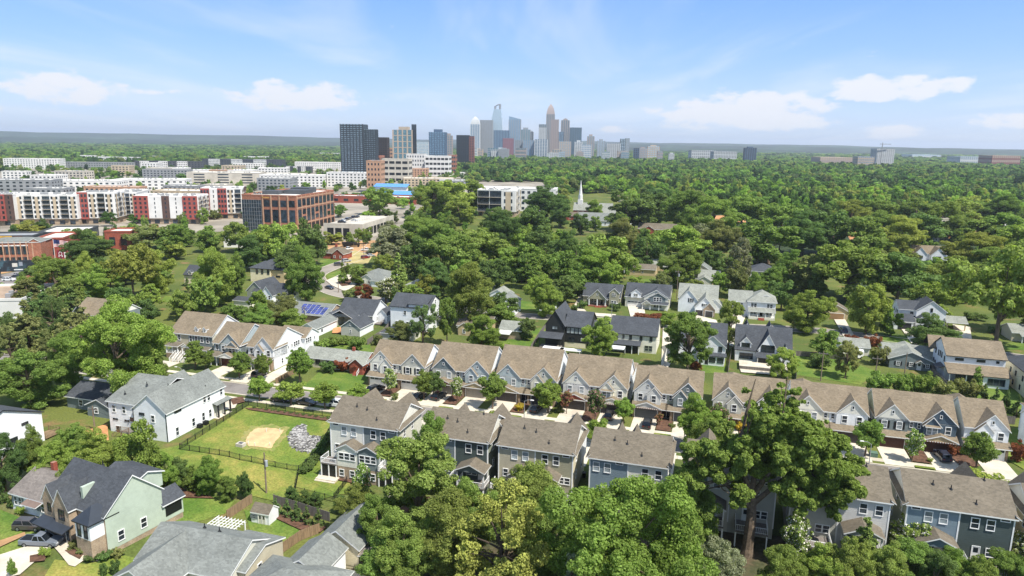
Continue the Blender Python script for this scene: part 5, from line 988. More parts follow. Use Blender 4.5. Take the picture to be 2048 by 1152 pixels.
# near detail
for i in range(3): proto('near%d' % i, 11 + i, 32, .42, .47, .52, .13, 1500, .0082, nl=16)
proto('maple', 31, 40, .50, .42, .56, .12, 1800, .0068, nl=14, sub=6)
proto('airy', 35, 30, .36, .46, .53, .105, 900, .009, nl=22, cull=.5)
for i in range(4): proto('mid%d' % i, 51 + i, 22, .42, .48, .51, .145, 380, .018, nl=9)
for i in range(2): proto('tall%d' % i, 61 + i, 20, .30, .46, .54, .12, 360, .016, nl=8)
for i in range(2): proto('wide%d' % i, 66 + i, 26, .62, .36, .60, .16, 460, .017, nl=10)
for i in range(5): proto('far%d' % i, 71 + i, 13, .48, .46, .52, .19, 170, .034, nl=3, sub=4)
for i in range(2): proto('pine%d' % i, 81 + i, 30, .26, .40, .60, .10, 330, .013, shape='cone', leaf=M_NEEDLE, bark=M_BARKD, nl=12, rnd=.9, cull=.4)
proto('bigpine', 85, 34, .40, .46, .54, .10, 520, .0085, leaf=M_NEEDLE, bark=M_BARKD, nl=20, rnd=.9, cull=.45)
proto('conifer', 87, 36, .30, .48, .50, .10, 240, .016, shape='cone', leaf=M_NEEDLE, bark=M_BARKD, nl=3)
proto('column', 88, 20, .15, .47, .50, .09, 200, .018, leaf=M_NEEDLE, nl=2)
proto('weep', 89, 30, .42, .45, .52, .12, 640, .013, shape='weep', droop=.9, nl=10)
proto('street', 91, 26, .42, .36, .62, .14, 420, .016, nl=9, shape='vase', fork=.22)
proto('street2', 92, 26, .40, .38, .60, .14, 420, .016, nl=9, fork=.2)
for nm, fm, s in (('crapew', M_FLW, 93), ('crapep', M_FLP, 94), ('craper', M_FLR, 95)): proto(nm, s, 24, .40, .38, .60, .13, 380, .017, mats=[M_LEAF, fm], frac2=.16 if nm != 'craper' else .38, nl=9, shape='vase', fork=.12)
for i in range(2): proto('shrub%d' % i, 96 + i, 14, .60, .46, .50, .26, 170, .042, trunk=False, sub=3)
proto('hedge', 98, 16, .55, .42, .52, .25, 150, .045, trunk=False)

FAR_LEAF = []
GREENS = {'g': (.170, .268, .060), 'b': (.195, .310, .060), 'y': (.255, .305, .065), 'd': (.115, .195, .060), 'o': (.180, .225, .080), 's': (.200, .245, .155), 'r': (.22, .085, .045), 'k': (.04, .08, .03), 'p': (.190, .270, .064), 'v': (.235, .335, .068), 'Y': (.5, .42, .03)}
TREE_RND = random.Random(77)
def tree(key, label, X, Y, Z, w, h, col='g', name='tree', cat='tree', group=None, rz=None):
    me, tr, pw = PROTO[key]; c = GREENS[col]; j = TREE_RND.uniform(.84, 1.16); j2 = TREE_RND.uniform(.92, 1.08)
    o = thing(name, label, cat, (X, Y, Z), TREE_RND.uniform(0, 6.28) if rz is None else rz, group); o.scale = (w / pw, w / pw, h)
    c = (c[0] * 1.12, c[1], c[2] * .9); g_ = sum(c) / 3; c = tuple((q * .9 + g_ * .1) * 1.08 for q in c)
    cr = link('crown' if name not in ('shrub', 'hedge_bush') else 'foliage', me, o); cr.color = (c[0] * j * j2, c[1] * j, c[2] * j, 1)
    if tr: link('trunk', tr, o)
    return o
def tree_px(key, label, px, yb, yt, wpx, col='g', **kw):
    """stand a tree where its base meets the ground at (px, yb), its top seen at yt, crown wpx wide"""
    X, Y, Z = G(px, yb); h = height_at(X, Y, yt, px) - Z; dist = math.sqrt(Y * Y + (CAM_H - Z) ** 2); w = wpx * dist * .985 / F_PX
    if 'name' not in kw: kw['name'] = {'crape': 'crape_myrtle', 'stree': 'street_tree', 'bigpi': 'pine_tree', 'pine0': 'pine_tree', 'pine1': 'pine_tree', 'conif': 'evergreen_tree', 'maple': 'maple_tree'}.get(key[:5], 'tree')
    return tree(key, label, X, Y, Z, w, max(.4, h), col, **kw)

# key, px of trunk, base row, top row, crown width, colour, label
NAMED = [
 ('airy', 838, 1068, 872, 165, 'p', 'tall airy tree in the middle foreground beside the brick bay house'),
 ('near0', 866, 968, 822, 72, 'g', 'leafy tree standing between the blue brick bay house and the dark green pair'),
 ('near1', 1050, 1068, 922, 140, 'p', 'loose green tree between the airy tree and the bright maple'),
 ('bigpine', 1000, 1215, 968, 195, 'y', 'yellow green pine crown at the bottom centre'),
 ('near0', 905, 1160, 985, 150, 'p', 'green tree filling the foreground left of the yellow pine'),
 ('near2', 950, 1110, 960, 110, 'g', 'green tree under the airy tree in the foreground'),
 ('maple', 1245, 1250, 928, 320, 'b', 'big bright green maple filling the bottom centre'),
 ('near1', 1430, 1230, 1078, 125, 's', 'greyish green tree at the bottom right of the bright maple'),
 ('pine1', 1140, 1290, 1115, 90, 's', 'grey green conifer tips at the bottom edge below the maple'),
 ('near2', 1395, 900, 792, 82, 'b', 'bright green tree in front of the periwinkle and sage pair'),
 ('near1', 1410, 960, 830, 95, 'g', 'green tree left of the oak crown beside the near roofs'),
 ('near2', 815, 1175, 1020, 130, 'g', 'dark leafy tree at the bottom edge left of the yellow pine'), ('near0', 1105, 1170, 1010, 120, 'g', 'green tree squeezed between yellow pine and bright maple'), ('near1', 1372, 1105, 958, 130, 'g', 'green tree filling the gap left of the oak trunk'), ('near2', 1345, 1190, 1040, 110, 'd', 'dark green tree between maple and grey green tree'),
 ('near0', 1560, 1215, 1095, 105, 'g', 'green bushy tree at the bottom edge right of the oak trunk'), ('near1', 1640, 1180, 1085, 95, 'b', 'bright bushy tree at the bottom edge below the porch gables'), ('near2', 1752, 1200, 1085, 95, 'p', 'yellowish tree at the bottom edge between two crape myrtles'), ('near0', 1862, 1215, 1105, 90, 'd', 'dark tree at the bottom edge below the covered porch'), ('near1', 1945, 1210, 1110, 85, 'g', 'green tree at the bottom edge under the white deck'), ('near2', 2045, 1200, 1100, 80, 'g', 'green tree at the extreme lower right corner'), ('near1', 770, 1180, 1060, 100, 'g', 'green tree at the bottom edge beside the cream garage'), ('near0', 1180, 1110, 985, 95, 'b', 'bright green tree between the taupe deck and the maple'),
 ('crapew', 1588, 1135, 1030, 72, 'g', 'white flowering crape myrtle below the small porch gables'),
 ('pine0', 1720, 1165, 1040, 70, 'p', 'young pine at the bottom right below the oak'),
 ('crapew', 1812, 1130, 1038, 90, 'g', 'white flowering crape myrtle below the mid blue house'),
 ('near0', 1805, 1185, 1075, 110, 'g', 'green tree at the lower right edge under the covered porch'),
 ('near1', 1690, 1195, 1070, 90, 'p', 'green tree at the bottom edge right of the oak trunk'),
 ('near2', 1900, 1190, 1092, 95, 'b', 'bright green tree below the open white deck'),
 ('near0', 1985, 1190, 1095, 90, 'g', 'dark green tree in the bottom right corner'),
 ('crapew', 2025, 1150, 1062, 80, 'o', 'pale flowering tree at the right edge below the white deck'),
 ('crapew', 728, 1035, 930, 50, 'b', 'white flowering tree by the patio of the blue brick bay house'),
 ('near1', 712, 1060, 965, 85, 'p', 'small green tree over the grey garage roof'),
 ('near2', 760, 1110, 985, 95, 'g', 'dark leafy tree beside the cream garage'),
 ('maple', 240, 808, 602, 222, 'b', 'great round maple left of the townhouse row'),
 ('near2', 300, 800, 690, 85, 'g', 'leafy tree on the right flank of the great maple'),
 ('near0', 150, 775, 662, 105, 'g', 'green tree on the left flank of the great maple'),
 ('near1', 62, 815, 698, 150, 'g', 'broad green tree at the left edge above the white house'),
 ('near0', 12, 985, 868, 85, 'd', 'dark green tree at the left edge over the bungalow'),
 ('near2', 62, 955, 858, 62, 'g', 'upright green tree in front of the left edge white house'),
 ('near0', 115, 975, 885, 85, 'b', 'green tree behind the bungalow roof'),
 ('near1', 160, 935, 845, 75, 'g', 'leafy tree beside the red clay slope'),
 ('near2', 208, 965, 862, 90, 'v', 'yellow green tree behind the brick and green house'),
 ('tall0', 300, 992, 842, 64, 'b', 'tall narrow tree in front of the white duplex gable'),
 ('tall1', 268, 985, 858, 62, 'b', 'narrow tree left of the tallest one by the white duplex'),
 ('near0', 330, 990, 905, 55, 'b', 'bushy green tree behind the brick and green house corner'),
 ('near1', 157, 1000, 910, 70, 'g', 'green tree between bungalow and brick house'),
 ('street', 519, 803, 754, 52, 'b', 'round street tree, leftmost of four along the fenced yard'),
 ('street2', 582, 810, 757, 56, 'v', 'round street tree, second of four along the fenced yard'),
 ('street', 650, 818, 765, 64, 'b', 'round street tree, third of four along the fenced yard'),
 ('street2', 714, 806, 766, 48, 'b', 'low bright tree, rightmost of four by the near roofs'),
 ('street', 600, 770, 697, 58, 'b', 'dense round tree on the brick ranch lawn'),
 ('street2', 479, 757, 699, 48, 'g', 'dark round tree in the drive of the steel blue townhouse'),
 ('street', 526, 762, 709, 40, 'g', 'small dark tree in front of the tall white townhouse'),
 ('tall0', 391, 738, 683, 40, 'g', 'upright tree by the long white stairs'),
 ('street2', 412, 738, 697, 34, 'g', 'little tree right of the long white stairs'),
 ('crapew', 782, 790, 738, 38, 'b', 'white flowering tree in front of the lavender townhouse pair'),
 ('street', 848, 800, 742, 48, 'g', 'green tree in front of the white garages'),
 ('street2', 868, 800, 738, 40, 'd', 'darker tree close beside the green one by the white garages'),
 ('crapew', 914, 804, 756, 34, 'b', 'small pale flowering tree before the tan garages'),
 ('street', 985, 818, 748, 66, 'g', 'round tree between the second and third townhouse pairs'),
 ('street2', 1096, 826, 757, 66, 'b', 'round tree before the blue and light grey townhouse pair'),
 ('craper', 1133, 828, 780, 34, 'o', 'red flowering small tree beside the brick garage gable'),
 ('crapep', 1190, 846, 778, 46, 'd', 'pink white flowering tree before the brick garage gable'),
 ('street', 1246, 850, 797, 46, 'b', 'light green tree before the white half of the fourth pair'),
 ('craper', 1318, 852, 826, 22, 'o', 'tiny red tree on the strip between two grey garages'),
 ('crapep', 1432, 885, 805, 52, 'd', 'flowering tree beside the brown garage left of the oak'),
 ('street2', 1730, 912, 832, 62, 'g', 'round dark tree left of the brown garages'),
 ('crapew', 1823, 925, 862, 46, 'b', 'white flowering tree between the two brown garages'),
 ('street', 1950, 945, 865, 70, 'g', 'round tree in front of the white end townhouse'),
 ('shrub1', 1906, 912, 882, 30, 'r', 'russet shrub beside the parked dark car'),
 ('shrub0', 2036, 925, 880, 36, 'r', 'orange leaved shrub by the right edge drive'),
 ('street2', 1192, 890, 832, 50, 'b', 'round tree in the gap between the taupe and midblue pairs'),
 ('shrub0', 990, 858, 822, 42, 'v', 'bright bush behind the dark green pair roof'),
 ('shrub1', 1965, 975, 935, 80, 'v', 'feathery bush behind the mid blue house roof'),
 ('bigpine', 846, 694, 598, 64, 'd', 'dark pine in front of the tall white three storey house'),
 ('tall1', 894, 690, 583, 36, 'g', 'slim tall tree right of the white three storey house'),
 ('near1', 800, 690, 640, 62, 'o', 'glossy magnolia behind the lavender townhouse roof'),
 ('near0', 962, 702, 630, 78, 'b', 'round bright tree behind the second townhouse pair'),
 ('mid1', 1000, 660, 603, 66, 'g', 'green tree in front of the tan cottage lane'),
 ('mid2', 1056, 680, 634, 38, 'd', 'little dark tree on the lawn left of the black house'),
 ('near2', 1196, 718, 634, 68, 'v', 'bright round tree hiding the corner of the black house'),
 ('airy', 1374, 748, 626, 105, 'g', 'tree with bare forked trunk before the white board house'),
 ('mid3', 1340, 655, 622, 45, 'b', 'yellow green tree above the white board house'),
 ('airy', 1456, 700, 598, 52, 'p', 'thin tree between the white board house and the farmhouse'),
 ('near0', 1562, 758, 694, 62, 'v', 'bright round bush tree at the farmhouse terrace'),
 ('airy', 1690, 757, 682, 52, 'o', 'open crowned small tree on the rear lawn'),
 ('mid0', 1650, 720, 655, 62, 'g', 'green tree behind the long hedge lawn'),
 ('near1', 1612, 665, 577, 98, 'v', 'bright spreading tree over the back street corner'),
 ('weep', 1730, 668, 556, 96, 'v', 'weeping pale green tree by the tan garage'),
 ('mid2', 1780, 672, 615, 46, 'b', 'young yellow green tree right of the weeping tree'),
 ('near2', 1862, 716, 632, 92, 'd', 'dark round tree in front of the white gabled house'),
 ('wide0', 1990, 700, 490, 235, 'p', 'great spreading tree on the far right'),
 ('mid0', 2046, 668, 545, 120, 'p', 'green tree on the right edge behind the great one'),
 ('near1', 1086, 632, 548, 78, 'v', 'round bright street tree beside the small white garage'),
 ('near0', 946, 655, 525, 122, 'p', 'large soft crowned tree in the left centre'),
 ('conifer', 797, 600, 507, 56, 'p', 'tall conical evergreen at the road bend'),
 ('mid1', 852, 596, 543, 40, 'y', 'yellow green small tree by the pale cottage'),
 ('near2', 612, 612, 497, 82, 'g', 'leafy tree left of the bending road'),
 ('mid3', 690, 556, 522, 22, 'g', 'small dark street tree inside the bend, farther one'),
 ('mid0', 686, 568, 544, 22, 'g', 'small street tree inside the bend, nearer one'),
 ('mid2', 719, 570, 530, 38, 'g', 'round tree beside the grey hip roofed house'),
 ('mid2', 728, 605, 566, 40, 'r', 'russet crape myrtle by the back street'),
 ('crapew', 772, 606, 558, 62, 'o', 'flowering shrub tree below the road bend'),
 ('shrub0', 700, 602, 578, 38, 'o', 'olive bush at the lower end of the bend'),
 ('near1', 568, 652, 583, 66, 'o', 'magnolia in front of the light grey house'),
 ('near0', 590, 668, 618, 70, 'g', 'round green tree above the steel blue townhouse roof'),
 ('near2', 520, 668, 612, 72, 'g', 'green tree over the left townhouse roofs'),
 ('mid1', 470, 660, 606, 60, 'g', 'green bushy tree behind the dormered townhouse'),
 ('mid2', 372, 628, 590, 62, 'p', 'yellowish bush tree behind the dormered townhouse'),
 ('near0', 436, 612, 494, 86, 'v', 'tall bright tree between the cream house and the grey house'),
 ('near2', 468, 602, 508, 55, 'g', 'darker tree right of the tall bright one'),
 ('wide1', 268, 600, 487, 125, 'y', 'yellow green spreading tree with pale trunks on the left'),
 ('near1', 315, 590, 495, 80, 'v', 'bright tree right of the yellow green spreading one'),
 ('near2', 182, 535, 460, 92, 'd', 'dark round tree left of the yellow green ones'),
 ('near0', 118, 612, 518, 118, 'g', 'large leafy tree beside the avenue'),
 ('near1', 205, 610, 525, 90, 'b', 'leafy tree in front of the yellow green spreading one'),
 ('near2', 165, 600, 508, 70, 'v', 'bright leafy tree behind the avenue'),
 ('mid0', 352, 515, 445, 78, 'g', 'round tree below the red roof sign'),
 ('mid1', 300, 500, 448, 95, 'o', 'olive tree left of the red roof sign'),
 ('mid2', 420, 505, 450, 62, 'g', 'green tree in front of the apartment block corner'),
 ('mid3', 345, 520, 478, 50, 'y', 'yellow leaved small tree in the left centre'),
 ('mid1', 478, 505, 440, 62, 'p', 'round tree below the brick office'),
 ('mid2', 530, 535, 447, 75, 'v', 'bright yellow green tree before the brick office'),
 ('mid0', 575, 535, 440, 78, 'v', 'bright tree right of the yellow green one by the office'),
 ('mid3', 618, 530, 432, 72, 'd', 'dark tall tree left of the parking deck'),
 ('near0', 508, 540, 470, 80, 'd', 'dark tree mass below the brick office'),
 ('near1', 590, 560, 480, 90, 'd', 'dark tree mass left of the red brick cottage'),
 ('mid1', 760, 430, 372, 70, 'g', 'round tree before the brick strip shops'),
 ('mid2', 780, 500, 440, 60, 's', 'silvery tree right of the parking deck'),
 ('mid3', 735, 480, 452, 25, 'g', 'small tree beside the parking deck wall'), ('mid0', 700, 492, 462, 20, 'g', 'little tree at the parking deck corner'), ('mid1', 718, 488, 455, 22, 'g', 'slim tree along the parking deck side'),
 ('shrub0', 20, 600, 562, 85, 'b', 'leafy clump beside the flat roofed store at left'),
 ('mid3', 55, 470, 440, 60, 'y', 'bright bushes before the apartment podium'),
]
PINES_L = [(112, 690, 585, 62), (62, 725, 605, 75), (150, 660, 578, 60), (25, 740, 640, 70), (92, 660, 575, 55), (140, 715, 620, 55), (12, 700, 620, 60), (165, 690, 600, 55), (72, 690, 590, 50), (115, 735, 650, 55), (182, 650, 585, 50)]
MIDS = [(785, 535, 455, 85, 's'), (832, 505, 436, 85, 'g'), (872, 515, 445, 85, 'g'), (905, 560, 470, 100, 'p'), (952, 545, 460, 115, 'p'), (1000, 505, 425, 72, 'd'), (1040, 560, 488, 80, 'g'), (1085, 530, 455, 85, 'd'), (1130, 545, 468, 66, 'd'), (1150, 590, 485, 100, 'g'), (1212, 570, 468, 118, 'g'), (1247, 520, 442, 76, 'o'),
 (1000, 478, 420, 64, 'd'), (1060, 486, 415, 66, 'd'), (900, 432, 362, 84, 'v'), (868, 436, 366, 76, 'v'), (935, 424, 362, 76, 'g'), (918, 450, 398, 70, 'v'), (1092, 440, 378, 96, 'd'), (1252, 462, 382, 96, 'd'), (1305, 450, 386, 76, 'd'), (1372, 462, 386, 88, 'g'), (1422, 482, 398, 96, 'g'), (1482, 462, 392, 86, 'g'), (1362, 528, 452, 96, 'b'), (1432, 522, 442, 86, 'o'), (1402, 512, 450, 64, 's'),
 (1536, 528, 440, 116, 'g'), (1602, 512, 428, 98, 'd'), (1662, 512, 418, 98, 'd'), (1722, 520, 432, 98, 'p'), (1792, 515, 436, 98, 'y'), (1760, 500, 428, 84, 'p'), (1692, 600, 486, 140, 'g'), (1792, 612, 505, 120, 'd'), (1582, 580, 502, 80, 'g'), (1625, 590, 512, 75, 'o'), (1476, 575, 478, 58, 's'), (1356, 575, 500, 90, 'g'), (1292, 540, 478, 68, 'd'), (1842, 492, 428, 88, 'd'), (1882, 482, 408, 88, 'p'), (1952, 545, 470, 120, 'y'), (2010, 492, 428, 88, 'g'), (2032, 525, 452, 80, 'b'),
 (1900, 600, 515, 120, 'p'), (1840, 580, 525, 90, 'd'), (1870, 640, 568, 90, 'b'), (1512, 610, 552, 40, 'g'), (1452, 552, 505, 70, 'd'), (1130, 610, 555, 70, 'd'), (1185, 590, 500, 90, 'b'), (1020, 560, 500, 70, 'b'), (1100, 570, 510, 80, 'g'), (985, 590, 520, 70, 'd'), (870, 590, 520, 70, 'd'), (830, 560, 480, 70, 'd'), (890, 520, 460, 70, 'g'), (1530, 590, 540, 60, 'g'), (1562, 620, 560, 60, 'd'), (1950, 490, 440, 80, 'g'), (1980, 560, 500, 90, 'g'),
 (1700, 460, 405, 80, 'y'), (1750, 455, 400, 70, 'p'), (1560, 470, 410, 80, 'g'), (1640, 470, 410, 80, 'd'), (1830, 455, 400, 80, 'g'), (1925, 455, 398, 80, 'p'), (1990, 450, 395, 80, 'g'), (1340, 440, 385, 70, 'g'), (1160, 470, 430, 40, 'd'), (1120, 455, 410, 50, 'd'), (1190, 440, 405, 40, 'g')]
rnd = random.Random(5)
def plant():
    for r_ in NAMED: tree_px(r_[0], r_[6], *r_[1:5], r_[5], **({'name': 'shrub', 'cat': 'shrub'} if r_[0].startswith('shrub') else {}))
    for i, p in enumerate(PINES_L): tree_px('pine%d' % (i % 2) if i % 3 else 'bigpine', 'dark green pine in the grove on the left edge', p[0], p[1], p[2], p[3], 'o' if i % 2 else 'd', name='pine_tree', group='pine grove on the left edge')
    keys = ['mid0', 'mid1', 'mid2', 'mid3', 'near0', 'near1', 'near2', 'near0', 'mid1', 'mid2']
    for i, p in enumerate(MIDS): tree_px(keys[(i * 7) % len(keys)], 'large leafy shade tree in the wooded belt between the back streets and the church', p[0], p[1], p[2] - 6, p[3] * 1.1, p[4], group='shade trees of the wooded belt')
    # oak with bare branches rising through its crown
    oak()
    # garden evergreens and shrubs
    for k, (px, yb, yt) in enumerate([(553, 1031, 996), (575, 1035, 998), (594, 1042, 1003), (614, 1050, 1012), (637, 1055, 1015)]): tree_px('conifer', 'dark evergreen number %s from the white shed in the mulch row' % ['one', 'two', 'three', 'four', 'five'][k], px, yb, yt, 24, 'd', name='evergreen_shrub', cat='shrub', group='evergreens in the mulch row')
    for px, yb, yt in [(585, 1005, 972), (608, 1012, 980), (632, 1018, 985), (680, 1025, 990)]: tree_px('near0', 'leafy bush against the chain fence below the near yard', px, yb, yt, 28, 'd', name='shrub', cat='shrub', group='bushes along the chain fence')
    for px, yb, yt, w, c in [(357, 975, 912, 52, 'd'), (388, 982, 928, 42, 'g'), (420, 992, 908, 62, 'b'), (455, 1000, 952, 46, 'g'), (492, 1002, 942, 32, 'd')]: tree_px('near1', 'bushy evergreen in the screen along the lower yard', px, yb, yt, w, c, name='shrub', cat='shrub', group='evergreen screen along the lower yard')
    for k in range(15): tree_px('shrub%d' % (k % 2), 'small round shrub in the mulch bed beside the near pavement', 508 + k * 12.4, 818 + k * 1.75, 812 + k * 1.75, 8, 'd', name='shrub', cat='shrub', group='shrubs along the near pavement')
    for k in range(12): tree_px('hedge', 'clipped evergreen bush in the hedge between yard and blue house', 612 + k * 4.6, 948 - k * 6.6, 932 - k * 6.6, 22, 'd', name='shrub', cat='shrub', group='hedge beside the blue house')
    for px, yb, yt, w, c in [(355, 1120, 1100, 30, 'd'), (375, 1118, 1103, 26, 'o'), (390, 1116, 1102, 24, 'd'), (150, 1098, 1078, 26, 'o'), (165, 1108, 1092, 20, 'o'), (185, 1122, 1108, 28, 'd'), (210, 1120, 1104, 30, 'd'), (232, 1114, 1098, 28, 'o'), (28, 1014, 990, 26, 'd'), (40, 1028, 1010, 18, 'v'), (8, 1005, 985, 22, 'd'), (108, 1022, 990, 26, 'v'), (232, 1150, 1118, 18, 'd'), (208, 1152, 1125, 16, 'd'),
           (715, 960, 945, 22, 'd'), (735, 964, 948, 22, 'd'), (700, 957, 943, 20, 'd'), (1300, 640, 622, 50, 'r'), (1325, 642, 628, 40, 'r'), (1232, 622, 600, 22, 'd'), (1150, 620, 608, 16, 'd'), (1165, 618, 600, 20, 'd'), (1388, 740, 722, 28, 'r'), (1640, 735, 700, 50, 'd'), (1760, 790, 740, 50, 'g'), (1800, 792, 745, 50, 'g'), (1845, 795, 742, 55, 'g'), (1880, 798, 755, 45, 'o'), (1930, 800, 755, 50, 'o'), (1700, 690, 668, 30, 'r'), (1745, 700, 668, 34, 'r'), (1757, 730, 688, 40, 'o'), (1945, 640, 620, 40, 'd'), (1988, 665, 650, 26, 'd'),
           (660, 722, 706, 40, 'o'), (690, 742, 716, 40, 'r'), (720, 745, 725, 40, 'r'), (655, 745, 722, 34, 'd'), (640, 700, 672, 50, 'g'), (680, 690, 668, 50, 'g'), (715, 700, 672, 36, 'g'), (755, 690, 662, 24, 'o'), (990, 700, 690, 30, 'b'), (870, 600, 585, 24, 'd'), (905, 605, 596, 16, 'd'), (1010, 700, 682, 24, 'v'), (790, 800, 785, 16, 'o'), (1345, 855, 845, 14, 'o'), (1120, 825, 815, 20, 'o'), (1860, 925, 915, 12, 'y'), (1430, 722, 712, 30, 'd'), (410, 960, 940, 30, 'g'), (25, 1152, 1110, 18, 'g'), (90, 1112, 1090, 22, 'v')]:
        tree_px('shrub%d' % rnd.randrange(2), 'rounded garden shrub near a house wall, hedge or drive', px, yb, yt, w, c, name='shrub', cat='shrub', group='garden shrubs')
    # cypress columns by the cream house, garden trees behind the right lawn
    for px, yb, yt in [(376, 585, 552), (388, 586, 554), (398, 588, 553), (408, 588, 556), (414, 590, 560)]: tree_px('column', 'slim cypress standing before the cream dormer house', px, yb, yt, 9, 'd', name='cypress_tree', group='cypresses before the cream house')
    for px, yb, yt in [(1965, 812, 768), (1988, 818, 775), (2010, 826, 780), (2032, 834, 790)]: tree_px('conifer', 'young evergreen along the fence behind the white end townhouse', px, yb, yt, 26, 'd', name='evergreen_tree', group='young evergreens along the right fence')
    tree_px('column', 'ivy covered pole like tree before the white two storey house', 1948, 795, 728, 20, 'g')
def oak():
    rs = np.random.RandomState(404); X, Y, Z = G(1492, 1112); h = height_at(X, Y, 758, 1530) - Z
    o = thing('oak_tree', 'tall wide oak with visible limbs rising over the near roofs', 'tree', (X, Y, Z))
    C = []
    for dx, dz, k, lr in [(-.6, .62, 4, 1.7), (-3.5, .64, 6, 2.0), (-5.5, .50, 5, 1.8), (-8.5, .52, 5, 1.7), (-10.5, .64, 4, 1.5), (2.5, .74, 7, 2.1), (5.5, .70, 7, 2.2), (8.5, .66, 7, 2.2), (11.5, .56, 6, 2.0), (13.5, .42, 5, 1.8), (9.0, .45, 7, 2.1), (5.0, .48, 7, 2.2), (0.5, .50, 5, 1.9), (7.5, .34, 4, 1.6), (11, .32, 3, 1.5), (-2.5, .42, 4, 1.7), (-7.5, .40, 3, 1.5), (-2, .86, 2, .8), (4.5, .88, 4, 1.3), (3, .96, 2, .7), (-.5, .95, 1, .55), (3, .58, 6, 2.1), (7, .56, 7, 2.2), (10.5, .68, 5, 1.9), (-5, .58, 6, 1.9), (-8.5, .62, 4, 1.6), (14.5, .50, 3, 1.4), (-9.5, .46, 3, 1.4), (6, .64, 4, 1.8), (-1, .80, 4, 1.3), (2, .84, 4, 1.4), (5.5, .80, 4, 1.5), (7.5, .76, 4, 1.5), (1, .66, 5, 1.9), (12.5, .36, 4, 1.7)]:
        for _ in range(k): C.append((dx + rs.uniform(-2, 2), rs.uniform(-4.5, 4.5) * (1 - abs(dx) / 26), h * dz + rs.uniform(-1.2, 1.2), lr * rs.uniform(.65, 1.1)))
    E = []
    for x, y, z, r in C:
        E.append((x, y, z, r * .6))
        for _ in range(5): d = rs.normal(size=3) + np.array([0, 0, .3]); d /= np.linalg.norm(d); q = rs.uniform(.6, 1.2); E.append((x + d[0] * r * q, y + d[1] * r * q, z + d[2] * r * q * .7, r * rs.uniform(.25, .5)))
    C = np.array(C); P, Nn = leaves_on(rs, np.array(E), 330, cull=.45, rnd=.7)
    me = quads_mesh('crown', P, Nn, .18, rs, [M_LEAF]); cr = link('crown', me, o); cr.color = (.215, .285, .07, 1)
    b = MB(); b.tube([(0, 0, -.3), (.1, 0, 1.5), (.3, 0, h * .22), (.2, .2, h * .36)], [1.15, .85, .75, .6], 10)
    forks = [((.2, .2, h * .34), (-2.2, .6, h * .55), (-1.6, .8, h * .80), (-.6, .8, h * .99)), ((.2, .2, h * .34), (2.6, -.4, h * .52), (3.4, -.5, h * .76), (3.6, -.4, h * 1.02)), ((.2, .1, h * .30), (5, .8, h * .44), (10, .6, h * .55)), ((.2, .1, h * .28), (-4, -.6, h * .42), (-8.5, -.8, h * .52)), ((.2, .2, h * .36), (.8, 1.6, h * .62), (1.6, 2.4, h * .82))]
    for f in forks: b.tube(f, [.5, .36, .2, .06][:len(f)] if len(f) == 4 else [.48, .3, .1], 7)
    for i in rs.permutation(len(C))[:60]:
        x, y, z, r = C[i]; f = forks[rs.randint(len(forks))]; f = min(forks, key=lambda q: min((q[1][0] - x) ** 2 + (q[1][2] - z) ** 2, (q[-1][0] - x) ** 2 + (q[-1][2] - z) ** 2)); a = Vector(f[1]).lerp(Vector(f[-1]), rs.uniform(.0, .7))
        b.tube([a, a.lerp(Vector((x, y, z)), .5) + Vector((0, 0, -.5)), (x, y, z)], [.16, .1, .03], 5)
    b.build('trunk', M_BARK, o)
plant()

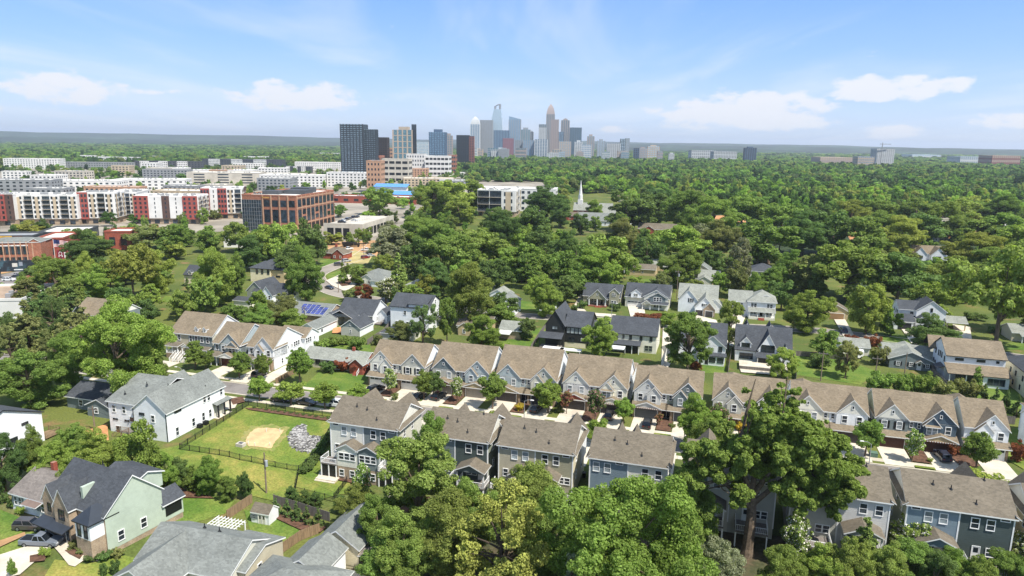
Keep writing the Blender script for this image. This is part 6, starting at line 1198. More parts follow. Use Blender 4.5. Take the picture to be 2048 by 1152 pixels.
# ------------------------------------------------------------------ the wooded belt beyond: nearest trees one by one, the rest as one wood
def project(X, Y, Z):
    Z -= CAM_H; f = Y * math.cos(PITCH) - Z * math.sin(PITCH); u = Y * math.sin(PITCH) + Z * math.cos(PITCH)
    if f < 1: return (-9999, 0)
    x = F_PX * X / f; y = F_PX * u / f; c, s = math.cos(ROLL), math.sin(ROLL); return CX + x * c + y * s, CY - (-x * s + y * c)
KEEP_OUT = []        # (X, Y, radius) of far buildings, filled before the wood is planted
def wood():
    rs = np.random.RandomState(9); pts = []
    for D0, D1, sp in ((430, 1050, 12.5), (1050, 2400, 15.0), (2400, 4600, 24), (4600, 9500, 48)):
        D = D0
        while D < D1:
            n = int(1.62 * D / sp)
            for k in range(n):
                a = -.81 + 1.62 * (k + rs.uniform(0, 1)) / n; d = D + rs.uniform(-.5, .5) * sp; X, Y = d * math.sin(a), d * math.cos(a)
                px, py = project(X, Y, 0)
                if px < -120 or px > 2170: continue
                dens = .93
                if py > 446 or (py > 425 and px < 1330): dens = .0
                edge = 905 + (py - 335) * 1.4 if py > 335 else 905
                if px < edge and py > 333: dens = .24
                elif px < 700 and py > 318: dens = .72
                if 1000 < px < 1290 and 326 > py > 309: dens *= .55
                for ax, ay, bx, by in ((1415, 425, 1500, 455), (1690, 445, 1780, 480), (1880, 455, 1995, 490), (930, 365, 1100, 432), (1130, 388, 1260, 445)):
                    if ax < px < bx and ay < py < by: dens = .0
                q_ = math.sin(X * .021 + 1.3 * math.sin(Y * .013)) + math.sin(Y * .017 + 2.1 * math.sin(X * .009 + 1))
                if q_ < -1.45 and D0 < 2400: dens *= .25
                if rs.uniform() > dens: continue
                if any((X - kx) ** 2 + (Y - ky) ** 2 < kr * kr for kx, ky, kr in KEEP_OUT): continue
                w = sp * (.6 + 1.15 * rs.uniform() ** 1.6) * (1.22 if D0 < 2400 else 1.25); hh = (rs.uniform(7, 22) if D0 < 2400 else rs.uniform(12, 20)) * (1.0 if D0 < 4600 else 1.25)
                if dens < .25: w *= .62; hh *= .6
                pts.append((d, X, Y, w, hh, rs.randint(0, 15) + (15 if d < 1000 else 0), rs.uniform(0, 6.28)))
            D += sp * .92
    pts.sort(); near, far = pts[:24], pts[24:]
    cols = ['g', 'd', 'p', 'g', 'd', 'b', 'o', 'g', 'y', 'd']
    for i, (d, X, Y, w, hh, q, rz) in enumerate(near): tree('mid%d' % (q % 4) if d < 560 else 'far%d' % (q % 5), 'green crown in the first ranks of the far wood', X, Y, 0, w, hh, cols[(q + i) % 10], group='first ranks of the far wood', rz=rz)
    # the rest of the wood reads as one mass
    FV = [1.0, .75, 1.15, 1.0, .62, 1.25, .95, 1.1, 1.2, .8, 1.0, .7, 1.1, .85, 1.2]
    kinds = bpy.data.collections.new('wood_crowns')
    fc = [(.060, .102, .024), (.040, .074, .022), (.075, .108, .028), (.052, .090, .024), (.034, .064, .022), (.082, .125, .028), (.070, .090, .034), (.056, .098, .022), (.100, .118, .030), (.046, .082, .028), (.066, .110, .024), (.050, .078, .026), (.085, .100, .030), (.042, .080, .020), (.075, .118, .022)]
    for i in range(30):
        i0 = i; i = i % 15; mf = leaf_material('foliage_far_%02d' % i0, fixed=tuple(fc[i][q] * FV[i] * ((2.6, 2.6, 3.0), (3.2, 3.0, 3.0))[i0 >= 15][q] for q in range(3))); mm = PROTO['far%d' % (i % 5) if i0 < 15 else 'mid%d' % (i % 4)][0].copy(); mm.materials.clear(); mm.materials.append(mf)  # farther crowns darker and bluer: distance haze put into the leaf colour
        o = bpy.data.objects.new('wood_crown_%02d' % i0, mm); kinds.objects.link(o)
    me = bpy.data.meshes.new('far_wood'); n = len(far); me.vertices.add(n); A = np.array(far); co = np.zeros((n, 3)); co[:, 0] = A[:, 1]; co[:, 1] = A[:, 2]; me.vertices.foreach_set('co', co.reshape(-1))
    sc = np.stack([A[:, 3], A[:, 3], A[:, 4]], 1)
    at = me.attributes.new('size', 'FLOAT_VECTOR', 'POINT'); at.data.foreach_set('vector', sc.reshape(-1)); at = me.attributes.new('kind_index', 'INT', 'POINT'); at.data.foreach_set('value', A[:, 5].astype(np.int32)); at = me.attributes.new('turn', 'FLOAT', 'POINT'); at.data.foreach_set('value', A[:, 6])
    ob = tag(link('far_wood', me), 'dense green wood stretching from the neighbourhood to the horizon', 'wood', kind='stuff')
    ng = bpy.data.node_groups.new('wood', 'GeometryNodeTree'); ng.interface.new_socket('Geometry', in_out='INPUT', socket_type='NodeSocketGeometry'); ng.interface.new_socket('Geometry', in_out='OUTPUT', socket_type='NodeSocketGeometry')
    N = ng.nodes; L = ng.links; gi = N.new('NodeGroupInput'); go = N.new('NodeGroupOutput'); ip = N.new('GeometryNodeInstanceOnPoints'); ci = N.new('GeometryNodeCollectionInfo')
    ci.inputs['Collection'].default_value = kinds; ci.inputs['Separate Children'].default_value = True; ci.inputs['Reset Children'].default_value = True
    L.new(gi.outputs[0], ip.inputs['Points']); L.new(ci.outputs[0], ip.inputs['Instance']); ip.inputs['Pick Instance'].default_value = True
    def attr(nm, t): a = N.new('GeometryNodeInputNamedAttribute'); a.data_type = t; a.inputs['Name'].default_value = nm; return a.outputs['Attribute']
    L.new(attr('kind_index', 'INT'), ip.inputs['Instance Index']); L.new(attr('size', 'FLOAT_VECTOR'), ip.inputs['Scale'])
    cx = N.new('ShaderNodeCombineXYZ'); L.new(attr('turn', 'FLOAT'), cx.inputs[2]); L.new(cx.outputs[0], ip.inputs['Rotation']); L.new(ip.outputs[0], go.inputs[0])
    md = ob.modifiers.new('wood', 'NODES'); md.node_group = ng

# ------------------------------------------------------------------ larger buildings of the district on the left and the far city
M_DGL = glass('dark_glass', '#2a333b', .12); M_BGL = glass('blue_glass', '#6b8396', .12); M_TGL = glass('teal_glass', '#56757f', .12)
M_REDP = mat('panel_red', '#985048', .7, .08); M_PWHITE = mat('panel_white', '#d6d4cf', .7, .06, .1); M_PGREY = mat('panel_grey', '#8d8f90', .7, .08, .1); M_PDARK = mat('panel_dark', '#4a4d50', .7, .08, .1); M_PTAN = mat('panel_tan', '#b5a58c', .7, .08, .1); M_BROWN = mat('panel_brown', '#5b4740', .7, .08)
M_BRKO = brick('brick_orange', '#b58d71', '#a98166', '#a8947f', .6); M_BRK2 = brick('brick_rust', '#a0664e', '#92593f', '#9f8270', .6); M_DECK = mat('deck_concrete', '#b9b2a4', .85, .1, .1, fine=.05)
CITY_BOX = []
def place(px0, px1, yb, yt, rz):
    """ground position, width and height of a building seen between two columns, from the ground row yb to the roof row yt"""
    X, Y, _ = G(px0, yb, 0.0); a = R(rz); lo, hi = 1, 900
    for _ in range(50):
        w = (lo + hi) / 2
        if project(X + w * math.cos(a), Y + w * math.sin(a), 0)[0] < px1: lo = w
        else: hi = w
    return X, Y, w, height_at(X, Y, yt, px0)
def wgrid(b, face, a0, a1, z0, z1, plane, cols, rows, fw=.55, fh=.55, d=.06):
    """a field of recessed-looking panes on one face, joined"""
    cw = (a1 - a0) / cols; rh = (z1 - z0) / rows
    for i in range(cols):
        for j in range(rows):
            p, q = a0 + (i + .5 - fw / 2) * cw, a0 + (i + .5 + fw / 2) * cw; s, t = z0 + (j + .5 - fh / 2) * rh, z0 + (j + .5 + fh / 2) * rh
            if face == 'F': b.box(p, q, plane - d, plane - .01, s, t)
            elif face == 'R': b.box(plane + .01, plane + d, p, q, s, t)
            else: b.box(plane - d, plane - .01, p, q, s, t)
def roof_units(h, w, d, z, n, seed, m=None):
    r_ = random.Random(seed); b = MB()
    for _ in range(n):
        x, y = r_.uniform(.1, .85) * w, r_.uniform(.15, .8) * d; s = r_.uniform(.7, 2.2); b.box(x, x + s, y, y + s * .8, z, z + r_.uniform(.7, 1.5))
    return tag(b.build('rooftop_unit', m or M_PGREY, h), kind='stuff')
def parapet(h, w, d, z, m):
    b = MB(); b.box(-.15, w + .15, -.15, .25, z, z + .9).box(-.15, w + .15, d - .25, d + .15, z, z + .9).box(-.15, .25, .25, d - .25, z, z + .9).box(w - .25, w + .15, .25, d - .25, z, z + .9); return b.build('parapet', m, h)
def block(label, px0, px1, yb, yt, depth, rz=0, wall=None, gl=None, floors=5, bay=4.0, name='building', cat='building', base=None, roofm=None, fw=.5, fh=.5, units=8, stripes=None, keep=True):
    X, Y, w, hgt = place(px0, px1, yb, yt, rz); h = thing(name, label, cat, (X, Y, 0), R(rz)); wall = wall or M_PWHITE
    c = Vector((X, Y)) + Vector((math.cos(R(rz)), math.sin(R(rz)))) * w / 2 + Vector((-math.sin(R(rz)), math.cos(R(rz)))) * depth / 2
    if keep: KEEP_OUT.append((c.x, c.y, max(w, depth) * .62))
    b0 = 0.0
    if base: b0 = hgt / (floors + 1); MB().box(.05, w - .05, .05, depth - .05, 0, b0).build('podium', base, h)
    MB().box(0, w, 0, depth, b0, hgt - .35).build('wall', wall, h); MB().box(.1, w - .1, .1, depth - .1, hgt - .35, hgt - .28).build('roof', roofm or M_ROOFWHITE, h); parapet(h, w, depth, hgt - .3, wall)
    b = MB(); wgrid(b, 'F', .8, w - .8, b0 + .3, hgt - .6, 0, max(1, int(w / bay)), floors, fw, fh); wgrid(b, 'R', .8, depth - .8, b0 + .3, hgt - .6, w, max(1, int(depth / bay)), floors, fw, fh); wgrid(b, 'L', .8, depth - .8, b0 + .3, hgt - .6, 0, max(1, int(depth / bay)), floors, fw, fh)
    tag(b.build('window', gl or M_DGL, h), kind='stuff')
    if stripes:
        for s0, s1, m in stripes:
            o = MB(); o.box(s0 * w, s1 * w, -.5, .1, b0, hgt + .3); o.build('bay', m, h)
            g = MB(); wgrid(g, 'F', s0 * w + .4, s1 * w - .4, b0 + .3, hgt - .4, -.5, max(1, int((s1 - s0) * w / 3.2)), floors, .55, .5); tag(g.build('window', gl or M_DGL, h), kind='stuff')
    if units: roof_units(h, w, depth, hgt - .28, units, px0)
    return h
def apartment(label, px0, px1, yb, yt, depth, rz, pattern, floors=5, side=''):
    """block of flats whose front is a row of bays: w white with windows, b recessed balconies, r red bay, k brown strip, p plain white with slit windows"""
    X, Y, w, hgt = place(px0, px1, yb, yt, rz); h = thing('apartment_building', label, 'apartments', (X, Y, 0), R(rz)); KEEP_OUT.append((X + w / 2 * math.cos(R(rz)), Y + depth / 2 + w / 2 * math.sin(R(rz)), max(w, depth) * .6))
    bh = 4.2; fh = (hgt - bh) / floors
    MB().box(0, w, 0, depth, bh, hgt - .2).build('wall', M_PWHITE, h); MB().box(.3, w - .3, .3, depth - .3, 0, bh).build('podium', M_BRICKT, h); MB().box(.2, w - .2, .2, depth - .2, hgt - .2, hgt - .1).build('roof', M_ROOFWHITE, h); parapet(h, w, depth, hgt - .2, M_PWHITE)
    def run(face, L, pat, plane):
        tot = sum({'w': 1.15, 'b': 1.0, 'r': 1.3, 'k': .7, 'p': 1.2}[c] for c in pat); a = 0.0
        for c in pat:
            s = L * {'w': 1.15, 'b': 1.0, 'r': 1.3, 'k': .7, 'p': 1.2}[c] / tot
            def bx(p, q, d0, d1, z0, z1, b, m=0):
                if face == 'F': b.box(p, q, plane - d1, plane - d0, z0, z1, m)
                else: b.box(plane + d0, plane + d1, p, q, z0, z1, m)
            if c == 'b':
                b = MB(); bx(a + .3, a + s - .3, .01, .06, bh + .2, hgt - .6, b); b.build('balcony_recess', M_DGL, h)
                for j in range(floors):
                    b = MB(); bx(a + .25, a + s - .25, .06, 1.3, bh + j * fh, bh + j * fh + .22, b); bx(a + .25, a + s - .25, 1.22, 1.3, bh + j * fh + .22, bh + j * fh + .5, b, 1); bx(a + .25, a + s - .25, 1.22, 1.3, bh + j * fh + 1.15, bh + j * fh + 1.25, b, 1)
                    for q in range(5): bx(a + .3 + q * (s - .7) / 4, a + .36 + q * (s - .7) / 4, 1.23, 1.29, bh + j * fh + .5, bh + j * fh + 1.15, b, 1)
                    b.build('balcony', [M_PTAN, M_PGREY], h)
            else:
                m = {'w': M_PWHITE, 'r': M_REDP, 'k': M_BROWN, 'p': M_PWHITE}[c]; d1 = {'w': .7, 'r': 1.5, 'k': .9, 'p': 1.0}[c]
                b = MB(); bx(a + .05, a + s - .05, .0, d1, bh - (.6 if c == 'r' else 0), hgt + (.5 if c in 'rk' else .2), b); b.build('bay', m, h)
                if c == 'w': b = MB(); bx(a + s * .3, a + s * .7, d1, d1 + .05, bh + .3, hgt - 1, b); b.build('tan_panel', M_PTAN, h)
                b = MB(); n = {'w': 2, 'r': 3, 'k': 1, 'p': 1}[c]
                for j in range(floors):
                    for q in range(n):
                        cx_ = a + s * (q + .5) / n; hw = {'w': .62, 'r': .7, 'k': .4, 'p': .3}[c]; bx(cx_ - hw, cx_ + hw, d1 + .05, d1 + .12, bh + j * fh + fh * .25, bh + j * fh + fh * .8, b)
                tag(b.build('window', M_DGL, h), kind='stuff')
            a += s
    run('F', w, pattern, 0)
    if side: run('R', depth, side, w)
    b = MB(); n = int(w / 6)
    for k in range(n): b.box(.6 + k * w / n, .6 + k * w / n + 3.4, .2, .295, .4, 3.2)
    tag(b.build('shopfront', M_DGL, h), kind='stuff'); roof_units(h, w, depth, hgt - .1, 22, px0); return h

def district():
    apartment('long white and red apartment block at left with stacked balconies', 34, 160, 450, 391, 22, 9, 'wbwbwbw'); 
    apartment('red bay corner of the apartment block beside the brick shopfronts', 161, 232, 448, 386, 20, 9, 'rwbw', side='wbw')
    apartment('red apartment wing at the far left edge', -40, 33, 452, 390, 20, 9, 'rrk')
    apartment('recessed white apartment wing between the two red ended blocks', 236, 278, 440, 386, 30, 12, 'wbw')
    apartment('white apartment block with red corner bays and brown stair strip', 272, 398, 448, 393, 24, 6, 'rpkpr', side='wbwbw')
    apartment('white and red apartment block behind the brick office', 405, 485, 438, 378, 26, 14, 'rprwb', side='wbk')
    # brick office with glazed corner and two visible fronts
    X, Y, w, hgt = place(488, 595, 462, 390, -9); h = thing('office_building', 'four storey brick office with glass corner and white roof', 'office', (X, Y, 0), R(-9)); D = 62; KEEP_OUT.append((X + 30, Y + 30, 52))
    MB().box(0, w, 0, D, 0, hgt - .3).build('wall', M_BRK2, h); MB().box(.3, w - .3, .3, D - .3, hgt - .3, hgt - .2).build('roof', M_ROOFWHITE, h); parapet(h, w, D, hgt - .25, M_BRK2)
    MB().box(-.2, w * .36, -.25, D * .2, .5, hgt - 3).build('glass_corner', M_DGL, h); b = MB()
    for k in range(9): b.box(w * .36 * k / 8 - .26, w * .36 * k / 8 - .12, -.34, -.25, .5, hgt - 3)
    for k in range(9): b.box(-.2, w * .36, -.36, -.25, .5 + k * (hgt - 3.5) / 8, .62 + k * (hgt - 3.5) / 8)
    tag(b.build('mullion', M_PGREY, h), kind='stuff')
    for q in range(4):
        x0 = w * (.385 + q * .155)
        for z0, z1 in ((.6, hgt * .2), (hgt * .27, hgt * .62), (hgt * .70, hgt * .88)): MB().box(x0 + .6, x0 + w * .125, -.12, -.02, z0, z1).build('window', M_DGL, h)
        MB().box(x0 - .35, x0 + .45, -.5, -.01, 0, hgt + .2).build('pier', M_BRKO, h)
    MB().box(w * .38, w * .52, -.62, -.5, hgt - 1.6, hgt - .7).build('sign_band', mat('sign_amber', '#b98a4a', .5), h)
    for q in range(9):
        y0 = 1.2 + q * (D - 2) / 9; yl = (D - 2) / 9
        for z0, z1 in ((hgt * .27, hgt * .62), (hgt * .70, hgt * .90)) if q % 3 != 1 else ((hgt * .3, hgt * .42), (hgt * .48, hgt * .62), (hgt * .72, hgt * .9)): MB().box(w + .02, w + .12, y0 + .6, y0 + yl - .5, z0, z1).build('window', M_DGL, h)
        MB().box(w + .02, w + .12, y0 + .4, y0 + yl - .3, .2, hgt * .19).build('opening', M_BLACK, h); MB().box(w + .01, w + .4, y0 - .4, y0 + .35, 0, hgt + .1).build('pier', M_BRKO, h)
    for z in (.215, .655, .93): MB().box(w + .13, w + .3, .5, D - .5, hgt * z, hgt * (z + .035)).build('band', M_BRKO, h)
    for x, y, a, b_, c in ((8, 14, 12, 10, 2.2), (22, 20, 16, 12, 2.6), (20, 34, 14, 12, 3.4)): MB().box(x * .9, x * .9 + a, y, y + b_, hgt - .2, hgt + c).build('plant_room', M_PDARK, h)
    b = MB(); 
    for k in range(9): b.box(w * .18 + k * 1.15, w * .18 + k * 1.15 + .8, 3, 3.3, hgt + .6, hgt + 2.0 - (k % 3) * .3)
    tag(b.build('roof_letter', M_PDARK, h), kind='stuff')
    # parking deck with sloped upper level and cars
    X, Y, w, hgt = place(648, 726, 478, 446, -9); h = thing('parking_deck', 'low white concrete parking deck with ribbed wall and open roof', 'parking deck', (X, Y, 0), R(-9)); D = 60; KEEP_OUT.append((X + 20, Y + 28, 44))
    MB().box(0, w, 0, D, 0, hgt - 1).build('wall', M_DECK, h); MB().box(0, w, 0, .5, hgt - 1, hgt).box(w - .5, w, .5, D, hgt - 1, hgt).build('parapet', M_DECK, h)
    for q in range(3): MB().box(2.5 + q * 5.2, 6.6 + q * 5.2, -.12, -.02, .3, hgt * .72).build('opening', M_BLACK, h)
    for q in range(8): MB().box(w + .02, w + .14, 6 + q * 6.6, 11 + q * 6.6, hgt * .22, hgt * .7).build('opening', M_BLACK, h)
    for q in range(12): MB().box(w * .55, w * .55 + .25, 10 + q * 3, 10.3 + q * 3, hgt - 1, hgt + 1.2).build('fin', M_PWHITE, h)
    global DECK_AT; DECK_AT = (X, Y, hgt - 1, w)
    # left avenue: brick shopfront row, yellow and dark townhouses, gabled store
    X, Y, w, hgt = place(-30, 86, 540, 486, 14); h = thing('brick_shopfront', 'orange brick two storey shopfront row with tall dark windows on the avenue', 'shop building', (X, Y, 0), R(14)); MB().box(0, w, 0, 14, 0, hgt).build('wall', M_BRK2, h); hip_roof(h, 0, w, 0, 14, hgt, 1.6, M_ROOF_GRY)
    for q in range(9):
        x = 2 + q * (w - 4) / 8.2; MB().box(x, x + 2.2, -.12, -.02, 1.0, hgt * .45).build('window', M_DGL, h); MB().box(x, x + 2.2, -.12, -.02, hgt * .55, hgt * .85).build('window', M_DGL, h); MB().box(x - .2, x + 2.4, -.16, -.02, hgt * .86, hgt * .9).build('lintel', M_PWHITE, h); MB().box(x - 1.0, x - .5, -.3, -.01, 0, hgt + .4).build('pier', M_BRKO, h)
    vol(h, w - 5, w + .4, -.25, 6, 0, hgt, 1.6, 'y', M_BRK2, M_ROOF_GRY, o=.1)
    block('brown brick warehouse block with white sail roof behind the shopfronts', 78, 132, 528, 478, 24, 14, M_BRICKR, floors=1, bay=9, name='warehouse', units=0, fw=.3, fh=.3)
    h2 = block('pale angular roof pavilion behind the brick shopfronts', 76, 166, 492, 466, 30, 14, M_PDARK, floors=1, bay=5, name='pavilion', units=0)
    block('yellow and dark terrace with row of roof dormers at the left edge', -60, 70, 512, 474, 16, 12, M_PDARK, floors=2, bay=4, name='terrace', units=0, stripes=[(.42, .68, mat('panel_yellow', '#c79a45', .7)), (.70, .84, M_BROWN)], roofm=M_PGREY)
    block('flat tan roofed store at the left edge', -90, 48, 640, 602, 26, 8, M_PWHITE, floors=1, bay=12, name='store', roofm=mat('tar_roof', '#a08b76', .9, .15, .2), fw=.1, fh=.2, units=4)
    block('green gabled brick store end beside the avenue trees', 55, 84, 590, 556, 12, 10, M_BRICKR, floors=1, bay=20, name='store', roofm=mat('roof_copper', '#7d8a72', .8), fw=.1, fh=.2, units=0)
    block('small white roofed shop behind the yellow tree', 212, 264, 500, 464, 16, 8, M_BRICKR, floors=1, bay=6, name='shop', units=0); block('white flat shop roof left of the bright office trees', 448, 512, 495, 476, 18, 6, M_PWHITE, floors=1, bay=6, name='shop', units=2)
    # flats, decks and shops behind
    for a in [('white apartment slab at the far left behind the field', 8, 117, 362, 317, 30, 6, M_PWHITE, None, 5, 5), ('white terraced flats left of the road gap', 152, 208, 352, 311, 30, 4, M_PWHITE, None, 4, 5), ('white flats with brick core in the left distance', 185, 272, 350, 314, 30, 4, M_PWHITE, None, 4, 5), ('grey townhouse terrace in front of the left distance flats', 130, 270, 360, 324, 16, 4, M_PGREY, None, 3, 5),
          ('dark grey long flats with white window bays', 270, 402, 358, 322, 20, 4, M_PDARK, M_PWHITE, 4, 6), ('pale low flats behind the dark grey long ones', 286, 335, 345, 312, 20, 4, M_PWHITE, None, 3, 5), ('white and dark apartment row left of the black tower', 405, 565, 362, 318, 30, 3, M_PDARK, M_PWHITE, 4, 6), ('bright roofed apartment row behind the dark one', 405, 540, 345, 312, 30, 3, M_PWHITE, None, 3, 6),
          ('grey and white flats behind the long red apartment block', -30, 105, 405, 360, 26, 8, M_PGREY, None, 4, 6), ('white roofed flats behind the apartment block centre', 100, 235, 402, 362, 34, 8, M_PWHITE, None, 3, 6), ('white podium building behind the red cornered block', 230, 370, 398, 359, 30, 8, M_PWHITE, None, 3, 7), ('pale concrete garage right of the podium building', 374, 520, 402, 345, 40, 6, M_DECK, None, 4, 30),
          ('white stepped building behind the concrete garage', 376, 470, 380, 340, 24, 6, M_PWHITE, None, 3, 8), ('white office terrace behind the brick office', 520, 648, 400, 350, 26, 4, M_PWHITE, None, 4, 5), ('long white flats with regular windows below the black tower', 590, 735, 370, 324, 18, 2, M_PWHITE, None, 4, 4), ('white corner flats with dark glass panel', 654, 738, 402, 345, 24, -4, M_PWHITE, None, 5, 5),
          ('dark flats left of the long white ones', 568, 622, 372, 333, 16, 2, M_PDARK, None, 3, 4), ('brown brick flats block right of the white corner flats', 734, 763, 385, 322, 22, -2, M_BRKO, None, 6, 4), ('red brick parking deck at the foot of the black tower', 683, 762, 352, 311, 40, 0, M_BRK2, M_BLACK, 4, 8), ('pale parking deck right of the brown flats', 764, 818, 365, 318, 30, -2, M_DECK, M_BLACK, 4, 9),
          ('white condominium block with stepped front', 813, 850, 350, 308, 24, -3, M_PWHITE, None, 5, 5), ('white parking structure beside the condominium', 850, 898, 352, 312, 34, -3, M_PWHITE, M_BLACK, 4, 7), ('brick and cream flats behind the pale deck', 776, 812, 340, 296, 24, -3, M_BRKO, None, 6, 5), ('brick end block right of the white parking structure', 897, 912, 345, 310, 20, -3, M_BRK2, None, 4, 5),
          ('white slab flats below the twin skyline towers', 966, 985, 345, 298, 14, -6, M_PWHITE, None, 9, 5), ('second white slab flats below the skyline', 986, 1007, 343, 298, 14, -6, M_PWHITE, None, 9, 4), ('low brick school below the dark red tower', 922, 951, 340, 319, 20, -4, M_BRK2, None, 2, 5), ('rust brick hall in the trees below the skyline', 1078, 1104, 352, 328, 16, -6, M_BRK2, None, 3, 6),
          ('brown town row left of the rust brick hall', 1000, 1060, 350, 331, 14, -6, M_BRKO, None, 2, 5), ('grey warehouse roof between shops and trees', 660, 745, 430, 392, 20, -6, M_BRICKR, None, 1, 9), ('brick strip of shops with pale roof', 748, 832, 428, 394, 24, -6, M_BRICKR, None, 1, 7), ('white shop with arched front', 735, 762, 392, 358, 14, -4, M_PWHITE, None, 1, 4),
          ('long white block in trees beyond the church', 1300, 1335, 405, 384, 14, -4, M_PWHITE, None, 2, 3), ('small white and blue houses in a row below the school', 920, 960, 372, 345, 10, -6, S['ice'], None, 2, 4), ('pale low offices left of the black tower', 640, 682, 345, 306, 24, 0, M_PWHITE, None, 4, 6), ('far pale hall on the hills at left', 505, 522, 316, 284, 40, 0, M_PWHITE, None, 2, 12)]:
        hz = HOR_Y + (a[1] - CX) * 28 / 2048; hb = a[9] * 3.5 + 1.5 if a[9] > 1 else 6.5; yb = a[3] if a[1] >= 683 and a[4] < 325 and a[1] < 915 else hz + (a[4] - hz) * 60 / (60 - hb)
        block(a[0], a[1], a[2], yb, a[4], a[5], a[6], a[7], a[8] and (M_DGL if a[8] is M_PWHITE else a[8]), floors=a[9], bay=a[10], name='parking_deck' if 'deck' in a[0] or 'garage' in a[0] or 'parking' in a[0] else 'apartment_building' if 'flats' in a[0] or 'apartment' in a[0] else 'building', cat='parking deck' if 'parking' in a[0] or 'deck' in a[0] else 'apartments' if 'flats' in a[0] or 'apartment' in a[0] else 'building', stripes=[(.08, .22, M_PWHITE), (.36, .5, M_PWHITE), (.64, .8, M_PWHITE)] if a[7] is M_PDARK else None, fw=.8 if 'parking' in a[0] or 'deck' in a[0] else .45, fh=.45, units=14)
    rr = random.Random(12); made = []
    for k in range(400):
        if len(made) >= 30: break
        px = rr.uniform(-20, 880); hz = HOR_Y + (px - CX) * 28 / 2048; fl = rr.choice((2, 3, 3, 4)); D = rr.uniform(640, 1500) if px < 700 else rr.uniform(900, 1500); yb = hz + 60 * F_PX / D; w = rr.uniform(24, 70); X, Y, _ = G(px, yb, 0.0)
        if any((X + w / 2 - a) ** 2 + (Y + 9 - b) ** 2 < (r_ + w * .5) ** 2 for a, b, r_ in KEEP_OUT): continue
        hb = fl * 3.4 + 1; made.append((px, px + w / D * F_PX, yb, hz + (60 - hb) * F_PX / D, fl))
    made.sort(); cc = {}
    for k, (a, c, yb, yt, fl) in enumerate(made):
        m = [M_PWHITE, M_PGREY, M_PWHITE, M_DECK, M_BRKO, M_PTAN, M_PWHITE][k % 7]
        nc = {'panel_white': 'white', 'panel_grey': 'grey', 'deck_concrete': 'pale concrete', 'brick_orange': 'brick', 'panel_tan': 'tan'}[m.name]; cc[nc] = cc.get(nc, -1) + 1
        block('low %s block of the district back rows, %s such one from the left' % (nc, ('first', 'second', 'third', 'fourth', 'fifth', 'sixth', 'seventh', 'eighth', 'ninth', 'tenth', 'eleventh', 'twelfth', 'thirteenth', 'fourteenth', 'fifteenth', 'sixteenth')[cc[nc]]), a, c, yb, yt, rr.uniform(16, 34), rr.uniform(-2, 8), m, floors=fl, bay=5, name='building', units=8)
    # blue roofed building
    X, Y, w, hgt = place(744, 832, 402, 368, -6); h = thing('store', 'long low store with bright blue metal roof', 'store', (X, Y, 0), R(-6)); KEEP_OUT.append((X + w / 2, Y + 8, 26)); MBL = mat('roof_blue', '#5c8fc4', .45, .06, streak=(2, .2, .2)); MB().box(0, w, 0, 14, 0, hgt * .45).build('wall', M_BRK2, h); shed(h, 0, w, -2, 4, hgt * .42, hgt * .62, MBL, MBL, 'lower_roof'); MB().box(2, w * .75, 4, 14, hgt * .6, hgt * .85).build('clerestory', S['ice'], h); shed(h, 1, w * .78, 3, 14, hgt * .85, hgt, MBL, MBL, 'upper_roof')
    # courtyard apartments in the middle
    apartment('white courtyard apartment block with dark balconies in the trees', 955, 1030, 432, 380, 34, -8, 'bbw', floors=3, side='wbw'); block('white roofed wing behind the courtyard apartments', 960, 1110, 420, 376, 26, -8, M_PWHITE, floors=4, bay=5, name='apartment_building', cat='apartments')
    # church
    X, Y, _ = G(1146, 436, 0.0); h = thing('church', 'red brick church with white spire and grey roof', 'church', (X, Y, 0), R(-12)); KEEP_OUT.append((X + 20, Y + 8, 34)); vol(h, 0, 32, 0, 13, 0, 7, 5.5, 'x', M_BRICKR, M_ROOF_LGT, hip=False); vol(h, 22, 42, -6, 8, 0, 5, 3, 'x', M_BRICKR, M_ROOF_LGT, hip=True)
    for q in range(5): win(h, 'F', 4 + q * 4, 3.8, 1.2, 3.2, 0)
    MB().box(3, 7, 4.5, 8.5, 0, 15).build('tower', M_PWHITE, h); MB().prism([(5 + 1.8 * math.cos(k * math.pi / 4), 6.5 + 1.8 * math.sin(k * math.pi / 4)) for k in range(8)], 15, 19).build('belfry', M_PWHITE, h); MB().loft([[(5 + r_ * math.cos(k * math.pi / 4), 6.5 + r_ * math.sin(k * math.pi / 4), z) for k in range(8)] for r_, z in ((1.5, 19), (.12, 31))]).build('spire', M_PWHITE, h)
    # pale tower like stair block in the right woods
    block('narrow pale tower under construction in the right woods', 1876, 1896, 484, 438, 6, 8, M_DECK, floors=7, bay=3, name='stair_tower', cat='tower', units=0)
district()

